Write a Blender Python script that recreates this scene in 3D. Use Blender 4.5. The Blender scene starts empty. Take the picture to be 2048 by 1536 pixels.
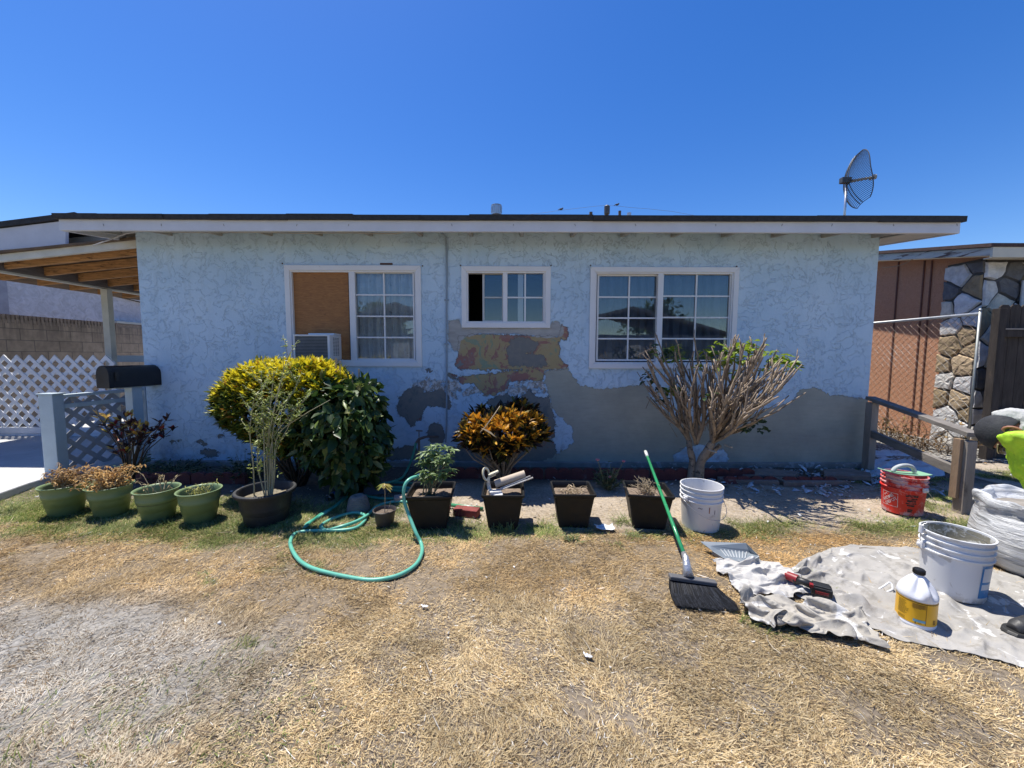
import bpy, bmesh, math, random
import numpy as np
from mathutils import Vector, Matrix, noise as mnoise

random.seed(7)
RNG = np.random.default_rng(7)
R = math.radians
S = bpy.context.scene
COL = S.collection
PI = math.pi

# ------------------------------------------------------------------ camera
F = 769.0                       # focal length, in pixels of a 2048 px wide picture
PITCH, ROLL, CAMH = R(4.3), R(0.19), 1.4
_f = Vector((0, math.cos(PITCH), -math.sin(PITCH)))
_u0 = Vector((0, math.sin(PITCH), math.cos(PITCH)))
_r0 = Vector((1, 0, 0))
_r = _r0 * math.cos(ROLL) + _u0 * math.sin(ROLL)
_u = _u0 * math.cos(ROLL) - _r0 * math.sin(ROLL)
CAM = Vector((0, 0, CAMH))
cd = bpy.data.cameras.new('camera')
cam = bpy.data.objects.new('camera', cd)
COL.objects.link(cam)
cam.matrix_world = Matrix(((_r.x, _u.x, -_f.x, 0), (_r.y, _u.y, -_f.y, 0), (_r.z, _u.z, -_f.z, CAMH), (0, 0, 0, 1)))
cd.sensor_width = 36.0
cd.lens = F / 2048 * 36
cd.clip_start = 0.05
cd.clip_end = 800
S.camera = cam

def ray(px, py):
    return _f + _r * ((px - 1024) / F) + _u * ((768 - py) / F)
def G(px, py, z=0.0):
    d = ray(px, py); t = (z - CAMH) / d.z
    return CAM + d * t
def W(px, py, Y):
    d = ray(px, py)
    return CAM + d * (Y / d.y)
def WX(px, py, X):
    d = ray(px, py)
    return CAM + d * (X / d.x)

# ------------------------------------------------------------------ sky, sun, exposure
SUN = Vector((-0.27, 0.22, 1.0)).normalized()
world = bpy.data.worlds.new('World')
S.world = world
world.use_nodes = True
wn = world.node_tree
wn.nodes.clear()
sky = wn.nodes.new('ShaderNodeTexSky')
sky.sky_type = 'NISHITA'
sky.sun_disc = False
sky.sun_elevation = math.asin(SUN.z)
sky.sun_rotation = math.atan2(SUN.x, SUN.y)
sky.altitude = 50
sky.air_density = 1.0
sky.dust_density = 0.3
sky.ozone_density = 3.0
hsv = wn.nodes.new('ShaderNodeHueSaturation')
hsv.inputs['Saturation'].default_value = 1.36
hsv.inputs['Hue'].default_value = .513
bg = wn.nodes.new('ShaderNodeBackground')
bg.inputs['Strength'].default_value = 0.118
wo = wn.nodes.new('ShaderNodeOutputWorld')
wn.links.new(sky.outputs[0], hsv.inputs['Color'])
wn.links.new(hsv.outputs[0], bg.inputs['Color'])
wn.links.new(bg.outputs[0], wo.inputs['Surface'])
sl = bpy.data.lights.new('sun', 'SUN')
sl.energy = 5.0
sl.angle = R(0.5)
sl.color = (1.0, 0.95, 0.87)
so = bpy.data.objects.new('sun', sl)
COL.objects.link(so)
so.rotation_euler = SUN.to_track_quat('Z', 'Y').to_euler()
S.view_settings.view_transform = 'Standard'
S.view_settings.look = 'None'
S.view_settings.exposure = 0.50
S.view_settings.gamma = 1.0
try:
    S.cycles.max_bounces = 8
    S.cycles.diffuse_bounces = 4
    S.cycles.transparent_max_bounces = 16
    S.cycles.use_denoising = True
    S.cycles.caustics_reflective = False
    S.cycles.caustics_refractive = False
except Exception:
    pass

# ------------------------------------------------------------------ noise in numpy
def _hash(ix, iy, seed):
    n = (ix.astype(np.int64) * 374761393 + iy.astype(np.int64) * 668265263 + seed * 974634777) & 0x7fffffff
    n = ((n ^ (n >> 13)) * 1274126177) & 0x7fffffff
    return ((n ^ (n >> 16)) & 0xffff) / 65535.0
def vnoise(x, y, seed=0):
    x = np.asarray(x, float); y = np.asarray(y, float)
    ix = np.floor(x); iy = np.floor(y); fx = x - ix; fy = y - iy
    fx = fx * fx * (3 - 2 * fx); fy = fy * fy * (3 - 2 * fy)
    ix = ix.astype(np.int64); iy = iy.astype(np.int64)
    a = _hash(ix, iy, seed); b = _hash(ix + 1, iy, seed)
    c = _hash(ix, iy + 1, seed); d = _hash(ix + 1, iy + 1, seed)
    return (a * (1 - fx) + b * fx) * (1 - fy) + (c * (1 - fx) + d * fx) * fy
def fbm(x, y, seed=0, octv=4):
    s = 0; a = 0.5; t = 0
    for o in range(octv):
        s = s + a * vnoise(x * 2 ** o, y * 2 ** o, seed + 17 * o); t += a; a *= .5
    return s / t
def sstep(a, b, x):
    t = np.clip((x - a) / (b - a), 0, 1)
    return t * t * (3 - 2 * t)

# ------------------------------------------------------------------ materials
class NT:
    def __init__(self, name):
        self.m = bpy.data.materials.new(name)
        self.m.use_nodes = True
        self.t = self.m.node_tree
        self.t.nodes.clear()
        self.out = self.t.nodes.new('ShaderNodeOutputMaterial')
    def n(self, typ, props=None, **ins):
        nd = self.t.nodes.new('ShaderNode' + typ)
        for k, v in (props or {}).items():
            setattr(nd, k, v)
        for k, v in ins.items():
            key = int(k[1:]) if k[0] == 'i' and k[1:].isdigit() else k.replace('_', ' ')
            self.set(nd.inputs[key], v)
        return nd
    def set(self, sock, v):
        if isinstance(v, bpy.types.NodeSocket):
            self.t.links.new(v, sock)
        elif isinstance(v, bpy.types.Node):
            self.t.links.new(v.outputs[0], sock)
        else:
            if isinstance(v, (tuple, list)) and len(v) == 3 and sock.type == 'RGBA':
                v = (*v, 1)
            sock.default_value = v
    def math(self, op, a, b=0.0, clamp=False):
        return self.n('Math', dict(operation=op, use_clamp=clamp), i0=a, i1=b).outputs[0]
    def mr(self, x, a, b, c=0.0, d=1.0, smooth=False):
        nd = self.n('MapRange', dict(clamp=True, interpolation_type='SMOOTHSTEP' if smooth else 'LINEAR'))
        for k, v in zip((0, 1, 2, 3, 4), (x, a, b, c, d)):
            self.set(nd.inputs[k], v)
        return nd.outputs[0]
    def mix(self, fac, a, b, mode='MIX'):
        nd = self.n('Mix', dict(data_type='RGBA', blend_type=mode))
        self.set(nd.inputs[0], fac); self.set(nd.inputs[6], a); self.set(nd.inputs[7], b)
        return nd.outputs[2]
    def coord(self, kind='Object'):
        return self.n('TexCoord').outputs[kind]
    def mapping(self, vec, scale=(1, 1, 1), rot=(0, 0, 0)):
        return self.n('Mapping', None, Vector=vec, Scale=scale, Rotation=rot).outputs[0]
    def noise(self, vec, scale, detail=4, rough=.55, dist=0.0):
        return self.n('TexNoise', None, Vector=vec, Scale=scale, Detail=detail, Roughness=rough, Distortion=dist).outputs[0]
    def bump(self, h, strength=.5, dist=.01, normal=None):
        nd = self.n('Bump', None, Height=h, Strength=strength, Distance=dist)
        if normal is not None: self.set(nd.inputs['Normal'], normal)
        return nd.outputs[0]
    def attr(self, name):
        return self.n('Attribute', dict(attribute_name=name))
    def bsdf(self, **k):
        b = self.n('BsdfPrincipled', None, **k)
        self.t.links.new(b.outputs[0], self.out.inputs[0])
        return b

_mats = {}
def mat(name, col, rough=.6, var=.18, vscale=6., bump=.0, bscale=60., metal=0., spec=.5, dirt=None, dscale=3., dth=.55, attr=False, stretch=None, space='Object', trans=0.0):
    """general painted / plastic / wood material with colour variation, blotches of dirt and bump"""
    if name in _mats: return _mats[name]
    t = NT(name)
    v = t.coord(space)
    if stretch: v = t.mapping(v, stretch)
    c = t.attr('Col').outputs['Color'] if attr else None
    n1 = t.noise(v, vscale, 6, .6)
    f = t.mr(n1, .3, .7, 1 - var, 1 + var)
    base = c if attr else col
    cc = t.mix(1.0, base if attr else (*col, 1), t.n('CombineColor', None, Red=f, Green=f, Blue=f).outputs[0], 'MULTIPLY')
    if dirt:
        n2 = t.noise(v, dscale, 8, .65, .4)
        cc = t.mix(t.mr(n2, dth, dth + .08), cc, (*dirt, 1))
    rr = t.mr(t.noise(v, vscale * 2.3, 3), .3, .7, max(.02, rough - .1), min(1, rough + .1))
    b = t.bsdf(Base_Color=cc, Roughness=rr, Metallic=metal)
    b.inputs['Specular IOR Level'].default_value = spec
    if bump:
        t.set(b.inputs['Normal'], t.bump(t.noise(v, bscale, 5, .6), bump, .01))
    if trans:
        tr = t.n('BsdfTranslucent', None, Color=cc)
        mx = t.n('MixShader', None, Fac=trans)
        t.set(mx.inputs[1], b.outputs[0]); t.set(mx.inputs[2], tr.outputs[0])
        t.t.links.new(mx.outputs[0], t.out.inputs[0])
    _mats[name] = t.m
    return t.m

def leafmat(name, trans=.35, rough=.45, spec=.4):
    if name in _mats: return _mats[name]
    t = NT(name)
    c = t.attr('Col').outputs['Color']
    v = t.coord('Object')
    n1 = t.mr(t.noise(v, 70, 3), .3, .7, .75, 1.25)
    cc = t.mix(1.0, c, t.n('CombineColor', None, Red=n1, Green=n1, Blue=n1).outputs[0], 'MULTIPLY')
    b = t.n('BsdfPrincipled', None, Base_Color=cc, Roughness=rough)
    b.inputs['Specular IOR Level'].default_value = spec
    tr = t.n('BsdfTranslucent', None, Color=cc)
    mx = t.n('MixShader', None, Fac=trans)
    t.set(mx.inputs[1], b.outputs[0]); t.set(mx.inputs[2], tr.outputs[0])
    t.t.links.new(mx.outputs[0], t.out.inputs[0])
    _mats[name] = t.m
    return t.m

# ------------------------------------------------------------------ objects
def tag(o, label=None, cat=None, group=None, kind=None):
    if label: o['label'] = label
    if cat: o['category'] = cat
    if group: o['group'] = group
    if kind: o['kind'] = kind
    return o
def thing(name, loc=(0, 0, 0), rz=0., label=None, cat=None, group=None, rot=None):
    o = bpy.data.objects.new(name, None)
    o.empty_display_size = .1
    COL.objects.link(o)
    o.location = loc
    o.rotation_euler = rot if rot else (0, 0, rz)
    return tag(o, label, cat, group)
def copy_tree(o, parent=None):
    c = o.copy(); COL.objects.link(c)
    if parent: c.parent = parent
    for ch in list(o.children):
        copy_tree(ch, c)
    return c
def link(name, me, m, parent=None, smooth=False):
    o = bpy.data.objects.new(name, me)
    COL.objects.link(o)
    if m is not None and not me.materials:
        for mm in (m if isinstance(m, (list, tuple)) else [m]): me.materials.append(mm)
    if parent: o.parent = parent
    if smooth:
        me.polygons.foreach_set('use_smooth', [True] * len(me.polygons))
    return o

class MB:
    """collects shapes and links them as ONE mesh object"""
    def __init__(self): self.v = []; self.f = []; self.mi = []; self.c = []
    def add(self, vs, fs, mi=0, col=(1, 1, 1)):
        b = len(self.v)
        self.v += [tuple(p) for p in vs]
        self.f += [tuple(b + i for i in q) for q in fs]
        self.mi += [mi] * len(fs)
        self.c += [col] * len(vs)
        return self
    def box(self, c, s, rz=0., M=None, mi=0, taper=1.0, col=(1, 1, 1)):
        x, y, z = s[0] / 2, s[1] / 2, s[2] / 2
        vs = [Vector((a * x * (taper if k < 0 else 1), b * y * (taper if k < 0 else 1), k * z)) for k in (-1, 1) for a, b in ((-1, -1), (1, -1), (1, 1), (-1, 1))]
        if M is None: M = Matrix.Rotation(rz, 3, 'Z')
        vs = [M @ p + Vector(c) for p in vs]
        return self.add(vs, [(3, 2, 1, 0), (4, 5, 6, 7), (0, 1, 5, 4), (1, 2, 6, 5), (2, 3, 7, 6), (3, 0, 4, 7)], mi, col)
    def box2(self, a, b, mi=0, col=(1, 1, 1)):
        return self.box([(a[i] + b[i]) / 2 for i in range(3)], [abs(b[i] - a[i]) for i in range(3)], mi=mi, col=col)
    def beam(self, a, b, w, h, up=(0, 0, 1), mi=0, col=(1, 1, 1)):
        a = Vector(a); b = Vector(b); d = (b - a); L = d.length; d.normalize()
        s = d.cross(Vector(up)).normalized(); u = s.cross(d).normalized()
        M = Matrix((d, s, u)).transposed()
        return self.box((a + b) / 2, (L, w, h), M=M, mi=mi, col=col)
    def tube(self, pts, r, n=8, mi=0, cap=True, col=(1, 1, 1), cols=None):
        pts = [Vector(p) for p in pts]
        if not hasattr(r, '__len__'): r = [r] * len(pts)
        up = Vector((0, 0, 1)); rings = []
        t0 = (pts[1] - pts[0]).normalized()
        if abs(t0.dot(up)) > .95: up = Vector((1, 0, 0))
        s = t0.cross(up).normalized()
        for i, p in enumerate(pts):
            t = (pts[min(i + 1, len(pts) - 1)] - pts[max(i - 1, 0)])
            if t.length < 1e-9: t = t0
            t = t.normalized()
            s = (s - t * s.dot(t))
            s = s.normalized() if s.length > 1e-6 else t.orthogonal().normalized()
            u = t.cross(s)
            rings.append([p + (s * math.cos(2 * PI * k / n) + u * math.sin(2 * PI * k / n)) * r[i] for k in range(n)])
        vs = [q for g in rings for q in g]; fs = []
        for i in range(len(pts) - 1):
            for k in range(n):
                a = i * n + k; b = i * n + (k + 1) % n
                fs.append((a, b, b + n, a + n))
        if cap:
            fs.append(tuple(range(n - 1, -1, -1))); fs.append(tuple(range((len(pts) - 1) * n, len(pts) * n)))
        b0 = len(self.v)
        self.add(vs, fs, mi, col)
        if cols:
            for i in range(len(pts)):
                for k in range(n): self.c[b0 + i * n + k] = cols[i]
        return self
    def lathe(self, prof, n=32, c=(0, 0, 0), mi=0, M=None, sx=1., sy=1., closed=False, col=(1, 1, 1)):
        vs = []; fs = []
        for (r, z) in prof:
            for k in range(n):
                a = 2 * PI * k / n
                p = Vector((r * math.cos(a) * sx, r * math.sin(a) * sy, z))
                if M is not None: p = M @ p
                vs.append(p + Vector(c))
        m = len(prof)
        for i in range(m - 1 + (1 if closed else 0)):
            j = (i + 1) % m
            for k in range(n):
                k2 = (k + 1) % n
                fs.append((i * n + k, i * n + k2, j * n + k2, j * n + k))
        return self.add(vs, fs, mi, col)
    def prism(self, poly, h, axis='z', c0=0., mi=0, col=(1, 1, 1)):
        """poly in 2-D extruded from c0 by h along the axis"""
        def P(p, k):
            if axis == 'z': return (p[0], p[1], k)
            if axis == 'y': return (p[0], k, p[1])
            return (k, p[0], p[1])
        n = len(poly)
        vs = [P(p, c0) for p in poly] + [P(p, c0 + h) for p in poly]
        fs = [tuple(range(n - 1, -1, -1)), tuple(range(n, 2 * n))] + [(i, (i + 1) % n, (i + 1) % n + n, i + n) for i in range(n)]
        return self.add(vs, fs, mi, col)
    def ball(self, c, r, n=12, m=8, M=None, mi=0, col=(1, 1, 1)):
        r = r if hasattr(r, '__len__') else (r, r, r)
        prof = [(max(1e-4, math.sin(PI * i / m)), -math.cos(PI * i / m)) for i in range(m + 1)]
        vs = []; fs = []
        for (a, z) in prof:
            for k in range(n):
                p = Vector((a * math.cos(2 * PI * k / n) * r[0], a * math.sin(2 * PI * k / n) * r[1], z * r[2]))
                if M is not None: p = M @ p
                vs.append(p + Vector(c))
        for i in range(m):
            for k in range(n):
                fs.append((i * n + k, i * n + (k + 1) % n, (i + 1) * n + (k + 1) % n, (i + 1) * n + k))
        return self.add(vs, fs, mi, col)
    def build(self, name, m, parent=None, smooth=False, bevel=0., sub=0, auto=None, seg=2, solid=0.):
        me = bpy.data.meshes.new(name)
        me.from_pydata(self.v, [], self.f)
        if any(self.mi): me.polygons.foreach_set('material_index', self.mi)
        if any(c != (1, 1, 1) for c in self.c):
            ca = me.color_attributes.new('Col', 'FLOAT_COLOR', 'POINT')
            ca.data.foreach_set('color', np.array([(*c, 1) for c in self.c], np.float32).ravel())
        me.validate(); me.update()
        bm = bmesh.new(); bm.from_mesh(me)
        bmesh.ops.recalc_face_normals(bm, faces=bm.faces); bm.to_mesh(me); bm.free()
        o = link(name, me, m, parent, smooth)
        if auto is not None and hasattr(me, 'set_sharp_from_angle'):
            me.polygons.foreach_set('use_smooth', [True] * len(me.polygons))
            me.set_sharp_from_angle(angle=R(auto))
        if solid:
            md = o.modifiers.new('solid', 'SOLIDIFY'); md.thickness = solid; md.offset = 0
        if bevel:
            md = o.modifiers.new('bevel', 'BEVEL'); md.width = bevel; md.segments = seg; md.limit_method = 'ANGLE'; md.angle_limit = R(40)
        if sub:
            md = o.modifiers.new('sub', 'SUBSURF'); md.levels = md.render_levels = sub
        return o

def np_mesh(name, V, F, m, parent=None, col=None, smooth=False, attrs=None):
    V = np.asarray(V, np.float32); F = np.asarray(F, np.int32)
    k = F.shape[1]
    me = bpy.data.meshes.new(name)
    me.vertices.add(len(V)); me.vertices.foreach_set('co', V.ravel())
    me.loops.add(F.size); me.loops.foreach_set('vertex_index', F.ravel())
    me.polygons.add(len(F)); me.polygons.foreach_set('loop_start', np.arange(0, F.size, k, dtype=np.int32))
    me.update(calc_edges=True)
    if col is not None:
        ca = me.color_attributes.new('Col', 'FLOAT_COLOR', 'POINT')
        c4 = np.ones((len(V), 4), np.float32); c4[:, :3] = col
        ca.data.foreach_set('color', c4.ravel())
    for an, av in (attrs or {}).items():
        at = me.attributes.new(an, 'FLOAT', 'POINT'); at.data.foreach_set('value', np.asarray(av, np.float32))
    return link(name, me, m, parent, smooth)

def _norm(a): return a / np.maximum(1e-9, np.linalg.norm(a, axis=1, keepdims=True))
def leaves_np(P, D, L, Wd, C, curl=.15, up=None, fold=.25, tipcol=None):
    """P base points, D directions, L lengths, Wd widths, C colours -> V, F, col (8 verts, 6 quads... per leaf)"""
    P = np.asarray(P, float); D = _norm(np.asarray(D, float)); n = len(P)
    L = np.broadcast_to(L, (n,)).reshape(n, 1); Wd = np.broadcast_to(Wd, (n,)).reshape(n, 1)
    U = np.tile([[0, 0, 1.]], (n, 1)) if up is None else up
    U = U + RNG.normal(0, .35, (n, 3))
    Sd = _norm(np.cross(D, U)); N = _norm(np.cross(Sd, D))
    rows = []
    for (s, w) in ((0, .12), (.3, .85), (.62, .9), (1, .02)):
        mid = P + D * L * s - N * L * curl * s * s
        hw = Wd * w * .5
        rows.append((mid - Sd * hw + N * hw * fold, mid - N * hw * .2, mid + Sd * hw + N * hw * fold))
    V = np.stack([p for r in rows for p in r], 1).reshape(-1, 3)
    q = []
    for i in range(3):
        for j in range(2):
            a = i * 3 + j; q.append((a, a + 1, a + 4, a + 3))
    q = np.array(q)
    Fc = (np.arange(n)[:, None, None] * 12 + q[None]).reshape(-1, 4)
    C = np.broadcast_to(C, (n, 3))
    cc = np.repeat(C, 12, axis=0).reshape(n, 12, 3).copy()
    if tipcol is not None:
        cc[:, 9:] = np.broadcast_to(tipcol, (n, 3))[:, None]
        cc[:, [0, 2, 3, 5, 6, 8]] = cc[:, [0, 2, 3, 5, 6, 8]] * .72 + np.broadcast_to(tipcol, (n, 3))[:, None] * .28
    return V, Fc, cc.reshape(-1, 3)
def rand_unit(n):
    return _norm(RNG.normal(0, 1, (n, 3)))

def text_on(body, size, place, name, m, parent, res=3, bold=0.0):
    """lettering as a mesh; place(x, y) maps the flat letter plane to 3-D"""
    cu = bpy.data.curves.new('t', 'FONT'); cu.body = body; cu.size = size; cu.align_x = 'CENTER'; cu.align_y = 'CENTER'
    cu.resolution_u = res; cu.offset = bold
    ob = bpy.data.objects.new('t', cu); COL.objects.link(ob)
    dg = bpy.context.evaluated_depsgraph_get()
    me = bpy.data.meshes.new_from_object(ob.evaluated_get(dg))
    bpy.data.objects.remove(ob); bpy.data.curves.remove(cu)
    bm = bmesh.new(); bm.from_mesh(me)
    bmesh.ops.triangulate(bm, faces=bm.faces)
    bmesh.ops.subdivide_edges(bm, edges=[e for e in bm.edges if e.calc_length() > size * .35], cuts=1)
    for v in bm.verts: v.co = place(v.co.x, v.co.y)
    bm.to_mesh(me); bm.free()
    me.materials.clear()
    me.name = name
    return link(name, me, m, parent)
# ------------------------------------------------------------------ cloth: dropped and left to settle before anything else stands
def settle(seed, nx, ny, W_, H_, sq, frames, fx, h0, mode, bend):
    vs = []
    for i in range(nx):
        for j in range(ny):
            u = i / (nx - 1) - .5; v = j / (ny - 1) - .5
            a = mnoise.noise(Vector((u * 3, v * 3, seed))) * .5
            if mode == 'heap':
                amp = math.sqrt(max(0, 1 / sq ** 2 - 1)) * W_ * sq / (2 * PI * fx) * 1.25
                ph = 2 * PI * (fx * (u + a * .25) + 1.1 * v)
                z = h0 + amp * (1 + math.sin(ph)) * .8 + .4 * amp * (1 + math.sin(2 * PI * (fx * .8 * v + a * 1.5 + u)))
                vs.append((u * W_ * sq + .3 * amp * math.cos(ph + v * 5), v * H_ * sq * 1.05 + .3 * amp * math.cos(ph * .7 + u * 9), z))
            else:
                n1 = mnoise.noise(Vector((u * W_ * 3.2, v * H_ * 5, seed))); n2 = mnoise.noise(Vector((u * W_ * 7, v * H_ * 9, seed + 5)))
                vs.append((u * W_ * sq + .03 * n2, v * H_ * sq + .03 * n1, h0 + .11 * (1 + n1) + .06 * n2))
    fs = [(i * ny + j, (i + 1) * ny + j, (i + 1) * ny + j + 1, i * ny + j + 1) for i in range(nx - 1) for j in range(ny - 1)]
    me = bpy.data.meshes.new('cloth'); me.from_pydata(vs, [], fs)
    o = bpy.data.objects.new('cloth', me); COL.objects.link(o)
    fm = bpy.data.meshes.new('floor'); fm.from_pydata([(-2, -2, 0), (2, -2, 0), (2, 2, 0), (-2, 2, 0)], [], [(0, 1, 2, 3)])
    fo = bpy.data.objects.new('floor', fm); COL.objects.link(fo)
    fo.modifiers.new('col', 'COLLISION'); fo.collision.thickness_outer = .004; fo.collision.cloth_friction = 20
    o.shape_key_add(name='Basis'); k = o.shape_key_add(name='rest')
    for i in range(nx):
        for j in range(ny): k.data[i * ny + j].co = ((i / (nx - 1) - .5) * W_, (j / (ny - 1) - .5) * H_, 0)
    k.value = 0
    md = o.modifiers.new('cloth', 'CLOTH'); s = md.settings
    s.quality = 5; s.mass = .3; s.tension_stiffness = 15; s.compression_stiffness = 15; s.shear_stiffness = 5; s.bending_stiffness = bend; s.air_damping = 2
    s.rest_shape_key = k
    cs = md.collision_settings; cs.use_collision = True; cs.distance_min = .004; cs.use_self_collision = mode == 'heap'; cs.self_distance_min = .006; cs.collision_quality = 2; cs.self_friction = 8
    S.frame_start = 1; S.frame_end = frames; md.point_cache.frame_end = frames
    for f in range(1, frames + 1): S.frame_set(f)
    m2 = bpy.data.meshes.new_from_object(o.evaluated_get(bpy.context.evaluated_depsgraph_get()))
    c = np.empty(len(m2.vertices) * 3, np.float32); m2.vertices.foreach_get('co', c)
    bpy.data.objects.remove(o); bpy.data.objects.remove(fo)
    for m in (me, fm, m2): bpy.data.meshes.remove(m)
    S.frame_set(1)
    return c.reshape(nx, ny, 3).astype(float)
try:
    CLOTH = {'shirt': settle(3, 42, 35, .85, .70, .64, 48, 3, .03, 'heap', .5),
             'trousers': settle(8, 50, 33, 1.1, .70, .58, 52, 3.5, .03, 'heap', .8),
             'drop': settle(5, 84, 48, 2.0, 1.1, .89, 50, 3, .02, 'flat', .25)}
except Exception as e:
    print('cloth fallback', e); CLOTH = None
# ================================================================== HOUSE
YW, YF = 4.8, 4.39
def wp(px, py): p = W(px, py, YW); return (p.x, p.z)
XL = W(281, 620, YW).x
XR = W(1749, 620, YW).x
ZF0 = W(1000, 463.5, YF).z; ZF1 = W(1000, 441, YF).z; ZTOP = W(1000, 430, YF).z
RX0 = W(117, 437, YF).x; RX1 = W(1921, 452, YF).x
SL = 0.13
RIDGE = 8.6
WTOP = ZF1 + SL * (YW - YF) + .02

def poly_sdf(poly, X, Z):
    """signed distance to a polygon, positive inside"""
    P = np.array(poly, float); n = len(P)
    d = np.full(X.shape, 1e9); inside = np.zeros(X.shape, bool)
    for i in range(n):
        a, b = P[i], P[(i + 1) % n]
        e = b - a; w0 = X - a[0]; w1 = Z - a[1]
        t = np.clip((w0 * e[0] + w1 * e[1]) / (e @ e + 1e-12), 0, 1)
        d = np.minimum(d, (w0 - e[0] * t) ** 2 + (w1 - e[1] * t) ** 2)
        c = (a[1] > Z) != (b[1] > Z)
        with np.errstate(divide='ignore', invalid='ignore'):
            xi = (b[0] - a[0]) * (Z - a[1]) / (b[1] - a[1]) + a[0]
        inside ^= c & (X < xi)
    return np.sqrt(d) * np.where(inside, 1, -1)
def zo4(l): return [wp(780 + x / 3.339, 500 + y / 3.339) for x, y in l]
def pxl(l): return [wp(x, y) for x, y in l]
PATCH = {
 'cement': [zo4([(1030, 800), (1190, 790), (1230, 860), (1270, 900), (1390, 935), (1536, 925)]) +
            pxl([(1262, 771), (1286, 768), (1304, 796), (1320, 812), (1345, 832), (1380, 845), (1420, 842), (1470, 838), (1510, 825), (1540, 815),
                 (1566, 809), (1592, 797), (1596, 780), (1630, 776), (1660, 790), (1736, 797), (1765, 800), (1765, 960), (1462, 960), (1455, 905), (1425, 890), (1370, 892), (1347, 912), (1350, 926), (1240, 960), (1090, 960)]) +
            zo4([(1000, 1420), (1120, 1360), (1180, 1320), (1225, 1290), (1220, 1190), (1150, 1120), (1075, 1060), (1060, 960), (1035, 880)])],
 'old': [zo4([(455, 580), (600, 560), (1130, 580), (1128, 650), (1130, 725), (1195, 780), (1160, 800), (1000, 805), (800, 798), (600, 800), (450, 792), (425, 760), (455, 720)]),
         zo4([(395, 815), (470, 850), (560, 835), (790, 815), (1035, 805), (1030, 870), (930, 870), (800, 880), (780, 930), (690, 975), (620, 960), (560, 890), (480, 900), (440, 860)]),
         zo4([(1140, 480), (1190, 530), (1192, 590), (1150, 610), (1130, 580)])],
 'skim': [zo4([(390, 470), (465, 462), (480, 515), (1065, 520), (1085, 470), (1130, 482), (1165, 530), (1150, 580), (1040, 588), (850, 562), (600, 560), (480, 585), (452, 690), (415, 660), (392, 600)])],
 'stain': [zo4([(50, 1000), (100, 940), (190, 900), (240, 950), (340, 935), (405, 985), (412, 1070), (340, 1045), (240, 1050), (205, 1130), (140, 1178), (90, 1120), (50, 1100)]),
           zo4([(310, 1150), (360, 1190), (372, 1250), (345, 1295), (280, 1290), (245, 1230), (258, 1175)]),
           zo4([(780, 660), (830, 575), (900, 580), (990, 620), (985, 665), (900, 690), (1020, 700), (1060, 775), (960, 785), (790, 770)]),
           zo4([(920, 930), (1000, 990), (1075, 970), (1080, 1040), (1110, 1150), (1100, 1240), (1030, 1260), (900, 1200), (680, 1060), (640, 1000), (780, 960), (870, 1000)]),
           zo4([(380, 1340), (480, 1290), (560, 1330), (1000, 1250), (1080, 1260), (1115, 1350), (1100, 1440), (360, 1440)]),
           zo4([(-60, 1330), (60, 1320), (160, 1300), (200, 1400), (-60, 1400)]),
           pxl([(389, 878), (400, 880), (417, 888), (412, 891), (398, 887)]), pxl([(398, 900), (425, 899), (443, 901), (430, 914), (418, 913), (402, 908)]),
           pxl([(340, 880), (360, 883), (356, 888), (342, 887)]), pxl([(434, 868), (452, 866), (448, 876), (437, 876)]),
           zo4([(240, 795), (270, 790), (272, 820), (250, 825)]), zo4([(385, 815), (420, 830), (445, 860), (430, 870), (390, 850)])],
 'scrape': [zo4([(250, 850), (350, 880), (460, 860), (480, 950), (560, 900), (690, 985), (760, 930), (860, 870), (1030, 880), (1040, 960), (960, 970), (860, 960), (700, 990), (560, 960), (430, 1000), (330, 930), (190, 960), (140, 900)])],
}
def wall_grid():
    wins = [(568.5, 530.5, 844, 733), (923.5, 533, 1099.5, 656), (1182, 534.5, 1469, 738)]
    xs = set(np.arange(XL, XR, .04).tolist() + [XR]); zs = set(np.arange(-.1, WTOP, .04).tolist() + [WTOP])
    holes = []
    for (a, b, c, d) in wins:
        p = W(a, b, YW); q = W(c, d, YW)
        h = (p.x + .03, q.x - .03, q.z + .03, p.z - .03); holes.append(h)
    hx = [v for h in holes for v in h[:2]]; hz = [v for h in holes for v in h[2:]]
    xs = sorted([x for x in xs if all(abs(x - v) > .012 for v in hx)] + hx)
    zs = sorted([z for z in zs if all(abs(z - v) > .012 for v in hz)] + hz)
    xs = np.array(xs); zs = np.array(zs)
    X, Z = np.meshgrid(xs, zs, indexing='ij')
    nx, nz = X.shape
    Y = YW + (fbm(X * .8, Z * .8, 3) - .5) * .012
    V = np.stack([X, Y, Z], -1).reshape(-1, 3)
    idx = np.arange(nx * nz).reshape(nx, nz)
    Q = np.stack([idx[:-1, :-1], idx[1:, :-1], idx[1:, 1:], idx[:-1, 1:]], -1)
    cx = (X[:-1, :-1] + X[1:, 1:]) / 2; cz = (Z[:-1, :-1] + Z[1:, 1:]) / 2
    keep = np.ones(cx.shape, bool)
    for h in holes:
        keep &= ~((cx > h[0]) & (cx < h[1]) & (cz > h[2]) & (cz < h[3]))
    attrs = {}
    for k, polys in PATCH.items():
        s = np.full(X.shape, -1.)
        for p in polys: s = np.maximum(s, poly_sdf(p, X, Z))
        attrs['m_' + k] = s.ravel()
    return V, Q[keep], attrs, holes

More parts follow.
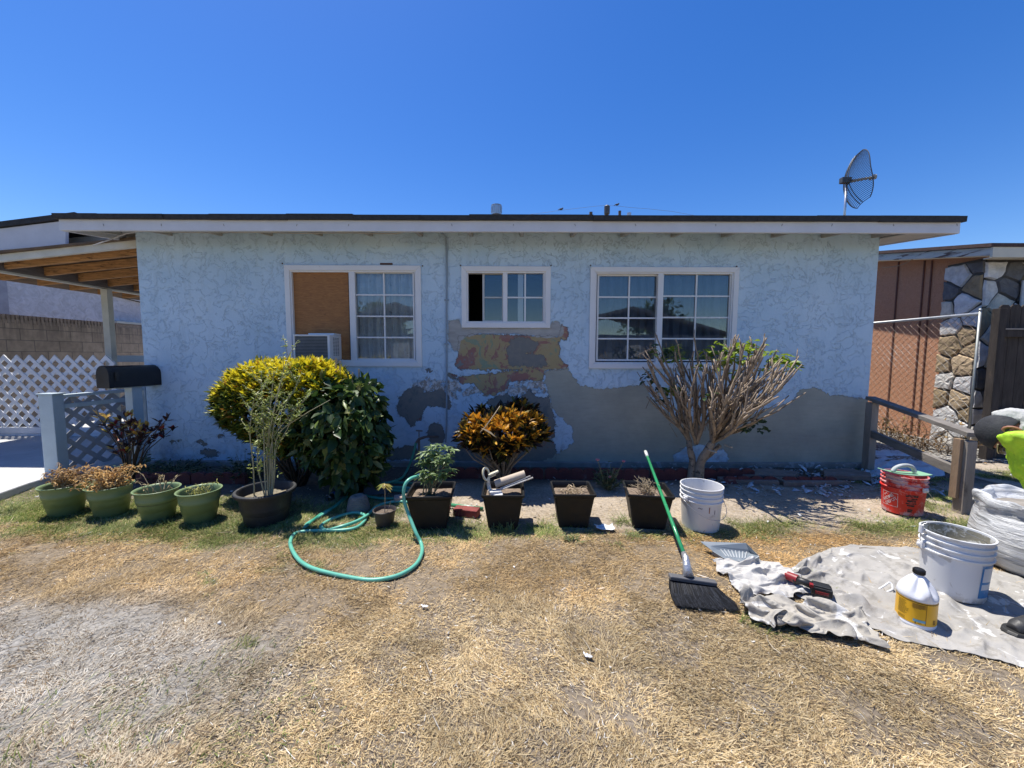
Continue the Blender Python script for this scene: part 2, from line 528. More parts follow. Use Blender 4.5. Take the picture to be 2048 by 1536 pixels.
def wall_material():
    t = NT('stucco_paint')
    v = t.coord('Object')
    vv = t.mapping(v, (1, 1, 1))
    # torn lace texture
    n1 = t.noise(vv, 6.5, 12, .66, .5)
    n2 = t.noise(vv, 2.2, 4, .5)
    plate = t.mr(n1, .47, .51, 0, 1, True)
    ed = t.math('SUBTRACT', 1.0, t.mr(t.math('ABSOLUTE', t.math('SUBTRACT', n1, .485)), 0.0, .016, 0, 1))
    sel = t.mr(t.noise(vv, 3.1, 5), .42, .60)
    ed = t.math('MULTIPLY', ed, sel)
    ne = t.noise(vv, 14, 7, .66, .5)
    nf = t.noise(vv, 60, 4, .6)
    off = t.math('ADD', t.math('MULTIPLY', t.math('SUBTRACT', ne, .5), .22), t.math('MULTIPLY', t.math('SUBTRACT', nf, .5), .06))
    def mask(nm, k=1.0, w=.004):
        a = t.attr(nm).outputs['Fac']
        return t.mr(t.math('ADD', a, t.math('MULTIPLY', off, k)), -w, w, 0, 1)
    paint = t.mix(t.mr(n2, .35, .65), (.44, .595, .73, 1), (.52, .67, .80, 1))
    paint = t.mix(t.mr(t.noise(vv, 30, 5, .7), .4, .7, 0, .3), paint, (.56, .66, .77, 1))
    big = t.mr(t.noise(vv, .9, 4, .6), .38, .62, .12, 1)
    paint = t.mix(t.math('MULTIPLY', t.math('MULTIPLY', ed, .42), big), paint, (.16, .21, .24, 1))
    paint = t.mix(t.mr(t.noise(vv, 1.3, 5, .6), .5, .7, 0, .28), paint, (.60, .70, .76, 1))
    paint = t.mix(t.mr(t.noise(t.mapping(v, (5, 1, .35)), 2.0, 5, .6), .56, .72, 0, .22), paint, (.34, .42, .46, 1))
    # grime close to the ground
    sep = t.n('SeparateXYZ', None, Vector=v).outputs
    low = t.math('MULTIPLY', t.mr(sep[2], .0, .30, 1, 0), t.mr(t.noise(vv, 9, 6, .7), .42, .6, 0, .7))
    paint = t.mix(low, paint, (.25, .22, .20, 1))
    # colours
    nb = t.noise(vv, 3.4, 8, .66, .8)
    yel = (.39, .30, .16, 1); red = (.31, .155, .13, 1); grn = (.24, .29, .20, 1); gry = (.21, .22, .22, 1)
    old = t.mix(t.mr(nb, .40, .42), grn, yel)
    old = t.mix(t.mr(nb, .515, .53), old, red)
    old = t.mix(t.mr(nb, .62, .63), old, gry)
    old = t.mix(t.mr(t.noise(vv, 12, 6, .7), .5, .75, 0, .45), old, (.36, .33, .27, 1))
    cem = t.mix(t.mr(t.noise(vv, 2.6, 6, .6), .35, .7), (.33, .325, .27, 1), (.43, .42, .35, 1))
    cem = t.mix(t.mr(t.noise(t.mapping(v, (1, 1, 6)), 7, 6, .6), .45, .75, 0, .25), cem, (.22, .23, .21, 1))
    cem = t.mix(t.mr(t.noise(vv, 45, 3), .6, .72, 0, .3), cem, (.40, .40, .37, 1))
    skm = t.mix(t.mr(t.noise(t.mapping(v, (1, 1, 3)), 6, 7, .6), .35, .7), (.33, .32, .30, 1), (.47, .46, .44, 1))
    stn = t.mix(t.mr(nb, .40, .44), (.145, .155, .15, 1), (.20, .195, .18, 1))
    stn = t.mix(t.mr(nb, .62, .63), stn, (.26, .13, .10, 1))
    stn = t.mix(t.mr(t.noise(vv, 16, 7, .7), .52, .56, 0, .75), stn, (.23, .215, .19, 1))
    scr = t.mix(t.mr(t.noise(vv, 15, 8, .75, .3), .49, .52), (.60, .60, .60, 1), (.33, .29, .25, 1))
    m_scr = t.math('MULTIPLY', mask('m_scrape'), t.mr(t.noise(vv, 8, 8, .7, .4), .44, .47))
    m_old, m_skm, m_stn, m_cem = mask('m_old', .55), mask('m_skim', .4, .008), mask('m_stain', .7), mask('m_cement', .6)
    col = t.mix(m_scr, paint, scr)
    col = t.mix(m_old, col, old)
    col = t.mix(m_skm, col, skm)
    col = t.mix(m_stn, col, stn)
    col = t.mix(m_cem, col, cem)
    bare = t.math('MAXIMUM', t.math('MAXIMUM', m_old, m_skm), t.math('MAXIMUM', m_stn, m_cem))
    bare = t.math('MAXIMUM', bare, m_scr)
    inv = t.math('SUBTRACT', 1.0, bare)
    # a thin dark lip where the paint layer breaks off
    def lip(nm, k):
        a = t.math('ADD', t.attr(nm).outputs['Fac'], t.math('MULTIPLY', off, k))
        return t.math('SUBTRACT', 1.0, t.mr(t.math('ABSOLUTE', a), .002, .008))
    lp = t.math('MAXIMUM', lip('m_old', .55), lip('m_stain', .7))
    col = t.mix(t.math('MULTIPLY', lp, .55), col, (.12, .11, .10, 1))
    h = t.math('MULTIPLY', plate, .55)
    h = t.math('ADD', h, t.math('MULTIPLY', nf, .22))
    h = t.math('ADD', h, t.math('MULTIPLY', t.noise(vv, 22, 5, .6), .5))
    hb = t.math('MULTIPLY', t.noise(vv, 50, 5, .6), .18)
    hh = t.math('ADD', t.math('MULTIPLY', t.math('ADD', h, 1.5), inv), t.math('MULTIPLY', hb, bare))
    b = t.bsdf(Base_Color=col, Roughness=t.mr(bare, 0, 1, .6, .88))
    b.inputs['Specular IOR Level'].default_value = .3
    t.set(b.inputs['Normal'], t.bump(hh, .8, .009))
    return t.m

M_WALL = wall_material()
M_WHITE = mat('white_paint', (.62, .62, .64), .55, .06, 4, .25, 30, dirt=(.30, .28, .25), dscale=9, dth=.70)
M_VINYL = mat('white_vinyl', (.74, .73, .73), .38, .04, 3, .05, 40, dirt=(.45, .43, .42), dscale=14, dth=.68)
M_CREAM = mat('cream_paint', (.58, .56, .47), .6, .1, 5, .3, 40, dirt=(.25, .2, .15), dscale=11, dth=.68)
M_SHINGLE = mat('asphalt_shingle', (.035, .035, .037), .9, .3, 20, .6, 200)
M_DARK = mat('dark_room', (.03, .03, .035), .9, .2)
M_SOFFIT = mat('soffit_boards', (.40, .38, .35), .7, .15, 6, .3, 40, dirt=(.12, .08, .06), dscale=5, dth=.64, stretch=(1, 6, 1))
M_METAL = mat('galvanised_metal', (.55, .56, .58), .4, .12, 12, .1, 60, metal=.8)
M_PIPEP = mat('painted_conduit', (.24, .30, .36), .5, .1, 9, .1, 60)
M_RAFTER = mat('rafter_wood', (.46, .235, .085), .7, .4, 5, .4, 50, dirt=(.08, .035, .015), dscale=6, dth=.57, stretch=(1, 8, 8))
M_GREENB = mat('green_painted_board', (.25, .36, .28), .7, .2, 6, .3, 50)
M_BEAM = mat('brown_grey_beam', (.17, .145, .125), .75, .2, 6, .3, 50, stretch=(6, 1, 6))

def glass_material(name='window_glass', base=.03, tint=(.9, .95, 1)):
    t = NT(name)
    fr = t.n('Fresnel', None, IOR=1.52)
    gl = t.n('BsdfGlossy', None, Color=(*tint, 1), Roughness=.01)
    tr = t.n('BsdfTransparent', None, Color=(.92, .95, .95, 1))
    mx = t.n('MixShader', None, Fac=t.math('ADD', t.math('MULTIPLY', fr.outputs[0], 1.0), base, True))
    nz = t.bump(t.noise(t.coord('Object'), 1.7, 2), .06, .02)
    t.set(gl.inputs['Normal'], nz)
    t.set(mx.inputs[1], tr.outputs[0]); t.set(mx.inputs[2], gl.outputs[0])
    t.t.links.new(mx.outputs[0], t.out.inputs[0])
    return t.m
M_GLASS = glass_material()

house = thing('house', (0, 0, 0), 0, 'single storey pale blue stucco house with peeling paint and grey cement patches behind the pots', 'house')
V, Q, AT, HOLES = wall_grid()
wall = np_mesh('wall', V, Q, M_WALL, house, attrs=AT, smooth=True)
# solid sides, back and reveals of the openings
mb = MB()
for nm_, bx_ in (('side_wall', ((XL, YW + .012, -.1), (XL + .15, 11.0, WTOP))), ('side_wall', ((XR - .15, YW + .012, -.1), (XR, 11.0, WTOP))), ('rear_wall', ((XL + .15, 10.85, -.1), (XR - .15, 11.0, WTOP)))):
    mb = MB(); mb.box2(*bx_); sw_ = mb.build(nm_, M_WALL, house)
    for k in PATCH:
        at = sw_.data.attributes.new('m_' + k, 'FLOAT', 'POINT'); at.data.foreach_set('value', [-1.0] * len(sw_.data.vertices))
mb = MB()
for (a, b, c, d) in HOLES:
    t_ = .10
    mb.box2((a - .02, YW + .004, c), (a, YW + t_, d)); mb.box2((b, YW + .004, c), (b + .02, YW + t_, d))
    mb.box2((a - .02, YW + .004, d), (b + .02, YW + t_, d + .02)); mb.box2((a - .02, YW + .004, c - .02), (b + .02, YW + t_, c))
mb.build('window_reveal', M_VINYL, house)
# dark rooms behind the openings
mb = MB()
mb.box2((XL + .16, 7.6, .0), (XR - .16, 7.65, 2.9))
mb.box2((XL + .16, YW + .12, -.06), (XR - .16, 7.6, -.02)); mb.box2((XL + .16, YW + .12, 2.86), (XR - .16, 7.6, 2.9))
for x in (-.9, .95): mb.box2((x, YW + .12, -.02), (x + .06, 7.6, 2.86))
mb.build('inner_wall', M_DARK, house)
# concrete foot of the wall
mb = MB(); mb.box2((XL - .02, YW - .05, -.1), (XR + .0, YW + .1, .055)); mb.build('foundation', mat('foundation_concrete', (.24, .23, .215), .9, .25, 5, .6, 40, dirt=(.42, .43, .44), dscale=7, dth=.56), house, bevel=.008)

def window(x0, y0, x1, y1, sashes, mull, label=None):
    """sashes: list of dict(rect px, y depth, rows, cols, open)"""
    Yt = YW - .022
    p = W(x0, y0, Yt); q = W(x1, y1, Yt)
    a, b, z1, z0 = p.x, q.x, p.z, q.z
    w = .062
    root = MB()
    # outer trim, mitred
    def ring(mb, a, b, z0, z1, w, ya, yb):
        O = [(a, z0), (b, z0), (b, z1), (a, z1)]; I = [(a + w, z0 + w), (b - w, z0 + w), (b - w, z1 - w), (a + w, z1 - w)]
        for i in range(4):
            j = (i + 1) % 4
            mb.prism([O[i], O[j], I[j], I[i]], yb - ya, 'y', ya)
    ring(root, a, b, z0, z1, w, YW - .024, YW + .012)
    win = root.build('window', M_VINYL, house, bevel=.003)
    if label: win['label'] = label
    f = MB(); ring(f, a + w - .004, b - w + .004, z0 + w - .004, z1 - w + .004, .022, YW - .008, YW + .07)
    mx0, mx1 = W(mull[0], y0, YW).x, W(mull[1], y0, YW).x
    f.box2((mx0, YW - .006, z0 + w + .018), (mx1, YW + .066, z1 - w - .018))
    f.build('frame', M_VINYL, win, bevel=.002)
    for s in sashes:
        Y = YW + s.get('y', .03)
        c = W(s['r'][0], s['r'][1], Y); d = W(s['r'][2], s['r'][3], Y)
        sm = s.get('m', M_VINYL)
        k = s.get('w', .022)
        g = MB(); ring(g, c.x, d.x, d.z, c.z, k, Y - .012, Y + .012); g.build('sash', sm, win)
        g = MB()
        for i in range(1, s['cols']):
            xx = c.x + k + (d.x - c.x - 2 * k) * (s['cx'][i - 1] if 'cx' in s else i / s['cols'])
            g.box2((xx - .009, Y - .010, d.z + k), (xx + .009, Y + .004, c.z - k))
        for i in range(1, s['rows']):
            zz = d.z + k + (c.z - d.z - 2 * k) * i / s['rows']
            g.box2((c.x + k, Y - .0085, zz - .009), (d.x - k, Y + .0025, zz + .009))
        if g.v: g.build('muntin', sm, win)
        g = MB(); g.box2((c.x + k - .003, Y + .005, d.z + k - .003), (d.x - k + .003, Y + .008, c.z - k + .003)); g.build('pane', M_GLASS, win)
    return win, (a + w, b - w, z0 + w, z1 - w)

def curtain(parent, xa, xb, za, zb, Y, m, amp=.03, folds=9, seed=0, gather=None):
    n = 140; k = 14
    u = np.linspace(0, 1, n); vv = np.linspace(0, 1, k)
    U, VV = np.meshgrid(u, vv, indexing='ij')
    ph = U * folds * 2 * PI + 2.5 * fbm(U * 5, VV * .8, seed) * PI
    X = xa + (xb - xa) * U + .008 * np.sin(ph * 1.0 + 1)
    Yy = Y + amp * np.sin(ph) * (.6 + .6 * vnoise(U * 7, VV * 1.5, seed + 3)) + .012 * np.sin(ph * 2.3)
    Zz = za + (zb - za) * VV
    Vv = np.stack([X, Yy, Zz], -1).reshape(-1, 3)
    idx = np.arange(n * k).reshape(n, k)
    Fq = np.stack([idx[:-1, :-1], idx[1:, :-1], idx[1:, 1:], idx[:-1, 1:]], -1).reshape(-1, 4)
    return np_mesh('curtain', Vv, Fq, m, parent, smooth=True)
M_LACE = mat('lace_curtain', (.82, .84, .90), .9, .12, 14, .3, 120, trans=.2, dirt=(.45, .47, .52), dscale=12, dth=.6)
M_DRAPE = mat('slate_blue_curtain', (.15, .18, .25), .9, .15, 5, .2, 100, trans=.15)

# left window: plywood and air conditioner, curtained sash
w1, in1 = window(567.5, 530, 844, 733.5, [dict(r=(707, 544, 831, 720), rows=4, cols=2, y=.03, w=.018)], (697, 709), 'white window boarded with plywood on its left side')
def plywood_mat():
    t = NT('plywood')
    v = t.coord('Object')
    g = t.noise(t.mapping(v, (1.4, 1, 9)), 5, 6, .55, 2.2)
    wv = t.noise(t.mapping(v, (1.0, 1, 26)), 6, 4, .6, .8)
    c = t.mix(t.mr(g, .3, .7), (.24, .10, .035, 1), (.42, .19, .06, 1))
    c = t.mix(t.mr(wv, .5, .75, 0, .5), c, (.25, .11, .04, 1))
    vo = t.n('TexVoronoi', None, Vector=t.mapping(v, (1, 1, 1.7)), Scale=5.5)
    c = t.mix(t.mr(vo.outputs['Distance'], .03, .09, .8, 0), c, (.15, .06, .025, 1))
    b = t.bsdf(Base_Color=c, Roughness=.75)
    t.set(b.inputs['Normal'], t.bump(wv, .25, .004))
    return t.m
mb = MB(); p = W(583, 541, YW + .03); q = W(701, 722, YW + .03)
mb.box2((p.x, YW + .028, q.z), (q.x, YW + .040, p.z)); mb.build('plywood_panel', plywood_mat(), w1)
c0 = W(704, 540, 5.0); c1 = W(836, 722, 5.0)
curtain(w1, c0.x - .1, c1.x + .1, c1.z - .1, c0.z + .1, 4.91, M_LACE, .025, 8, 1)
# middle window: half open slider
w2, in2 = window(922.5, 532, 1100.5, 656, [
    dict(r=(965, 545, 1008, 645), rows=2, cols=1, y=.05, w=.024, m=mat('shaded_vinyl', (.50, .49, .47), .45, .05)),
    dict(r=(1013, 545, 1087, 645), rows=2, cols=2, cx=[.50], y=.022, w=.012),
    ], (1006, 1015), 'small white sliding window left half open')
mb = MB(); p = W(1036, 546, YW + .055); q = W(1046, 644, YW + .055); mb.box2((p.x, YW + .046, q.z), (q.x, YW + .062, p.z)); mb.build('sash_rail', M_VINYL, w2)
# right window: two gridded sashes, dark curtains
tan = mat('tan_vinyl', (.42, .38, .33), .5, .06)
w3, in3 = window(1181.5, 533.5, 1470, 738, [
    dict(r=(1195, 549, 1317, 722), rows=4, cols=2, y=.05, w=.02),
    dict(r=(1325, 547, 1454, 722), rows=4, cols=2, y=.026, w=.014)], (1317, 1328), 'wide white gridded window with dark curtains behind the pruned bush')
c0 = W(1190, 540, 5.0); c1 = W(1465, 725, 5.0)
curtain(w3, c0.x - .1, c1.x + .1, c1.z - .2, c0.z + .1, 4.93, M_DRAPE, .035, 15, 5)
# rusty nails and the chipped spot over the left window
M_RUSTN = mat('rust', (.09, .035, .02), .8, .3)
for (x, y) in ((565, 527), (845, 532), (921, 531), (1102, 531), (1181, 531), (1473, 533)):
    mb = MB(); p = W(x, y, YW); mb.ball((p.x, YW - .004, p.z), .009, 8, 6); mb.build('rusty_nail', M_RUSTN, house)
mb = MB(); p = W(773, 528, YW); mb.box((p.x, YW - .003, p.z), (.15, .016, .02)); mb.build('rusty_lintel', M_RUSTN, house)

# roof: boards, fascia, shingles
def roofz(Y, z0=None): return (ZF1 if z0 is None else z0) + SL * ((Y if Y < RIDGE else 2 * RIDGE - Y) - YF)
rf = MB()
rf.prism([(YF + .045, ZF1 - .01), (RIDGE, roofz(RIDGE) - .01), (11.6, roofz(11.6) - .01), (11.6, roofz(11.6) - .035), (RIDGE, roofz(RIDGE) - .035), (YF + .045, ZF1 - .035)], RX1 - RX0 - .04, 'x', RX0 + .02)
roof = rf.build('roof', M_SOFFIT, house)
fs = MB()
fs.box2((RX0, YF, ZF0), (RX1, YF + .04, ZF1))
for xx in (RX0, RX1 - .035):
    s = MB()
    fs.prism([(YF + .041, ZF0), (RIDGE, roofz(RIDGE) - (ZF1 - ZF0)), (RIDGE, roofz(RIDGE)), (YF + .041, ZF1)], .035, 'x', xx)
fas = fs.build('fascia', M_WHITE, roof, bevel=.004)
sh = MB(); x = RX0 - .03
rs = random.Random(3)
T = ZTOP - ZF1
sh.prism([(YF - .03, ZF1 + .004), (YF - .03, ZF1 + .03), (RIDGE, roofz(RIDGE) + T * .5), (11.7, roofz(11.7) + .03), (11.7, roofz(11.7) + .0), (RIDGE, roofz(RIDGE) + .003)], RX1 - RX0 + .06, 'x', RX0 - .03)
while x < RX1 + .03:
    L = rs.uniform(.35, .95); xe = min(x + L, RX1 + .035)
    dz = rs.uniform(-.005, .005); dy = rs.uniform(-.006, .006); d2 = rs.uniform(-.006, .003)
    sh.prism([(YF - .034 + dy, ZF1 - .004 + d2), (YF - .038 + dy, ZTOP - .008 + dz), (YF + .3, ZTOP - .004 + dz + SL * .34), (YF + .3, ZF1 + .02)], xe - x - .002, 'x', x)
    x = xe
sh.build('shingles', M_SHINGLE, roof)
# rafter tails under the eave
x = RX0 + .25
while x < RX1 - .1:
    rt = MB(); rt.prism([(YF + .045, ZF0 + .015), (YW + .0, ZF0 + .015 + SL * .4), (YW + .0, ZF1 - .04 + SL * .4), (YF + .045, ZF1 - .04)], .04, 'x', x); rt.build('rafter', M_SOFFIT, roof); x += .61
for i, Y in enumerate(np.arange(YW + .3, 8.4, .6)):
    rt = MB(); rt.box2((RX0 + .04, Y, roofz(Y) - .12), (XL, Y + .04, roofz(Y) - .036)); rt.build('lookout', M_SOFFIT, roof)
# closed soffit right of the wall
mb = MB(); mb.prism([(YF + .05, ZF0 + .012), (RIDGE, roofz(RIDGE) - .12), (RIDGE, roofz(RIDGE) - .10), (YF + .05, ZF0 + .024)], RX1 - XR - .05, 'x', XR + .003)
mb.build('soffit', mat('grey_soffit', (.50, .49, .46), .7, .1, 5, .2, 30), roof)
# knots and nail marks on the fascia
M_NAIL = mat('nail_grey', (.3, .29, .28), .8, .2)
for x in (206, 320, 450, 590, 700, 905, 1028, 1148, 1271, 1430, 1560, 1663, 1789, 1914):
    mb = MB(); p = W(x + rs.uniform(-4, 4), 450, YF); mb.tube([(p.x, YF - .0015, p.z - .012), (p.x + rs.uniform(-.01, .01), YF - .0015, p.z + .012)], .0035, 5); mb.build('nail_head', M_NAIL, roof)
# vent on the roof
v0 = W(993, 430, 5.6); mb = MB(); zt = W(993, 411, 5.6).z; zb = roofz(5.6)
hv = zt - zb
mb.lathe([(.050, zb - .02), (.050, zb + hv * .68), (.070, zb + hv * .72), (.073, zb + hv * .97), (.066, zb + hv * .985), (.073, zb + hv), (.02, zb + hv + .005), (.001, zb + hv + .005)], 24, (v0.x, 5.6, 0))
for k in range(12):
    a = k * PI / 6; mb.box((v0.x + .072 * math.cos(a), 5.6 + .072 * math.sin(a), zb + hv * .87), (.012, .012, hv * .2), rz=a)
mb.build('roof_vent', M_METAL, roof, auto=40)
# conduit down the wall and cable under the fascia
mb = MB()
cv = [(876, 461, 4.6), (884, 466, 4.74), (891, 474, 4.775), (893, 490, 4.78), (893.5, 560, 4.78), (893, 620, 4.782), (893, 700, 4.78), (893.5, 770, 4.782), (893, 850, 4.78), (891, 885, 4.782)]
mb.tube([W(*c) for c in cv], .011, 8)
for y in (600, 688, 770): p = W(893, y, 4.78); mb.box(p, (.05, .022, .018))
mb.build('conduit', M_PIPEP, house, auto=50)
mb = MB()
cb = [(278, 461), (340, 462.5), (420, 464), (520, 463), (600, 465), (700, 464), (790, 466), (812, 462)]
mb.tube([W(x, y + 1.5, 4.5) for x, y in cb], .007, 6)
cb = [(186, 491, 4.95), (215, 481, 4.8), (250, 468, 4.6), (278, 462.5, 4.5)]
mb.tube([W(*c) for c in cb], .007, 6)
mb.build('cable', mat('cable_grey', (.42, .40, .38), .6, .1), house)
# outdoor tap
mb = MB(); p = W(868, 873, 4.7)
mb.tube([W(876, 873, 4.78), W(858, 873, 4.62), W(850, 874, 4.58)], .013, 8)
mb.tube([W(850, 874, 4.58), W(838, 878, 4.56), W(832, 886, 4.55)], [.016, .018, .014], 8)
mb.tube([W(838, 874, 4.56), W(838, 862, 4.56)], .006, 6); mb.tube([W(832, 861, 4.56), W(845, 862, 4.56)], .009, 6)
mb.tube([W(838, 880, 4.56), W(838, 960, 4.5)], .013, 8)
mb.build('tap', mat('old_brass', (.20, .15, .12), .5, .3, metal=.5), house, auto=50)
# ================================================================== GROUND
def inv_px(X, Y):
    """where a ground point falls in the picture, only used to lay the lawn out"""
    p = np.stack([X, Y, np.zeros_like(X) - CAMH], -1)
    z = p @ np.array(_f); x = p @ np.array(_r); y = p @ np.array(_u)
    return 1024 + F * x / z, 768 - F * y / z
# key spots of the lawn in world metres: green band, bare dirt bed, grey dusty corner
def zones(X, Y):
    n1 = fbm(X * 1.1, Y * 1.1, 11, 5); n2 = fbm(X * 3.5, Y * 3.5, 12, 4); n3 = fbm(X * .6 + 5, Y * .6, 13, 4); n4 = fbm(X * 9, Y * 9, 19, 3)
    w = (n1 - .5) * .9 + (n2 - .5) * .35
    # back edge of the lawn: dirt bed begins
    edge = np.where(X < -1.3, 3.45, 2.93) + .03 * X * (X > 0)
    edge = np.where((X >= -1.3) & (X < -.4), 3.1, edge)
    bed = sstep(-.10, .10, Y + w * .35 - edge)
    # green living grass
    g_left = sstep(2.55, 2.85, Y + w * .5 + .04 * (X + 1)) * (1 - sstep(3.45, 3.8, Y + w * .3)) * (1 - sstep(-1.35, -.7, X + w * .9))
    g_left = g_left * (1 - .75 * sstep(.52, .60, fbm(X * 1.6, Y * 2.2, 31, 4)) * (Y < 3.1))
    g_mid = np.exp(-((Y - (2.98 + .03 * X)) / .13) ** 2) * sstep(.38, .55, fbm(X * 1.9, Y * 1.2, 21, 3)) * (X > -1.4)
    g_spot = sstep(.70, .78, fbm(X * 3.1 + 40, Y * 3.1, 23, 4)) * (Y < 2.9) * (Y > 1.7) * .3
    g_spot2 = sstep(.57, .63, fbm(X * 1.7 + 3, Y * 1.7, 27, 4)) * (1 - sstep(-1.0, -.2, X)) * (Y < 1.8) * .03
    g_far = sstep(3.2, 3.5, Y) * sstep(3.7, 4.0, X) * (1 - sstep(4.4, 4.9, Y)) * sstep(.42, .55, n2)
    g_slab = np.exp(-((X + 4.75) / .35) ** 2) * sstep(3.2, 3.45, Y) * (1 - sstep(4.0, 4.3, Y))
    g_spot2 = np.where(X < -.2, g_spot2, 0)
    green = np.clip(np.maximum.reduce([g_left, g_mid, g_spot, g_spot2, g_far, g_slab]), 0, 1)
    # grey dust, bottom left, and thin grey trampled soil patches
    dust = sstep(.0, 1.0, 1.0 - (((X + 2.35) / 1.6) ** 2 + ((Y - 1.50) / .70) ** 2) + w * 1.6)
    bare = sstep(.57, .68, fbm(X * 1.9 + 9, Y * 2.7, 29, 6)) * (Y < 2.75) * .8
    orange = sstep(1.75, 2.3, Y + w) * (1 - sstep(2.9, 3.2, Y)) * (.5 + .7 * sstep(.4, .58, n3))
    return bed, green, dust, bare, orange, n1, n2, n4

def axis(lo, hi, a, b, fine, coarse):
    r = list(np.arange(a, b, fine))
    x = b; st = fine
    while x < hi: r.append(x); st = min(st * 1.25, coarse); x += st
    r.append(hi)
    x = a; st = fine; l = []
    while x > lo: l.append(x - 0); st = min(st * 1.25, coarse); x -= st
    l.append(lo)
    return np.array(sorted(set(np.round(r + l, 4))))
gx = axis(-160, 160, -6, 6, .045, 14); gy = axis(-120, 220, .4, 5.3, .04, 14)
X, Y = np.meshgrid(gx, gy, indexing='ij')
bed, green, dust, bare, orange, n1, n2, n4 = zones(X, Y)
near = (np.abs(X) < 7) & (Y > 0) & (Y < 5.4)
def ground_z(X, Y):
    near = (np.abs(X) < 7) & (Y > 0) & (Y < 5.4)
    return np.where(near, (fbm(X * 2.2, Y * 2.2, 51, 4) - .5) * .035 - .006, -.012)
Z = ground_z(X, Y) 
soil = np.array([.20, .165, .125]); dirt = np.array([.37, .31, .24]); gsoil = np.array([.12, .125, .055]); dcol = np.array([.33, .325, .31]); straw = np.array([.30, .22, .125])
c = soil[None, None] * (.78 + .5 * n2[..., None])
c = c * (1 - orange[..., None] * .6) + straw * .75 * orange[..., None] * .6
c = c * (1 - dust[..., None] * .75) + dcol * (.75 + .4 * n4[..., None]) * dust[..., None] * .75
c = c * (1 - green[..., None] * .75) + gsoil * green[..., None] * .75
bb = (bed * (1 - .6 * green))[..., None]
c = c * (1 - bb) + dirt * (.82 + .36 * n2[..., None]) * bb
# dark moist bed soil along the wall, with shade under the bushes painted in
wet_shade = (np.maximum(sstep(3.95, 4.3, Y), .85 * sstep(3.5, 3.8, Y + (n2 - .5) * .4) * (1 - sstep(-1.1, -.7, X))) * (np.abs(X) < 5.4) * (Y < 5))[..., None]
c = c * (1 - wet_shade * .8) + np.array([.06, .05, .04]) * wet_shade * .8
far = (~near)[..., None]
c = np.where(far, np.array([.27, .225, .165]), c)
t = NT('lawn_soil')
v = t.coord('Object')
cc = t.attr('Col').outputs['Color']
nf = t.noise(v, 38, 8, .7); nl = t.noise(v, 9, 6, .6)
f1 = t.mr(nf, .3, .7, .62, 1.38); f2 = t.mr(nl, .3, .7, .85, 1.15)
ff = t.math('MULTIPLY', f1, f2)
cc = t.mix(1.0, cc, t.n('CombineColor', None, Red=ff, Green=ff, Blue=ff).outputs[0], 'MULTIPLY')
vo = t.n('TexVoronoi', dict(feature='F1'), Vector=v, Scale=85.0)
peb = t.mr(vo.outputs['Distance'], .12, .2, 1, 0)
peb = t.math('MULTIPLY', peb, t.mr(t.n('SeparateColor', None, Color=vo.outputs['Color']).outputs[0], .86, .9))
cc = t.mix(peb, cc, (.58, .55, .50, 1))
b = t.bsdf(Base_Color=cc, Roughness=.95)
b.inputs['Specular IOR Level'].default_value = .15
hh = t.math('ADD', t.math('MULTIPLY', nf, .7), t.math('MULTIPLY', t.noise(v, 120, 4, .7), .4))
t.set(b.inputs['Normal'], t.bump(hh, .9, .012))
M_SOIL = t.m
idx = np.arange(X.size).reshape(X.shape)
Fq = np.stack([idx[:-1, :-1], idx[1:, :-1], idx[1:, 1:], idx[:-1, 1:]], -1).reshape(-1, 4)
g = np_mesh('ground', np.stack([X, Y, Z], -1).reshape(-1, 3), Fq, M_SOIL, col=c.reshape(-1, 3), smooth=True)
tag(g, kind='structure')

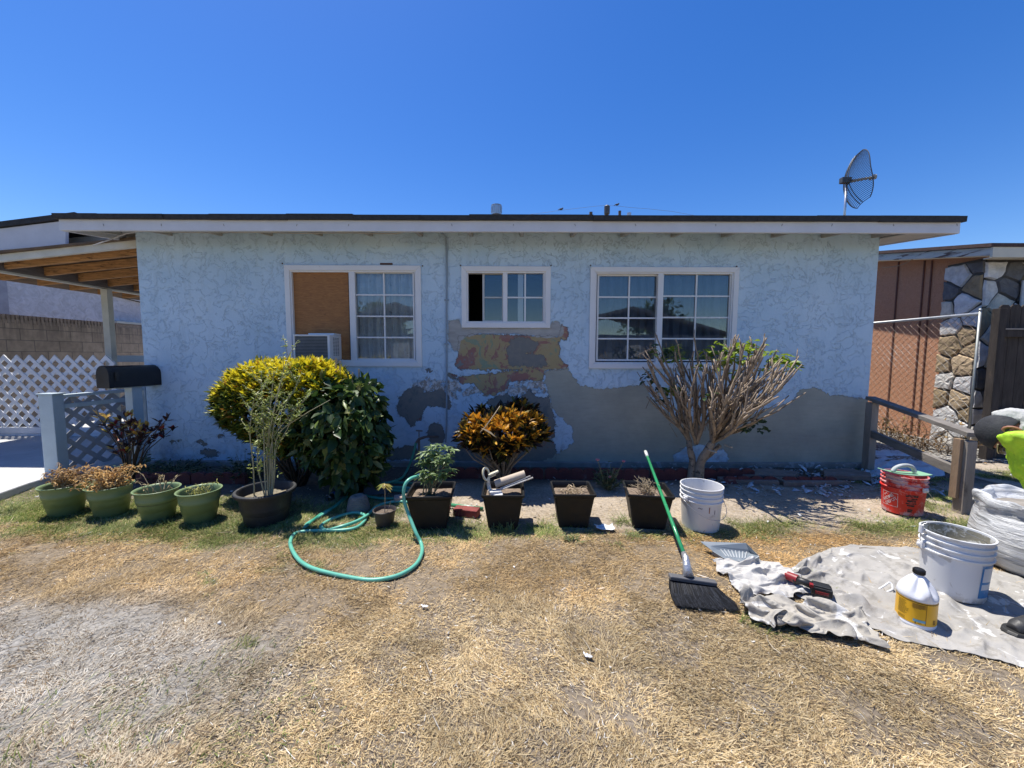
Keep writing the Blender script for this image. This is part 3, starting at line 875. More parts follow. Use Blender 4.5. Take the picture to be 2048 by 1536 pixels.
# ------------------------------------------------------------------ blades
SLABX = -4.98
def blades(name, n, region, kind, m, label, zmode='flat', lab_cat=None):
    """thin tapering blades, one triangle fan each"""
    Xs, Ys, Cs, Ls, Ws, El = [], [], [], [], [], []
    got = 0
    while got < n:
        k = n * 2
        # more blades where the lawn is near enough to be read one by one
        Yc = region[2] + (region[3] - region[2]) * RNG.random(k) ** 1.35
        Xc = RNG.uniform(-1, 1, k) * (Yc * 1.42 + 1.0)
        bed, green, dust, bare, orange, n1, n2, n4 = zones(Xc, Yc)
        if kind == 'straw':
            dens = (1 - bed) * (1 - .93 * bare) * (1 - .62 * dust) * (1 - .55 * green) + .07 * bed
            dens = dens * (.30 + 1.25 * sstep(.35, .65, fbm(Xc * 7, Yc * 7, 77, 3)))
            dens = dens * np.where(Xc < SLABX + .1, (Yc < 3.4), 1)
        else:
            dens = green * (.35 + .9 * sstep(.38, .6, fbm(Xc * 5, Yc * 5, 78, 3)))
        ok = (RNG.random(k) < dens) & (Yc > .25)
        Xc, Yc = Xc[ok], Yc[ok]; green = green[ok]; dust = dust[ok]; orange = orange[ok]; n1 = n1[ok]; n2 = n2[ok]
        m_ = len(Xc); r = RNG.random((m_, 1)); r2 = RNG.random((m_, 1)); r3 = RNG.random((m_, 1))
        if kind == 'straw':
            pale = np.array([.56, .46, .29]); gold = np.array([.46, .33, .155]); org = np.array([.40, .225, .085]); grey = np.array([.42, .395, .35]); brn = np.array([.13, .09, .05]); oliv = np.array([.30, .28, .12])
            cc = pale * (1 - r) + gold * r
            o = (orange[:, None] * .95)
            cc = cc * (1 - o) + (gold * .5 * (1 + r2 * .6) + org * .5) * o
            d = dust[:, None] * .8; cc = cc * (1 - d) + grey * (.8 + .4 * r) * d
            cc = np.where(r2 < .27, brn * (1 + r), cc)
            gg = np.clip(green[:, None] * 1.3 - .1, 0, 1); cc = np.where(r3 < gg * .5, oliv * (1 + .4 * r), cc)
            cc = np.where(r3 > .985, np.array([.7, .68, .62]), cc)
            L = (.010 + .022 * RNG.random(m_) ** 1.3) * np.where(RNG.random(m_) < .035, 2.8, 1); Wd = .0012 + .0018 * RNG.random(m_); e = RNG.random(m_) ** 2 * .55
        else:
            a_ = np.array([.14, .20, .045]); b_ = np.array([.26, .30, .09]); y_ = np.array([.42, .38, .17]); d_ = np.array([.075, .12, .03])
            cc = a_ * (1 - r) + b_ * r
            cc = np.where(r2 < .25, y_ * (.7 + .5 * r), cc); cc = np.where(r2 > .8, d_, cc)
            L = .018 + .040 * RNG.random(m_) ** 1.4; Wd = .0016 + .0018 * RNG.random(m_); e = .15 + RNG.random(m_) * .9
        Xs.append(Xc); Ys.append(Yc); Cs.append(cc); Ls.append(L); Ws.append(Wd); El.append(e); got += m_
    Xc = np.concatenate(Xs)[:n]; Yc = np.concatenate(Ys)[:n]; C = np.concatenate(Cs)[:n]; L = np.concatenate(Ls)[:n]; Wd = np.concatenate(Ws)[:n]; e = np.concatenate(El)[:n]
    # blades lie in drifts: local main direction plus scatter
    a = fbm(Xc * 1.3, Yc * 1.3, 91, 3) * 4 * PI + RNG.normal(0, .9, n)
    z = ground_z(Xc, Yc) + .001 + (.006 * RNG.random(n) if kind == 'straw' else 0)
    P = np.stack([Xc, Yc, z], 1)
    D = np.stack([np.cos(a) * np.cos(e), np.sin(a) * np.cos(e), np.sin(e)], 1)
    Sd = np.stack([-np.sin(a), np.cos(a), RNG.normal(0, .5, n)], 1); Sd = _norm(Sd)
    bend = RNG.normal(0, .22, (n, 1)); w = Wd[:, None]; l = L[:, None]
    mid = P + D * l * .55 + Sd * l * bend * .5
    tip = P + D * l + Sd * l * bend - np.array([0, 0, 1]) * l * .12 * (kind != 'straw')
    V = np.stack([P - Sd * w * .5, P + Sd * w * .5, mid + Sd * w * .5, tip, mid - Sd * w * .5], 1).reshape(-1, 3)
    V[:, 2] = np.maximum(V[:, 2], np.repeat(z, 5) - .0005)
    b0 = np.arange(n)[:, None] * 5
    Ft = np.concatenate([b0 + np.array([[0, 1, 2]]), b0 + np.array([[0, 2, 4]]), b0 + np.array([[4, 2, 3]])], 0)
    C = C * (.90 + .40 * sstep(.36, .62, fbm(Xc * 2.4, Yc * 3.4, 95, 4)))[:, None] * (.85 + .3 * vnoise(Xc * 14, Yc * 14, 96))[:, None]
    col = np.repeat(C * (1 + RNG.normal(0, .14, (n, 1))), 5, axis=0).clip(.01, .9)
    o = np_mesh(name, V, Ft, m, col=col)
    return tag(o, label, lab_cat, kind='stuff')
def blade_mat(name, tr):
    t = NT(name); c = t.attr('Col').outputs['Color']
    b = t.n('BsdfPrincipled', None, Base_Color=c, Roughness=.7); b.inputs['Specular IOR Level'].default_value = .25
    q = t.n('BsdfTranslucent', None, Color=c); mx = t.n('MixShader', None, Fac=tr)
    t.set(mx.inputs[1], b.outputs[0]); t.set(mx.inputs[2], q.outputs[0]); t.t.links.new(mx.outputs[0], t.out.inputs[0])
    return t.m
M_STRAW = blade_mat('dry_blade', .15); M_GREEN = blade_mat('green_blade', .3)
blades('dry_grass', 760000, (0, 0, .35, 3.7), 'straw', M_STRAW, 'dry straw coloured lawn grass in front of the pots', lab_cat='dry grass')
blades('green_grass', 110000, (0, 0, .8, 4.9), 'green', M_GREEN, 'patchy living green grass around the foot of the pots', lab_cat='grass')

# fallen chips, leaf bits, plaster crumbs
def debris(name, n, region, cols, size, label, cat, dens=None, flat=.004, wall=False):
    Xc = RNG.uniform(region[0], region[1], n * 3); Yc = RNG.uniform(region[2], region[3], n * 3)
    if dens is not None:
        ok = RNG.random(n * 3) < dens(Xc, Yc); Xc, Yc = Xc[ok], Yc[ok]
    Xc, Yc = Xc[:n], Yc[:n]; n = len(Xc)
    zz = ground_z(Xc, Yc) + .006
    k = 6; s = size * (.35 + RNG.random(n) ** 2 * 1.3)
    ang = np.sort(RNG.uniform(0, 2 * PI, (n, k)), axis=1); rad = s[:, None] * RNG.uniform(.5, 1.1, (n, k))
    tx, ty = RNG.normal(0, .35, n), RNG.normal(0, .35, n)
    px, py = rad * np.cos(ang), rad * np.sin(ang)
    pz = px * tx[:, None] + py * ty[:, None]
    pz -= pz.min(axis=1, keepdims=True)
    top = np.stack([Xc[:, None] + px, Yc[:, None] + py, zz[:, None] + pz + flat], -1)
    bot = top - np.array([0, 0, flat])
    V = np.concatenate([top, bot], 1).reshape(-1, 3)
    b0 = np.arange(n)[:, None] * 12
    tri = [[0, i, i + 1] for i in range(1, 5)]; side = []
    for i in range(6):
        j = (i + 1) % 6; side += [[i, i + 6, j + 6], [i, j + 6, j]]
    Ft = (b0[:, None, :] + np.array(tri + side)[None]).reshape(-1, 3)
    C = np.array(cols)[RNG.integers(0, len(cols), n)] * RNG.uniform(.75, 1.15, (n, 1))
    o = np_mesh(name, V, Ft, leafmat('debris_chip', 0.0, .8, .2), col=np.repeat(C, 12, axis=0))
    return tag(o, label, cat, kind='stuff')
debris('plaster_chips', 620, (1.9, 4.6, 3.75, 4.75), [(.55, .62, .68), (.62, .64, .66), (.42, .42, .40), (.34, .31, .27), (.50, .58, .66)], .030, 'scraped pale blue paint and plaster chips on the ground under the wall', 'debris')
debris('fallen_chips', 700, (-5, 4.6, 3.0, 4.7), [(.5, .48, .44), (.38, .33, .26), (.25, .19, .12), (.58, .58, .56)], .014, 'small chips and leaf bits scattered over the bare dirt bed', 'debris', lambda x, y: zones(x, y)[0])
debris('white_specks', 150, (-3.6, 3.6, .9, 2.9), [(.66, .65, .62), (.55, .52, .46)], .007, 'tiny pale specks of plaster scattered over the dry lawn', 'debris', flat=.003)
def twigs():
    mb = MB()
    for i in range(130):
        x = random.uniform(-3.4, 3.6); y = random.uniform(.95, 2.9); a = random.uniform(0, PI); L = random.uniform(.03, .13)
        pts = []; z = .012
        for k in range(4):
            pts.append((x, y, z + random.uniform(0, .008))); a += random.uniform(-.35, .35); x += math.cos(a) * L / 3; y += math.sin(a) * L / 3
        mb.tube(pts, [.0022, .002, .0016, .0009], 4, col=random.choice([(.30, .24, .17), (.16, .12, .08), (.42, .37, .29)]))
    o = mb.build('twig_litter', leafmat('twig', 0, .8, .2)); tag(o, 'thin dry twigs scattered over the lawn', 'twigs', kind='stuff')
twigs()

# concrete slab of the walkway, left
M_CONC = mat('pale_concrete', (.50, .50, .49), .85, .10, 3, .4, 80, dirt=(.42, .41, .39), dscale=4, dth=.6)
mb = MB()
mb.prism([(-14, 2.6), (SLABX - .12, 2.6), (SLABX + .10, 3.45), (-5.02, 3.9), (-5.08, 4.4), (-4.7, 4.9), (-4.68, 11), (-14, 11)], .16, 'z', -.10)
pv = mb.build('path', M_CONC, bevel=.012); tag(pv, kind='structure')
# pale gravel strip beyond the rail, right
mb = MB(); mb.prism([(4.75, 5.0), (7.0, 5.0), (7.0, 12), (4.75, 12)], .03, 'z', -.01)
t = NT('white_gravel'); v = t.coord('Object')
vo = t.n('TexVoronoi', dict(feature='F1'), Vector=v, Scale=28.0)
rnd = t.n('SeparateColor', None, Color=vo.outputs['Color']).outputs[0]
cg = t.mix(rnd, (.32, .29, .25, 1), (.68, .66, .60, 1))
cg = t.mix(t.mr(vo.outputs['Distance'], .35, .6), cg, (.08, .07, .06, 1))
b = t.bsdf(Base_Color=cg, Roughness=.9); t.set(b.inputs['Normal'], t.bump(t.mr(vo.outputs['Distance'], .1, .7, 1, 0), 1.0, .03))
o = mb.build('gravel', t.m); tag(o, kind='structure')
# ================================================================== SURROUNDINGS
M_LAT = mat('white_lattice', (.80, .82, .85), .55, .06, 6, .1, 50, dirt=(.32, .30, .28), dscale=8, dth=.7)
M_POSTP = mat('pale_blue_painted_wood', (.40, .48, .52), .6, .08, 5, .25, 50, dirt=(.24, .12, .07), dscale=6, dth=.73)
M_GREYW = mat('weathered_grey_wood', (.27, .235, .20), .85, .3, 6, .6, 70, dirt=(.10, .08, .065), dscale=7, dth=.60, stretch=(1, 1, .25))
M_RAILW = mat('weathered_rail_wood', (.20, .18, .16), .85, .3, 6, .6, 70, dirt=(.07, .06, .05), dscale=7, dth=.60, stretch=(.6, .6, 3))

# ---- patio cover on the left of the house
pc = thing('patio_cover', (0, 0, 0), 0, 'wooden patio cover with open rafters left of the house above the walkway', 'patio cover')
BX = -6.84
YR = 5.12
zb1 = W(270, 499, YR).z; zb0 = W(0, 527, YR).z; xb1 = XL + .02; xb0 = W(0, 527, YR).x
ks = (zb1 - zb0) / (W(270, 499, YR).x - xb0)
def pz(x): return zb1 + ks * (x - W(270, 499, YR).x)
mb = MB(); mb.prism([(xb1 - .06, pz(xb1)), (xb1 - .04, pz(xb1) + .095), (xb0 - .9, pz(xb0 - .9) + .095), (xb0 - .9, pz(xb0 - .9))], .045, 'y', YR - .06)
mb.build('front_rafter', M_CREAM, pc, bevel=.004)
for i in range(8):
    Y = YR + .12 + i * .44
    mb = MB(); mb.prism([(XL - .002, pz(XL) - .03), (XL - .002, pz(XL) + .085), (BX - .6, pz(BX - .6) + .085), (BX - .6, pz(BX - .6) - .03)], .042, 'y', Y)
    mb.build('rafter', M_RAFTER if i != 2 else M_RAFTER, pc)
mb = MB(); mb.prism([(XL - .2, pz(XL) - .045), (XL - .2, pz(XL) + .05), (XL - 1.1, pz(XL - 1.1) + .03), (XL - 1.1, pz(XL - 1.1) - .065)], .03, 'y', YR + .92)
mb.build('brace_board', M_GREENB, pc)
mb = MB(); mb.prism([(XL, pz(XL) + .097), (XL, pz(XL) + .122), (BX - 1.1, pz(BX - 1.1) + .122), (BX - 1.1, pz(BX - 1.1) + .097)], 3.9, 'y', YR - .10)
mb.build('decking', mat('deck_boards', (.13, .085, .05), .85, .4, 4, .4, 40), pc)
mb = MB(); mb.box2((BX - .05, 4.95, 2.50), (BX + .05, 9.0, 2.64)); mb.build('beam', M_BEAM, pc, bevel=.004)
mb = MB(); mb.box2((BX - .051, 4.94, 2.475), (BX + .051, 9.0, 2.499)); mb.build('beam_trim', M_CREAM, pc)
for (px, Y) in ((217, 6.52), ):
    mb = MB(); x = W(217, 640, Y).x; mb.box2((x - .055, Y - .045, .06), (x + .055, Y + .045, 2.47)); mb.build('post', M_CREAM, pc, bevel=.004)
mb = MB(); mb.box2((BX - .05, 8.8, .06), (BX + .05, 8.9, 2.47)); mb.build('post', M_CREAM, pc)

# ---- low side roof whose board shows left of the main eave
sr = thing('side_roof', (0, 0, 0), 0, 'white board and dark shingle edge sloping down left of the main eave', 'roof')
Ys = 5.3
p0 = W(131, 441, Ys); p1 = W(131, 489, Ys); q0 = W(0, 457, Ys); q1 = W(0, 500.5, Ys)
kt = (p0.z - q0.z) / (p0.x - q0.x); kb = (p1.z - q1.z) / (p1.x - q1.x)
xe = q0.x - 1.6
mb = MB(); mb.prism([(p1.x, p1.z), (p0.x, p0.z), (xe, q0.z - kt * 1.6), (xe, q1.z - kb * 1.6)], .04, 'y', Ys)
mb.build('barge_board', M_WHITE, sr, bevel=.004)
mb = MB(); th = W(60, 437, Ys).z - W(60, 448, Ys).z
mb.prism([(p0.x + .16, p0.z + .03), (p0.x + .16, p0.z + .03 + th), (xe, q0.z - kt * 1.6 + th), (xe, q0.z - kt * 1.6 + .002)], .06, 'y', Ys - .03)
mb.prism([(p0.x + .16, p0.z + .03), (p0.x + .16, p0.z + .03 + th * .8), (xe, q0.z - kt * 1.6 + th * .8), (xe, q0.z - kt * 1.6 + .002)], 3.6, 'y', Ys + .031)
mb.build('shingles', M_SHINGLE, sr)
mb = MB()
for i in range(6):
    Y = Ys + .35 + i * .55
    mb2 = MB(); mb2.prism([(p1.x + .2, p1.z + .08), (p1.x + .2, p1.z + .24), (xe, q1.z - kb * 1.6 + .19), (xe, q1.z - kb * 1.6 + .05)], .04, 'y', Y); mb2.build('rafter', M_SOFFIT, sr)

# ---- lattice
def lattice(name, org, ux, wid, z0, z1, pitch, sw, th, m, parent=None, edge=True):
    """diagonal slats clipped to a rectangle in the vertical plane through org along ux"""
    ux = Vector(ux).normalized(); nrm = ux.cross(Vector((0, 0, 1)))
    mb = MB(); org = Vector(org)
    H = z1 - z0
    for sgn, off in ((1, -th / 2), (-1, th / 2)):
        k = -H - wid
        while k < wid + H:
            pts = []
            # line: u = k + sgn * v
            cand = []
            for v_ in (0, H):
                u_ = k + sgn * v_
                if 0 <= u_ <= wid: cand.append((u_, v_))
            for u_ in (0, wid):
                v_ = (u_ - k) * sgn
                if 0 < v_ < H: cand.append((u_, v_))
            if len(cand) >= 2:
                a, b = max(((p, q) for p in cand for q in cand), key=lambda t: (t[0][0] - t[1][0]) ** 2 + (t[0][1] - t[1][1]) ** 2)
                A = org + ux * a[0] + Vector((0, 0, z0 + a[1])) + nrm * off; B = org + ux * b[0] + Vector((0, 0, z0 + b[1])) + nrm * off
                if (A - B).length > .03: mb.beam(A, B, th * .9, sw, up=nrm.cross(B - A))
            k += pitch
    return mb.build(name, m, parent)
lf = thing('lattice_fence', (-7.5, 6.2, 0), 0, 'tall white lattice fence panel standing across the walkway at the left', 'fence')
lx1 = W(234, 800, 6.2).x
o = lattice('lattice_panel', (-12 + 7.5, 0, 0), (1, 0, 0), lx1 + 12, .22, W(100, 712, 6.2).z, .205, .054, .014, M_LAT, lf)
mb = MB(); mb.box2((-4.5, -.02, .10), (lx1 + 7.5, .02, .20)); mb.box2((-4.5, -.015, .0), (lx1 + 7.5, .02, .095)); mb.build('bottom_board', M_LAT, lf, bevel=.004)
mb = MB(); zt = W(100, 712, 6.2).z; mb.box2((-4.5, .025, zt - .30), (lx1 + 7.5, .05, zt - .27)); mb.build('rail', M_LAT, lf)
rb = thing('board_fence', (0, 0, 0), 0, 'pale horizontal fence boards behind the lattice, beside the wall corner', 'fence')
a = W(225, 711, 6.75); b = W(288, 724, 6.75)
mb = MB(); mb.box2((a.x, 6.75, b.z), (XL + .4, 6.79, a.z)); mb.build('board', M_POSTP, rb)
mb = MB(); a = W(236, 733, 6.75); b = W(288, 737, 6.75); mb.box2((a.x, 6.75, b.z), (XL + .4, 6.78, a.z)); mb.box2((XL - .9, 6.75, .06), (XL - .84, 6.79, b.z)); mb.build('board', M_LAT, rb)

# ---- low lattice rail with posts
lr = thing('railing', (-5.15, 4.26, 0), 0, 'low railing with lattice infill and thick pale blue painted posts', 'railing')
mb = MB(); mb.box2((-.11, -.02, -.04), (.05, .09, .94)); mb.build('post', M_POSTP, lr, bevel=.005)
mb = MB(); mb.box2((-.125, -.03, .941), (.065, .10, .957)); mb.build('post_cap', M_POSTP, lr, bevel=.003)
mb = MB(); mb.box2((.13, .86, -.04), (.24, .95, .955)); mb.build('post', M_POSTP, lr, bevel=.005)
mb = MB(); mb.beam((0, .09, .915), (.18, .87, .93), .09, .035); mb.build('rail', M_POSTP, lr, bevel=.003)
mb = MB(); mb.beam((0.02, .09, .80), (.18, .87, .81), .03, .05); mb.build('rail', M_POSTP, lr, bevel=.003)
lattice('lattice_panel', (.0, .09, 0), (.19, .80, 0), .80, .05, .90, .185, .05, .012, mat('grey_lattice', (.30, .31, .33), .7, .1, 5, .2, 40), lr)
# ---- mailbox
mbx = thing('mailbox', (-4.52, 4.56, 1.015), R(-10), 'black arched metal mailbox on a pale post at the left corner of the house', 'mailbox')
M_BLK = mat('black_painted_metal', (.012, .012, .014), .38, .3, 8, .15, 40, dirt=(.05, .045, .04), dscale=9, dth=.66)
prof = [(-.085, 0), (-.085, .15)] + [(-.085 * math.cos(a * PI / 10), .15 + .10 * math.sin(a * PI / 10)) for a in range(1, 10)] + [(.085, .15), (.085, 0)]
mb = MB(); n = len(prof)
vs = [(p[0], -.27, p[1]) for p in prof] + [(p[0], .27, p[1]) for p in prof]
mb.add(vs, [tuple(range(n)), tuple(range(2 * n - 1, n - 1, -1))] + [(i, (i + 1) % n, (i + 1) % n + n, i + n) for i in range(n)])
mb.build('body', M_BLK, mbx, auto=35)
mb = MB(); p2_ = [(x * 1.06, z * 1.02 - .002) for x, z in prof]
mb.prism(p2_, .03, 'y', -.285)
mb2 = MB(); mb2.prism(p2_, .022, 'y', .258); mb2.build('rear_panel', M_BLK, mbx, bevel=.003)
mb.build('door', M_BLK, mbx, bevel=.003)
mb = MB(); mb.box((.092, -.21, .13), (.01, .03, .10)); mb.tube([(.09, -.21, .14), (.102, -.21, .14)], .02, 10); mb.build('flag', mat('dull_black_flag', (.03, .028, .026), .5), mbx, bevel=.002)
mb = MB(); mb.box((0, 0, -.012 + .01), (.13, .42, .02)); mb.build('base_board', M_POSTP, mbx)
mb = MB(); mb.box2((-.055, -.045, -1.05), (.055, .065, -.013)); mb.build('post', M_POSTP, mbx, bevel=.004)

# ---- concrete block wall and the house beyond it, left
def block_mat():
    t = NT('concrete_block'); v = t.coord('Object')
    # faces lie in the plane X = const
    v2 = t.n('CombineXYZ', None); s = t.n('SeparateXYZ', None, Vector=v).outputs
    t.set(v2.inputs[0], s[1]); t.set(v2.inputs[1], s[2])
    br = t.n('TexBrick', dict(offset=.5), Vector=v2.outputs[0], Scale=1.0, Mortar_Size=.006, Mortar_Smooth=.2, Brick_Width=.40, Row_Height=.205, Color1=(.27, .215, .17, 1), Color2=(.35, .28, .22, 1), Mortar=(.13, .11, .10, 1))
    c = t.mix(1.0, br.outputs[0], t.n('CombineColor', None, Red=t.mr(t.noise(v, 9, 6, .6), .3, .7, .8, 1.2), Green=t.mr(t.noise(v, 9, 6, .6), .3, .7, .8, 1.2), Blue=t.mr(t.noise(v, 9, 6, .6), .3, .7, .8, 1.2)).outputs[0], 'MULTIPLY')
    # stains running from the top
    st = t.math('MULTIPLY', t.mr(s[2], 1.5, 2.05, 0, 1), t.mr(t.noise(t.mapping(v, (1, 9, .5)), 2.5, 4, .6), .42, .55))
    c = t.mix(t.math('MULTIPLY', st, .55), c, (.10, .085, .075, 1))
    b = t.bsdf(Base_Color=c, Roughness=.92)
    t.set(b.inputs['Normal'], t.bump(t.math('ADD', br.outputs['Fac'], t.math('MULTIPLY', t.noise(v, 90, 4), -.3)), -.5, .01))
    return t.m
bw = thing('block_wall', (-9, 0, 0), 0, 'tan concrete block wall behind the white lattice at the left edge', 'wall')
mb = MB(); mb.box2((-.1, 2.0, -.05), (.1, 16, 2.0)); mb.build('wall', block_mat(), bw)
mb = MB(); Y = 2.0
while Y < 16:
    if abs((Y % 4.0) - 1.0) > .3: mb.box2((-.105, Y, 1.935), (.105, Y + .036, 2.09))
    Y += .062
mb.box2((-.09, 2.0, 2.0), (.09, 16, 2.07))
mb.build('cap_course', mat('fluted_block', (.25, .20, .165), .9, .3, 12, .4, 60), bw)
nh = thing('neighbour_house', (-11, 0, 0), 0, 'white stucco house with gable end beyond the block wall on the left', 'house')
a = WX(143.6, 571, -11); b = WX(280, 604, -11)
kz = (b.z - a.z) / (b.y - a.y)
def nz(Y): return a.z + kz * (Y - a.y)
mb = MB()
pk = 5.5
mb.prism([(pk, 0), (16, 0), (16, nz(16) - .02), (pk, nz(pk) - .02)], .2, 'x', -.2)
def swirl_mat(name, c1, c2, sc=6, bs=1.0):
    t = NT(name); v = t.coord('Object')
    n = t.noise(v, sc, 8, .62, 1.6)
    c = t.mix(t.mr(n, .35, .62), (*c1, 1), (*c2, 1))
    b = t.bsdf(Base_Color=c, Roughness=.85); t.set(b.inputs['Normal'], t.bump(n, bs, .03)); return t.m
mb.build('wall', swirl_mat('white_swirl_stucco', (.50, .47, .47), (.66, .63, .65)), nh)
mb = MB(); mb.prism([(pk, nz(pk)), (16, nz(16)), (16, nz(16) + .14), (pk, nz(pk) + .14)], .04, 'x', .05)
mb.build('fascia', M_WHITE, nh)
mb = MB(); mb.prism([(pk, nz(pk) + .141), (16, nz(16) + .141), (16, nz(16) + .17), (pk, nz(pk) + .17)], -4, 'x', .1); mb.build('roof', M_SHINGLE, nh)
w = WX(0, 640, -10.99); w2_ = WX(11, 560, -10.99)
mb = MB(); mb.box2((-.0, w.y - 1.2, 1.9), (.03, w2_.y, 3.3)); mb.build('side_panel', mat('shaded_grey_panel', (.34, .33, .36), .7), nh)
mb = MB(); s_ = WX(229, 634, -10.9); mb.box2((.0, s_.y, 2.24), (.16, 16, 2.30)); mb.build('ledge', M_CREAM, nh)
mb = MB(); mb.box2((.0, s_.y + .1, 2.10), (.10, 16, 2.20)); mb.build('trim_board', mat('orange_board', (.36, .15, .06), .8), nh)

def tree(name, x, y, h, crown, label, n=5000, leaf=.22, cols=((.05, .09, .03), (.09, .14, .045)), seed=1, group=None, base=.42):
    rg = np.random.default_rng(seed)
    tr = thing(name, (x, y, 0), 0, label, 'tree', group)
    mb = MB(); pts = [(0, 0, 0), (.05 * h * .1, 0, h * .25), (.02, .03, h * .55)]
    mb.tube(pts, [h * .035, h * .028, h * .018], 9)
    for i in range(9):
        a = i * 2.4; r = crown * rg.uniform(.4, .75); z0 = h * rg.uniform(.3, .5)
        mb.tube([(0, 0, z0), (r * .5 * math.cos(a), r * .5 * math.sin(a), z0 + h * .16), (r * math.cos(a), r * math.sin(a), z0 + h * rg.uniform(.25, .38))], [h * .014, h * .009, h * .003], 6)
    mb.build('trunk', mat('tree_bark', (.16, .12, .09), .9, .3, 8, .6, 30), tr, smooth=True)
    cl = []
    for i in range(26):
        a = rg.uniform(0, 2 * PI); r = crown * math.sqrt(rg.random()) * .8; z = h * (base + .12 + (1 - base - .15) * rg.random() ** .8 * (1 - .35 * r / crown))
        cl.append((r * math.cos(a), r * math.sin(a), z, crown * rg.uniform(.22, .42)))
    cl = np.array(cl); k = rg.integers(0, len(cl), n)
    u = _norm(rg.normal(0, 1, (n, 3))); rr = cl[k, 3:4] * rg.random((n, 1)) ** .4
    P = cl[k, :3] + u * rr * np.array([1, 1, .75])
    D = u + rg.normal(0, .6, (n, 3)); D[:, 2] -= .2
    t_ = rg.random((n, 1)); C = np.array(cols[0]) * (1 - t_) + np.array(cols[1]) * t_
    V, Fc, cc = leaves_np(P, D, leaf * rg.uniform(.6, 1.2, n), leaf * .5, C)
    np_mesh('crown', V, Fc, leafmat('tree_leaf', .25, .6, .3), tr, col=cc)
    return tr
q = W(262, 585, 24)
tree('tree', q.x - .6, 24, 6.6, 2.4, 'dark green tree showing under the patio beam beyond the white house', 5000, .25, seed=5)

# ---- neighbour's house, right: brown stucco, timber strips, stone facing
rh = thing('neighbour_house', (7, 0, 0), 0, 'brown stucco house with stone facing behind the chain link fence', 'house')
def rz(Y): # roof underside, falling towards us
    A = WX(1760, 521, 6.65); B = WX(1983, 511, 6.65); return A.z + (B.z - A.z) * (Y - A.y) / (B.y - A.y)
YC = WX(1944, 800, 7.0).y
YS = WX(1880, 760, 7.0).y
M_BROWN = swirl_mat('brown_stucco', (.50, .235, .125), (.58, .30, .175), 26, .45)
mb = MB(); mb.prism([(YC, 0), (13, 0), (13, rz(13)), (YC, rz(YC))], .2, 'x', 0); mb.box2((.201, YC, 0), (8, YC + .2, rz(YC) - .02)); mb.build('wall', M_BROWN, rh)
mb = MB()
M_STRIP = mat('dark_red_strip', (.14, .055, .035), .8, .2)
for y_ in (1785, 1836, 1851):
    Yx = WX(y_, 700, 6.99).y
    mb = MB(); mb.box2((-.014, Yx, .05), (-.001, Yx + .022, rz(Yx) - .02)); mb.build('trim_strip', M_STRIP, rh)
# stones: irregular slabs over dark mortar
mort = MB(); mort.box2((-.03, YC - .03, 0), (-.002, YS, rz(YC) - .02)); mort.box2((-.03, YC - .03, 0), (3.2, YC - .002, rz(YC) - .05))
mort.build('mortar', mat('dark_mortar', (.09, .085, .075), .95, .2), rh)
def stones(parent, du, dv, place, nst, seed, m):
    rg = random.Random(seed); pts = []
    tries = 0
    while len(pts) < nst and tries < 4000:
        tries += 1; p = (rg.uniform(0, du), rg.uniform(0, dv))
        if all((p[0] - q[0]) ** 2 + ((p[1] - q[1]) * 1.1) ** 2 > .25 ** 2 for q in pts): pts.append(p)
    cols = [(.72, .71, .69), (.70, .70, .70), (.66, .66, .65), (.40, .30, .18), (.32, .24, .14), (.14, .14, .145), (.70, .68, .63), (.50, .38, .24), (.68, .62, .50)]
    mb = MB()
    for i, p in enumerate(pts):
        # voronoi cell clipped from a square
        poly = [(max(0, p[0] - .7), max(0, p[1] - .7)), (min(du, p[0] + .7), max(0, p[1] - .7)), (min(du, p[0] + .7), min(dv, p[1] + .7)), (max(0, p[0] - .7), min(dv, p[1] + .7))]
        for q in pts:
            if q is p: continue
            mx, my = (p[0] + q[0]) / 2, (p[1] + q[1]) / 2; dx, dy = q[0] - p[0], q[1] - p[1]; L = math.hypot(dx, dy)
            if L > 1.2: continue
            out = []
            g = lambda s: (s[0] - mx) * dx / L + (s[1] - my) * dy / L + .012
            for a in range(len(poly)):
                A, B = poly[a], poly[(a + 1) % len(poly)]; ga, gb = g(A), g(B)
                if ga <= 0: out.append(A)
                if ga * gb < 0: t_ = ga / (ga - gb); out.append((A[0] + (B[0] - A[0]) * t_, A[1] + (B[1] - A[1]) * t_))
            poly = out
            if len(poly) < 3: break
        if len(poly) < 3: continue
        cx = sum(a[0] for a in poly) / len(poly); cy = sum(a[1] for a in poly) / len(poly)
        # jittered outline
        ol = []
        for a in range(len(poly)):
            A, B = poly[a], poly[(a + 1) % len(poly)]
            for s in (0, .33, .66): ol.append((A[0] + (B[0] - A[0]) * s + rg.uniform(-.010, .010), A[1] + (B[1] - A[1]) * s + rg.uniform(-.010, .010)))
        h = rg.uniform(.02, .035); c = rg.choice(cols); n = len(ol)
        vs = [place(a[0], a[1], .0) for a in ol] + [place(cx + (a[0] - cx) * .9, cy + (a[1] - cy) * .9, h) for a in ol] + [place(cx + (a[0] - cx) * .45, cy + (a[1] - cy) * .45, h * rg.uniform(1.0, 1.35)) for a in ol] + [place(cx, cy, h * 1.2)]
        fs = []
        for a in range(n):
            b = (a + 1) % n
            fs += [(a, b, b + n, a + n), (a + n, b + n, b + 2 * n, a + 2 * n), (a + 2 * n, b + 2 * n, 3 * n)]
        mb.add(vs, fs, 0, c)
    return mb.build('stone_facing', m, parent, smooth=False)
M_STONE = mat('facing_stone', (1, 1, 1), .85, .25, 9, 1.0, 22, attr=True, dirt=(.16, .12, .09), dscale=7, dth=.68)
stones(rh, YS - YC + .06, rz(YC) - .05, lambda u, v_, h: (-.03 - h, YC - .03 + u, v_), 30, 14, M_STONE)
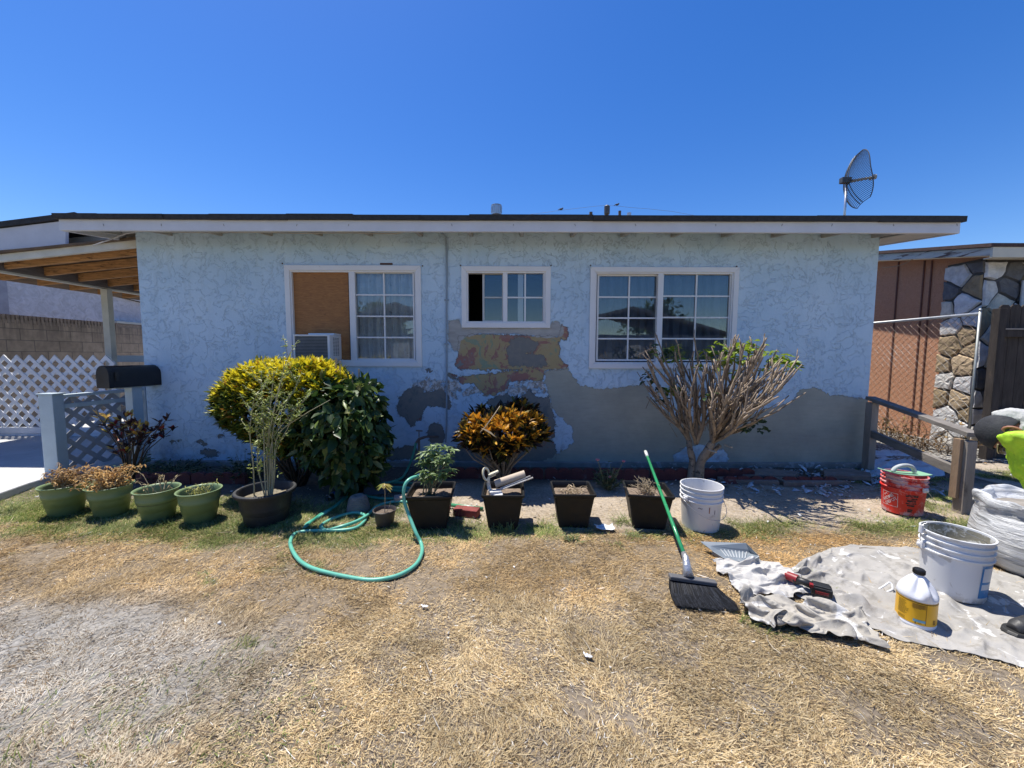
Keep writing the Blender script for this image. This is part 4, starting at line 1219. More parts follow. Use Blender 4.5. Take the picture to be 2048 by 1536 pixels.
stones(rh, 2.6, rz(YC) - .08, lambda u, v_, h: (-.03 + u, YC - .03 - h, v_), 110, 9, M_STONE)
A = WX(1983, 490, 6.65)
mb = MB(); YE = A.y
mb.prism([(YE, rz(YE) + .0), (13, rz(13)), (13, rz(13) + .11), (YE, rz(YE) + .11)], .03, 'x', -.36)
mb.build('barge_board', mat('peeling_cream', (.52, .50, .44), .75, .15, 6, .4, 40, dirt=(.13, .08, .06), dscale=8, dth=.52, stretch=(1, .4, 3)), rh)
mb = MB(); mb.prism([(YE - .04, rz(YE) + .111), (13, rz(13) + .111), (13, rz(13) + .17), (YE - .04, rz(YE) + .16)], 9, 'x', -.40); mb.build('roof', mat('brown_shingle', (.075, .045, .038), .9, .3, 20, .5, 100), rh)
mb = MB(); mb.prism([(YE + .01, rz(YE) + .09), (13, rz(13) + .09), (13, rz(13) + .105), (YE + .01, rz(YE) + .105)], 8.2, 'x', -.325); mb.build('soffit', M_CREAM, rh)
mb = MB(); mb.box2((-.36, YE - .03, rz(YE) - .03), (8.5, YE, rz(YE) + .11)); mb.box2((-.33, YE + .001, rz(YE) - .03), (8.5, YE + .1, rz(YE) - .015)); mb.build('fascia', mat('cream_fascia', (.60, .57, .46), .6, .06), rh)
# pale curved window trim at the picture's edge
mb = MB(); ww = W(2048, 585, YC - .1)
mb.box2((ww.x - 7 - .03, YC - .10, ww.z - .35), (ww.x - 7 + .9, YC - .075, ww.z + .18)); mb.build('window', mat('pale_window', (.45, .47, .48), .3), rh, bevel=.02)
cbp = [WX(1764, 535, 6.75), WX(1782, 534, 6.75), WX(1800, 531, 6.75), WX(1812, 526, 6.75), WX(1826, 518, 6.7)]
mb = MB(); mb.tube([(p.x - 7, p.y, p.z) for p in cbp], .008, 6); mb.build('cable', mat('tan_cable', (.40, .26, .16), .6), rh)

# ---- chain link fence running back along the side yard
FX = 6.34
cf = thing('chain_link_fence', (FX, 0, 0), 0, 'rusty chain link fence with pale top rail between the two houses', 'fence')
zt = 1.98
mb = MB(); mb.tube([(0, 5.28, zt), (0, 12, zt)], .021, 10); mb.build('top_rail', mat('galvanised_rail', (.55, .56, .55), .45, .12, 9, metal=.5), cf, smooth=True)
M_RUST = mat('rusty_wire', (.27, .19, .14), .7, .25, 4, dirt=(.42, .42, .40), dscale=1.2, dth=.5, metal=.2)
mb = MB(); pitch = .105
Y = 5.3
k = 0
while Y < 10.5:
    n = int((zt - .05) / (pitch / 2)); pts = []
    for i in range(n + 1):
        pts.append((.004 * (1 if i % 2 else -1), Y + (pitch / 2 if (i + k) % 2 else 0) * .98, zt - .02 - i * pitch / 2))
    mb.tube(pts, .0031, 4, cap=False); Y += pitch / 2 * 1.0; k += 1
mb.build('wire_mesh', M_RUST, cf)
mb = MB(); mb.tube([(-.0, 5.27, 0), (0, 5.27, 2.02)], .014, 10); mb.ball((0, 5.27, 2.03), .02, 10, 6); mb.build('end_post', mat('galvanised_post', (.40, .42, .40), .5, .1, 6, metal=.6), cf, smooth=True)
# ---- dark wooden fence
wf = thing('wooden_fence', (6.42, 5.15, 0), 0, 'dark weathered board fence with dog ear pickets at the right edge', 'fence')
M_PICK = mat('dark_weathered_boards', (.048, .038, .032), .9, .45, 5, .6, 60, dirt=(.17, .12, .075), dscale=3.2, dth=.62, stretch=(3, 3, .5))
x = .04; rs = random.Random(5)
mb = MB(); mb.box2((-.07, -.09, -.02), (.025, .0, 2.03)); mb.build('post', M_PICK, wf, bevel=.004)
while x < 3.4:
    w = .138; h = 2.08 + rs.uniform(-.012, .015)
    mb = MB(); mb.prism([(x, .0), (x + w, .0), (x + w, h - .03), (x + w - .03, h), (x + .03, h), (x, h - .03)], .018, 'y', .0 + rs.uniform(0, .003)); mb.build('picket', M_PICK, wf)
    x += w + .006
mb = MB(); mb.box2((.03, -.042, 1.66), (3.4, -.002, 1.75)); mb.build('rail', M_PICK, wf, bevel=.003)
mb = MB(); mb.box2((.03, -.042, .62), (3.4, -.002, .70)); mb.build('rail', M_PICK, wf, bevel=.003)
mb = MB(); mb.box2((.03, -.048, 1.755), (3.4, .0, 1.775)); mb.build('cap_strip', M_GREYW, wf)

# ---- handrail in front of the corner
hr = thing('handrail', (0, 0, 0), 0, 'weathered two rail wooden handrail running from the wall corner to the cinder block', 'handrail')
pb = G(1735, 940); pf = G(1922, 1024)
zb_ = W(1735, 800, pb.y).z; zf_ = W(1930, 872, pf.y).z
mb = MB(); mb.box((pb.x, pb.y, (zb_) / 2 - .03), (.085, .09, zb_ - .0)); mb.build('post', M_GREYW, hr, bevel=.005)
mb = MB(); mb.box((pf.x, pf.y, (zf_) / 2 - .04), (.085, .085, zf_ + .0)); mb.build('post', M_GREYW, hr, bevel=.005)
mb = MB(); mb.box((pf.x - .058, pf.y + .02, zf_ / 2 + .05), (.03, .06, zf_ * .78)); mb.build('side_board', mat('warm_wood', (.28, .19, .12), .8, .25, 5, .5, 60, stretch=(1, 1, .3)), hr, bevel=.004)
d = Vector((pf.x - pb.x, pf.y - pb.y, 0)).normalized()
ct = Vector((pb.x, pb.y, zb_ + .02)) - d * .05; cf_ = Vector((pf.x, pf.y, zf_ + .02)) + d * .06
mb = MB(); mb.beam(ct, cf_, .10, .042); mb.build('rail', M_RAILW, hr, bevel=.004)
l0 = W(1735, 866, pb.y); l1 = W(1912, 945, pf.y)
mb = MB(); mb.beam(Vector((pb.x, pb.y, l0.z)), Vector((pf.x - .03, pf.y + .03, l1.z)), .045, .085); mb.build('rail', M_RAILW, hr, bevel=.004)
cbk = thing('concrete_block', G(1947, 1022), R(-20), 'small grey concrete block at the foot of the front handrail post', 'block')
mb = MB(); mb.box((0, .04, .055), (.115, .13, .125)); mb.build('block', mat('block_concrete', (.30, .29, .26), .95, .2, 12, .8, 60, dirt=(.16, .15, .13), dscale=10, dth=.6), cbk, bevel=.008)

# ---- scalloped edging stones, a row in front of the wall
M_EDGE = mat('dark_red_concrete', (.115, .034, .033), .85, .3, 10, .6, 60, dirt=(.14, .12, .11), dscale=9, dth=.62)
def edging_mesh():
    mb = MB(); L = .58; k = 4; top = []
    for i in range(k):
        for j in range(9):
            a = PI - j * PI / 8; top.append((-L / 2 + L / k * (i + .5) + L / k / 2 * math.cos(a) * .97, .085 + .035 * math.sin(a)))
    mb.prism([(-L / 2, -.04)] + top + [(L / 2, -.04)], .05, 'y', -.025)
    return mb
e0 = edging_mesh().build('edging_stone', M_EDGE, bevel=.004)
spots = [(905 + i * 0, 0) for i in range(0)]
ey = G(1200, 957).y
xs = []
xx = G(930, 957).x
first = True
x = xx
i = 0
EL = ['leftmost edging stone behind the orange bush', 'edging stone right behind the orange bush', 'edging stone between the orange bush and the third planter', 'edging stone behind the third square planter', 'edging stone behind the little pink rose', 'edging stone left of the pruned bush trunk', 'edging stone directly behind the pruned bush trunk', 'edging stone right of the pruned bush trunk']
ep = []
while x < G(1500, 957).x and i < 6:
    ep.append((x, ey + random.uniform(-.012, .012), random.uniform(-.02, .02))); x += .60; i += 1
elab = ['dark red scalloped edging stone right behind the orange bush', 'dark red scalloped edging stone left of the little pink rose bush', 'dark red scalloped edging stone behind the pink rose bush', 'dark red scalloped edging stone behind the fourth square planter', 'dark red scalloped edging stone left of the pruned bush trunk', 'dark red scalloped edging stone right of the pruned bush trunk']
for i, (x, y, r) in enumerate(ep):
    o = e0 if i == 0 else e0.copy()
    if i: COL.objects.link(o)
    o.location = (x, y, .0); o.rotation_euler = (0, 0, r)
    tag(o, elab[i], 'edging stone', 'scalloped edging stones along the wall')
for i, (px, py, lab) in enumerate([(330, 966, 'dark red scalloped edging stone behind the third green pot'), (440, 966, 'dark red scalloped edging stone left of the yellow leaved bush')]):
    o = e0.copy(); COL.objects.link(o); q = G(px, py); o.location = (q.x, q.y, 0); o.rotation_euler = (0, 0, random.uniform(-.03, .03))
    tag(o, lab, 'edging stone', 'scalloped edging stones along the wall')
# fallen edging / stone slabs lying flat under the right part of the wall
M_SLAB = mat('brown_stone_slab', (.20, .165, .14), .9, .25, 8, .5, 60, dirt=(.33, .35, .37), dscale=12, dth=.62)
def slab(pts, z, h, label, rough=.012):
    pp = [G(*p, z) for p in pts]; ol = []
    for i in range(len(pp)):
        a, b = pp[i], pp[(i + 1) % len(pp)]; n = max(1, int((b - a).length / .06))
        for k in range(n):
            q = a.lerp(b, k / n); ol.append((q.x + random.uniform(-rough, rough), q.y + random.uniform(-rough, rough)))
    mb = MB(); mb.prism(ol, h, 'z', z - h); o = mb.build('stone_slab', M_SLAB, bevel=.004)
    return tag(o, label, 'slab', 'flat slabs under the wall')
slab([(1452, 941), (1530, 936), (1597, 943), (1590, 951), (1490, 950)], .06, .05, 'brown flat slab under the wall, right behind the pruned bush')
slab([(1648, 950), (1646, 940), (1690, 935), (1742, 945), (1741, 953)], .06, .05, 'brown flat slab under the wall next to the handrail post')
slab([(1432, 952), (1548, 955), (1560, 963), (1445, 959)], .05, .05, 'brown flat slab lying in front, below the right window')
slab([(1550, 954), (1660, 957), (1705, 962), (1570, 965)], .05, .05, 'brown flat slab lying in front, nearer the red bucket')
for i, (x0, x1, py, lab) in enumerate([(1450, 1552, 968, 'fallen dark red scalloped edging stone, the left one'), (1562, 1680, 969, 'fallen dark red scalloped edging stone, nearer the red bucket')]):
    o = e0.copy(); COL.objects.link(o); q = G((x0 + x1) / 2, py); o.location = (q.x, q.y, -.035); o.rotation_euler = (R(-14), 0, random.uniform(-.04, .04))
    tag(o, lab, 'edging stone', 'scalloped edging stones along the wall')

# ---- utility pole, wires and birds far behind
YP = 42
up_ = thing('utility_pole', (W(1214, 420, YP).x, YP, 0), 0, 'distant utility pole top with dark transformer poking over the roof', 'utility pole')
h = W(1214, 411, YP).z
mb = MB(); mb.tube([(0, 0, 0), (0, 0, h - .35)], [.2, .16], 10); mb.build('pole', mat('pole_wood', (.08, .06, .05), .9, .2), up_)
mb = MB(); mb.lathe([(.01, h - .9), (.28, h - .9), (.30, h - .75), (.30, h - .1), (.2, h), (.01, h)], 16); mb.build('transformer', mat('dark_grey_metal', (.06, .06, .065), .5, .1), up_)
mb = MB(); mb.box((0, 0, h - 1.15), (3.6, .12, .14)); mb.box((1.35, 0, h - .85), (.25, .2, .6)); mb.box((-1.7, 0, h - .9), (.3, .2, .45)); mb.build('crossarm', mat('pole_wood', (0, 0, 0)), up_)
mb = MB(); mb.tube([(2.35, 0, h - 1.6), (2.35, 0, h - .75)], .22, 10); mb.build('insulator', M_METAL, up_)
pw = thing('power_line', (0, YP, 0), 0, 'thin power line sagging over the roof ridge to the pole', 'power line')
mb = MB()
def wire(pts, r=.014):
    P = [W(x, y, YP) for x, y in pts]; mb.tube([(p.x, 0, p.z) for p in P], r, 5)
wire([(1050, 430), (1080, 426.5), (1122, 420.5), (1160, 416), (1195, 412), (1214, 411)]); wire([(1214, 411), (1235, 412), (1260, 415), (1300, 418), (1345, 423), (1390, 431)])
mb.build('wire', mat('wire_dark', (.10, .13, .18), .6), pw)
for k, (x, y, lab) in enumerate([(1122, 419, 'tiny dark bird sitting on the wire left of the pole'), (1234, 410, 'tiny dark bird sitting on the wire right of the pole')]):
    p = W(x, y, YP)
    b_ = MB(); b_.ball((0, 0, 0), (.19, .10, .10), 12, 8); b_.ball((.16, 0, .09), .075, 10, 6); b_.tube([(-.15, 0, -.01), (-.34, 0, -.08)], [.05, .02], 6); b_.tube([(.22, 0, .09), (.29, 0, .08)], [.02, .004], 6)
    o = b_.build('bird', mat('bird_dark', (.03, .03, .035), .7), smooth=True); o.location = (p.x, YP, p.z + .04); tag(o, lab, 'bird', 'birds on the power line')

# ---- grid antenna on the roof
YA = 5.5
ab = W(1689, 430, YA); ac = W(1689, 364, YA)
an = thing('antenna', (ab.x, YA, roofz(YA) + .02), 0, 'curved wire grid antenna on a thin mast above the right end of the roof', 'antenna')
zc = ac.z - roofz(YA) - .02
mb = MB(); mb.tube([(0, 0, 0), (0, 0, zc + .03)], .015, 10); mb.build('mast', M_METAL, an, smooth=True)
ax = Vector((.955, -.26, .10)).normalized(); sd = Vector((0, 0, 1)).cross(ax).normalized(); up = ax.cross(sd).normalized()
rollq = Matrix.Rotation(R(-9), 3, ax); sd = rollq @ sd; up = rollq @ up
Fo = .24; A_, B_ = .31, .335
def dish(a, b): return Vector((0, 0, zc)) + ax * (.015 + (a * a + b * b) / (4 * Fo)) + sd * a + up * b
def amax(b): return A_ * math.sqrt(max(0.06, 1 - (abs(b) / (B_ * 1.10)) ** 2.6))
mb = MB(); nr = 34
for i in range(nr + 1):
    b = -B_ + 2 * B_ * i / nr; am = amax(b)
    mb.tube([dish(-am + 2 * am * k / 10, b) for k in range(11)], .0042, 5)
M_ANT = mat('antenna_wire', (.06, .07, .085), .5, .1, 8, metal=.2)
mb.build('grid_rods', M_ANT, an)
mb = MB()
for s in (-1, 1): mb.tube([dish(s * amax(-B_ + 2 * B_ * k / 30), -B_ + 2 * B_ * k / 30) for k in range(31)], .006, 6)
for s in (-1, 1): mb.tube([dish(-amax(B_) + 2 * amax(B_) * k / 8, s * B_) for k in range(9)], .005, 6)
for s in (-.028, .028): mb.tube([dish(s, -B_ + 2 * B_ * k / 24) - ax * .006 for k in range(25)], .005, 6)
mb.build('grid_frame', M_ANT, an)
mb = MB(); mb.tube([Vector((0, 0, zc)), Vector((0, 0, zc)) + ax * .30], [.022, .016], 8); mb.tube([Vector((0, 0, zc)) + ax * .29 - sd * .05, Vector((0, 0, zc)) + ax * .29 + sd * .05], .016, 8); mb.tube([Vector((0, 0, zc)) + ax * .30, Vector((0, 0, zc)) + ax * .33], .032, 12)
mb.build('feed_arm', mat('feed_grey', (.30, .30, .28), .5, .2), an, auto=40)
mb = MB(); mb.box((-.035, -.02, zc + .01), (.13, .06, .075)); mb.tube([(-.10, -.02, zc), (.04, -.055, zc)], .01, 8); mb.build('bracket', mat('bracket_dark', (.10, .10, .10), .5, .2, metal=.5), an, bevel=.004)

# ---- what stands across the street, seen only in the window panes
def street_house(x, y, w, label, c):
    h = thing('street_house', (x, y, 0), 0, label, 'house')
    mb = MB(); mb.box2((-w / 2, -3, 0), (w / 2, 3, 2.7)); mb.build('wall', mat('street_wall_' + c[0], c[1], .8, .1), h)
    mb = MB(); mb.prism([(-w / 2 - .5, 2.6), (0, 4.3), (w / 2 + .5, 2.6), (w / 2 + .5, 2.78), (0, 4.5), (-w / 2 - .5, 2.78)], 7, 'y', -3.5); mb.build('roof', mat('street_roof', (.11, .105, .105), .9), h)
    for s in (-.28, .25):
        mb = MB(); mb.box((s * w, 3.01, 1.4), (1.5, .06, 1.1)); wd = mb.build('window', mat('street_glass', (.05, .06, .08), .2), h)
    mb = MB(); mb.box((0.02 * w, 3.01, 1.05), (1.0, .06, 2.1)); mb.build('door', mat('street_door', (.5, .48, .44), .6), h)
street_house(-7, -17, 11, 'cream gabled house across the street, left in the window reflection', ('cream', (.30, .28, .25)))
street_house(7.5, -18, 12, 'grey gabled house across the street, right in the window reflection', ('grey', (.26, .27, .28)))
tree('street_tree', 13.5, -27, 6.4, 3.4, 'leafy tree across the street reflected in the right window', 1500, .5, seed=11)
tree('street_tree', -12.5, -26, 6.0, 3.0, 'leafy tree across the street reflected in the left window', 1500, .5, seed=12)
mb = MB(); mb.box2((-90, -12.5, -.01), (90, -6.0, .004)); o = mb.build('road', mat('asphalt', (.07, .07, .072), .9, .2, 5, .4, 60)); tag(o, kind='structure')
mb = MB(); mb.box2((-90, -6.0, -.02), (90, -4.6, .12)); o = mb.build('pavement', M_CONC); tag(o, kind='structure')
# ================================================================== OBJECTS IN THE YARD
M_GREENP = mat('sage_green_plastic', (.19, .265, .125), .42, .06, 5, .05, 60, dirt=(.13, .17, .075), dscale=6, dth=.64)
M_SOILP = mat('potting_soil', (.13, .10, .075), .95, .4, 30, 1.0, 60)
M_BLKP = mat('black_plastic', (.009, .009, .009), .5, .2, 6, .1, 60, spec=.3, dirt=(.028, .026, .02), dscale=7, dth=.64)
M_CHARP = mat('charcoal_plastic', (.022, .023, .025), .6, .15, 6, .1, 60, dirt=(.09, .085, .08), dscale=5, dth=.60)

def soil_disc(mb, r, z, n=28, sq=False):
    """bumpy soil surface"""
    k = 8
    vs = [(0, 0, z)]; fs = []
    for i in range(1, k + 1):
        for j in range(n):
            a = 2 * PI * j / n; q = r * i / k
            x, y = q * math.cos(a), q * math.sin(a)
            if sq:
                s = max(abs(math.cos(a)), abs(math.sin(a))); x, y = x / s, y / s
            vs.append((x, y, z + (mnoise.noise(Vector((x * 22, y * 22, z * 9))) * .012 if i < k else -.006)))
    for j in range(n): fs.append((0, 1 + j, 1 + (j + 1) % n))
    for i in range(k - 1):
        for j in range(n):
            a = 1 + i * n + j; b = 1 + i * n + (j + 1) % n; fs.append((a, b, b + n, a + n))
    mb.add(vs, fs)

# ---- four sage green round pots
def green_pot(pos, label, fill, rz):
    o = thing('green_pot', pos, rz, label, 'plant pot', 'sage green round pots in a row')
    H, Rt, Rb = .275, .158, .105
    pr = [(0.001, .0), (Rb - .01, 0), (Rb, .008), (Rb + .028, .17), (Rb + .032, .172), (Rb + .036, .20), (Rb + .034, .205), (Rt - .012, H - .02), (Rt, H - .008), (Rt + .003, H - .003), (Rt, H), (Rt - .008, H - .001), (Rt - .016, H - .014), (Rb + .03, .205), (Rb + .02, .10), (.001, .10)]
    mb = MB(); mb.lathe(pr, 56); mb.build('pot', M_GREENP, o, smooth=True)
    mb = MB(); soil_disc(mb, Rb + .030, fill); mb.build('soil', M_SOILP, o, smooth=True)
    return o
gp = []
for (px, py, lab, fill) in [(133, 1026, 'sage green pot with dry brown plant, leftmost of the row of four', .20), (224, 1028, 'sage green pot overflowing with dry ochre plant, beside the leftmost pot', .20),
                            (318, 1036, 'sage green pot with a few bare dry stems', .17), (402, 1039, 'sage green pot with small yellow green sprigs next to the black tub', .18)]:
    q = G(px, py); gp.append(green_pot((q.x, q.y, -.012), lab, fill, random.uniform(0, 6)))

# ---- round black tub
q = G(534, 1040)
tub = thing('black_tub', (q.x, q.y, -.01), 0, 'large round black plastic tub holding the thin sapling', 'plant pot')
H = .285; mb = MB()
mb.lathe([(.001, 0), (.150, 0), (.158, .01), (.172, .10), (.175, .103), (.178, .108), (.196, H - .04), (.198, H - .036), (.222, H - .034), (.228, H - .026), (.229, H - .006), (.222, H), (.206, H), (.200, H - .008), (.185, .14), (.001, .14)], 64)
mb.build('pot', M_CHARP, tub, auto=35)
mb = MB(); soil_disc(mb, .19, .215, 36); mb.build('soil', mat('mulch', (.22, .19, .13), .95, .4, 40, 1.0, 80), tub, smooth=True)

# ---- four square black planters
def square_pot(pos, rz, label, rt=.185, rb=.125, H=.305, fill=.255):
    o = thing('square_planter', pos, rz, label, 'plant pot', 'square black planters in a row')
    mb = MB()
    def ring(r, z, c=.012):
        return [(-r + c, -r, z), (r - c, -r, z), (r, -r + c, z), (r, r - c, z), (r - c, r, z), (-r + c, r, z), (-r, r - c, z), (-r, -r + c, z)]
    lv = [(rb - .012, 0), (rb, .0), (rb + .003, .018), (rb + .0045, .021), (rb + .006, .033), (rb + .0055, .036), (rt - .014, H - .034), (rt - .012, H - .032), (rt - .010, H - .030), (rt - .006, H - .022), (rt - .002, H - .020), (rt + .001, H - .004), (rt - .001, H), (rt - .014, H), (rt - .018, H - .006), (rt - .024, H - .04), (rb + .02, .12)]
    vs = []; fs = []
    for r, z in lv: vs += ring(r, z)
    for i in range(len(lv) - 1):
        for j in range(8): fs.append((i * 8 + j, i * 8 + (j + 1) % 8, (i + 1) * 8 + (j + 1) % 8, (i + 1) * 8 + j))
    fs.append(tuple(range(8))); fs.append(tuple(range(len(vs) - 8, len(vs))))
    mb.add(vs, fs); mb.build('pot', M_BLKP, o, auto=30)
    mb = MB(); soil_disc(mb, rb + (rt - rb) * fill / H - .012, fill, 32, True); mb.build('soil', mat('planter_soil', (.20, .15, .11), .95, .4, 30, 1.0, 60, dirt=(.34, .29, .23), dscale=22, dth=.58), o, smooth=True)
    return o
sp = []
for (cx, py, fr, rz, lab, s) in [(858, 1060, .0, R(3), 'square black planter holding the leafy green plant and the hose end', 1.0), (1006, 1058, 0, R(0), 'square black planter filled with discarded tubes and trim', .93),
                                 (1148, 1056, 0, R(-1), 'square black planter with only dry stubble, between two others', .93), (1303, 1058, 0, R(-9), 'square black planter with cut stems that the broom leans on', .98)]:
    q = G(cx, py); hd = .125
    sp.append(square_pot((q.x, q.y + hd, -.012), rz, lab, .185 * s, .125 * s, .305))

# ---- small pot with seedling, upturned pot, bottle
q = G(770, 1050)
smp = thing('small_pot', (q.x, q.y, 0), 0, 'small dark plastic pot with a yellow leaved seedling inside the hose loop', 'plant pot')
mb = MB(); mb.lathe([(.001, 0), (.062, 0), (.066, .004), (.086, .118), (.092, .12), (.094, .132), (.088, .134), (.080, .118), (.074, .06), (.001, .06)], 40); mb.build('pot', mat('brown_grey_plastic', (.06, .05, .048), .55, .15), smp, auto=35)
mb = MB(); soil_disc(mb, .078, .108); mb.build('soil', M_SOILP, smp, smooth=True)
q = G(717, 1020)
upp = thing('upturned_pot', (q.x, q.y, 0), 0, 'ribbed taupe fibre pot standing upside down by the hose', 'plant pot')
mb = MB(); pr = []
for i in range(60):
    z = i / 59 * .135; r = .098 - .030 * (z / .135) ** 1.6 - .014 * max(0, (z / .135 - .8) / .2) ** 2; pr.append((r + .0028 * math.sin(i * 2 * PI / 6.0), z))
pr += [(.045, .139), (.030, .137), (.022, .12), (.001, .118)]
mb.lathe(pr, 44)
for i, v_ in enumerate(mb.v):
    v_ = Vector(v_); mb.v[i] = tuple(v_ + Vector((0, 0, mnoise.noise(v_ * 20) * .006 * (v_.z / .135))))
mb.build('pot', mat('taupe_fibre', (.22, .19, .165), .85, .15, 14, .4, 60), upp, smooth=True)
def bottle():
    a = G(655, 1003); b = G(681, 990)
    o = thing('water_bottle', (a.x, a.y, .033), 0, 'empty clear plastic water bottle lying under the dark green bush', 'bottle')
    d = Vector((b.x - a.x, b.y - a.y, 0)).normalized(); M = d.to_track_quat('Z', 'Y').to_matrix()
    t = NT('clear_plastic'); g_ = t.n('BsdfGlossy', None, Color=(.9, .95, 1, 1), Roughness=.08); tr = t.n('BsdfTransparent', None, Color=(.86, .9, .93, 1)); mx = t.n('MixShader', None, Fac=t.math('ADD', t.n('Fresnel', None, IOR=1.45).outputs[0], .12)); t.set(mx.inputs[1], tr.outputs[0]); t.set(mx.inputs[2], g_.outputs[0]); t.t.links.new(mx.outputs[0], t.out.inputs[0])
    mb = MB(); pr = [(.001, 0), (.028, 0), (.032, .006)]
    for i in range(12): pr.append((.032 - .0025 * (i % 2), .012 + i * .011))
    pr += [(.032, .15), (.024, .17), (.013, .182), (.013, .196)]
    mb.lathe(pr, 24, M=M); mb.build('body', t.m, o, smooth=True)
    mb = MB(); mb.lathe([(.001, .208), (.015, .208), (.0155, .196), (.015, .194)], 16, M=M); mb.build('cap', M_VINYL, o, smooth=True)
    mb = MB(); mb.lathe([(.0325, .06), (.0325, .10)], 24, M=M); mb.build('wrapper', mat('blue_wrapper', (.05, .12, .35), .4), o, smooth=True)
bottle()

# ---- garden hose
def crom(P, n=8):
    P = [Vector(p) for p in P]; out = []
    for i in range(len(P) - 1):
        p0 = P[max(i - 1, 0)]; p1 = P[i]; p2 = P[i + 1]; p3 = P[min(i + 2, len(P) - 1)]
        for k in range(n):
            t = k / n
            out.append(.5 * ((2 * p1) + (p2 - p0) * t + (2 * p0 - 5 * p1 + 4 * p2 - p3) * t * t + (3 * p1 - p0 - 3 * p2 + p3) * t ** 3))
    out.append(P[-1]); return out
HZ = .016
hose = thing('garden_hose', G(700, 1060), 0, 'long turquoise green garden hose looping from the tap across the lawn', 'hose')
ho = Vector(hose.location)
pts = [W(843, 952, 3.10), W(834, 953, 3.02), W(822, 957, 2.96), W(812, 966, 2.92), W(807.5, 982, 2.90), W(809, 1005, 2.89)]
pts[0].z = max(pts[0].z, .30)
rest = [(818, 1031, .13), (832, 1064, .03)]
pts += [W(818, 1031, 2.86), W(832, 1066, 2.78)]
gl = [(842, 1086), (844, 1104), (835, 1125), (816, 1141), (786, 1154), (743, 1160), (701, 1155), (654, 1145), (619, 1134), (596, 1118), (582, 1094), (582, 1078), (593, 1066), (619, 1062), (654, 1061), (690, 1060), (715, 1054), (730, 1040), (728, 1030), (708, 1025.5), (678, 1033), (654, 1043), (642, 1053), (654, 1060), (684, 1058), (708, 1050), (728, 1040), (740, 1026), (752, 1014), (774, 1006), (800, 1003), (830, 1006), (850, 1000), (858, 985), (835, 978), (800, 975), (765, 974), (735, 975), (701, 985), (678, 1006), (654, 1024), (617, 1046), (611, 1054)]
gp_ = []
for i, (x, y) in enumerate(gl):
    p = G(x, y, HZ)
    if 13 <= i <= 16: p.z += .0
    if 24 <= i <= 26: p.z += .022
    gp_.append(p)
pth = crom(pts + gp_, 7)
mb = MB(); mb.tube([p - ho for p in pth], .0135, 10); mb.build('tube', mat('turquoise_rubber', (.12, .42, .31), .38, .1, 6, .05, 40, dirt=(.20, .38, .27), dscale=9, dth=.66), hose, smooth=True)
mb = MB()
g2 = [G(x, y, .02) for x, y in ((608, 1056), (640, 1030), (672, 1012), (700, 990), (730, 972), (770, 966), (812, 966), (838, 970), (845, 978), (820, 983), (780, 981), (740, 984), (728, 990), (760, 997), (800, 996), (820, 988), (806, 978), (770, 977))]
g2 += [G(735, 980, .03), G(760, 970, .035), G(800, 958, .035), W(812, 944, 4.45), W(822, 922, 4.5), W(828, 902, 4.53), W(832, 886, 4.55)]
mb.tube([p - ho for p in crom(g2, 7)], .0135, 10); mb.build('tube', mat('dark_turquoise_rubber', (.05, .30, .20), .4, .1, 6), hose, smooth=True)
mb = MB(); a = W(836, 952.5, 3.04) - ho; b = W(849, 950, 3.12) - ho; mb.tube([a, b], [.019, .017], 12); mb.tube([b, b + (b - a) * .6], [.012, .02], 10); mb.build('nozzle', mat('blue_fitting', (.06, .14, .30), .4), hose, auto=40)

# ---- dark trowel head and bit of timber under the bush
q = G(752, 992)
tr_ = thing('trowel', (q.x, q.y, 0), R(20), 'dark flat trowel blade standing in the soil behind the small pot', 'trowel')
mb = MB(); mb.add([(-.12, 0, .02), (.10, -.02, .015), (.12, .02, .09), (-.02, .05, .15), (-.10, .04, .12)], [(0, 1, 2, 3, 4)]); mb.build('blade', mat('dark_steel', (.06, .055, .055), .5, .2, metal=.4), tr_, solid=.006)
mb = MB(); mb.tube([(-.03, .04, .11), (-.10, .10, .34)], [.013, .011], 8); mb.build('handle', mat('old_handle', (.20, .13, .09), .8, .2), tr_)

# ---- bits in the second planter: cardboard tube, paint frame, aluminium trim
q = sp[1].location
def mk(name, label, cat): return thing(name, (q.x, q.y, .29), 0, label, cat)
pY = 3.14
ct_ = mk('cardboard_tube', 'beige cardboard tube sticking out of the second square planter', 'tube'); L0 = Vector(ct_.location)
mb = MB(); a = W(990, 968, pY) - L0; b = W(1050, 948, pY + .03) - L0; d = (b - a).normalized()
M = d.to_track_quat('Z', 'Y').to_matrix(); L = (b - a).length
mb.lathe([(.001, 0), (.03, 0), (.033, .002), (.033, L), (.028, L), (.028, L - .08), (.001, L - .08)], 24, c=a, M=M); mb.build('tube', mat('cardboard', (.50, .41, .31), .8, .06, 8, .15, 60), ct_, auto=40)
al = mk('metal_trim', 'pale grey metal trim strips lying in the second square planter', 'trim')
mb = MB(); a = W(1000, 980, pY - .04) - L0; b = W(1066, 955, pY - .02) - L0; mb.beam(a, b, .022, .006); mb.beam(a + Vector((0, .02, .008)), b + Vector((-.02, .02, .008)), .012, .008); mb.build('strip', M_METAL, al)
cg_ = mk('caulk_frame', 'yellowed plastic caulking gun ring and handle in the second square planter', 'tool')
MY = mat('yellowed_plastic', (.58, .54, .40), .5, .08)
a = W(972, 948, pY - .02) - L0; dv = Vector((.35, -.6, .25)).normalized(); M = dv.to_track_quat('Z', 'Y').to_matrix()
mb = MB(); mb.lathe([(.030, -.012), (.042, -.012), (.042, .012), (.030, .012)], 24, c=a, M=M, closed=True, sx=.75, sy=1.35); mb.build('ring', MY, cg_, auto=40)
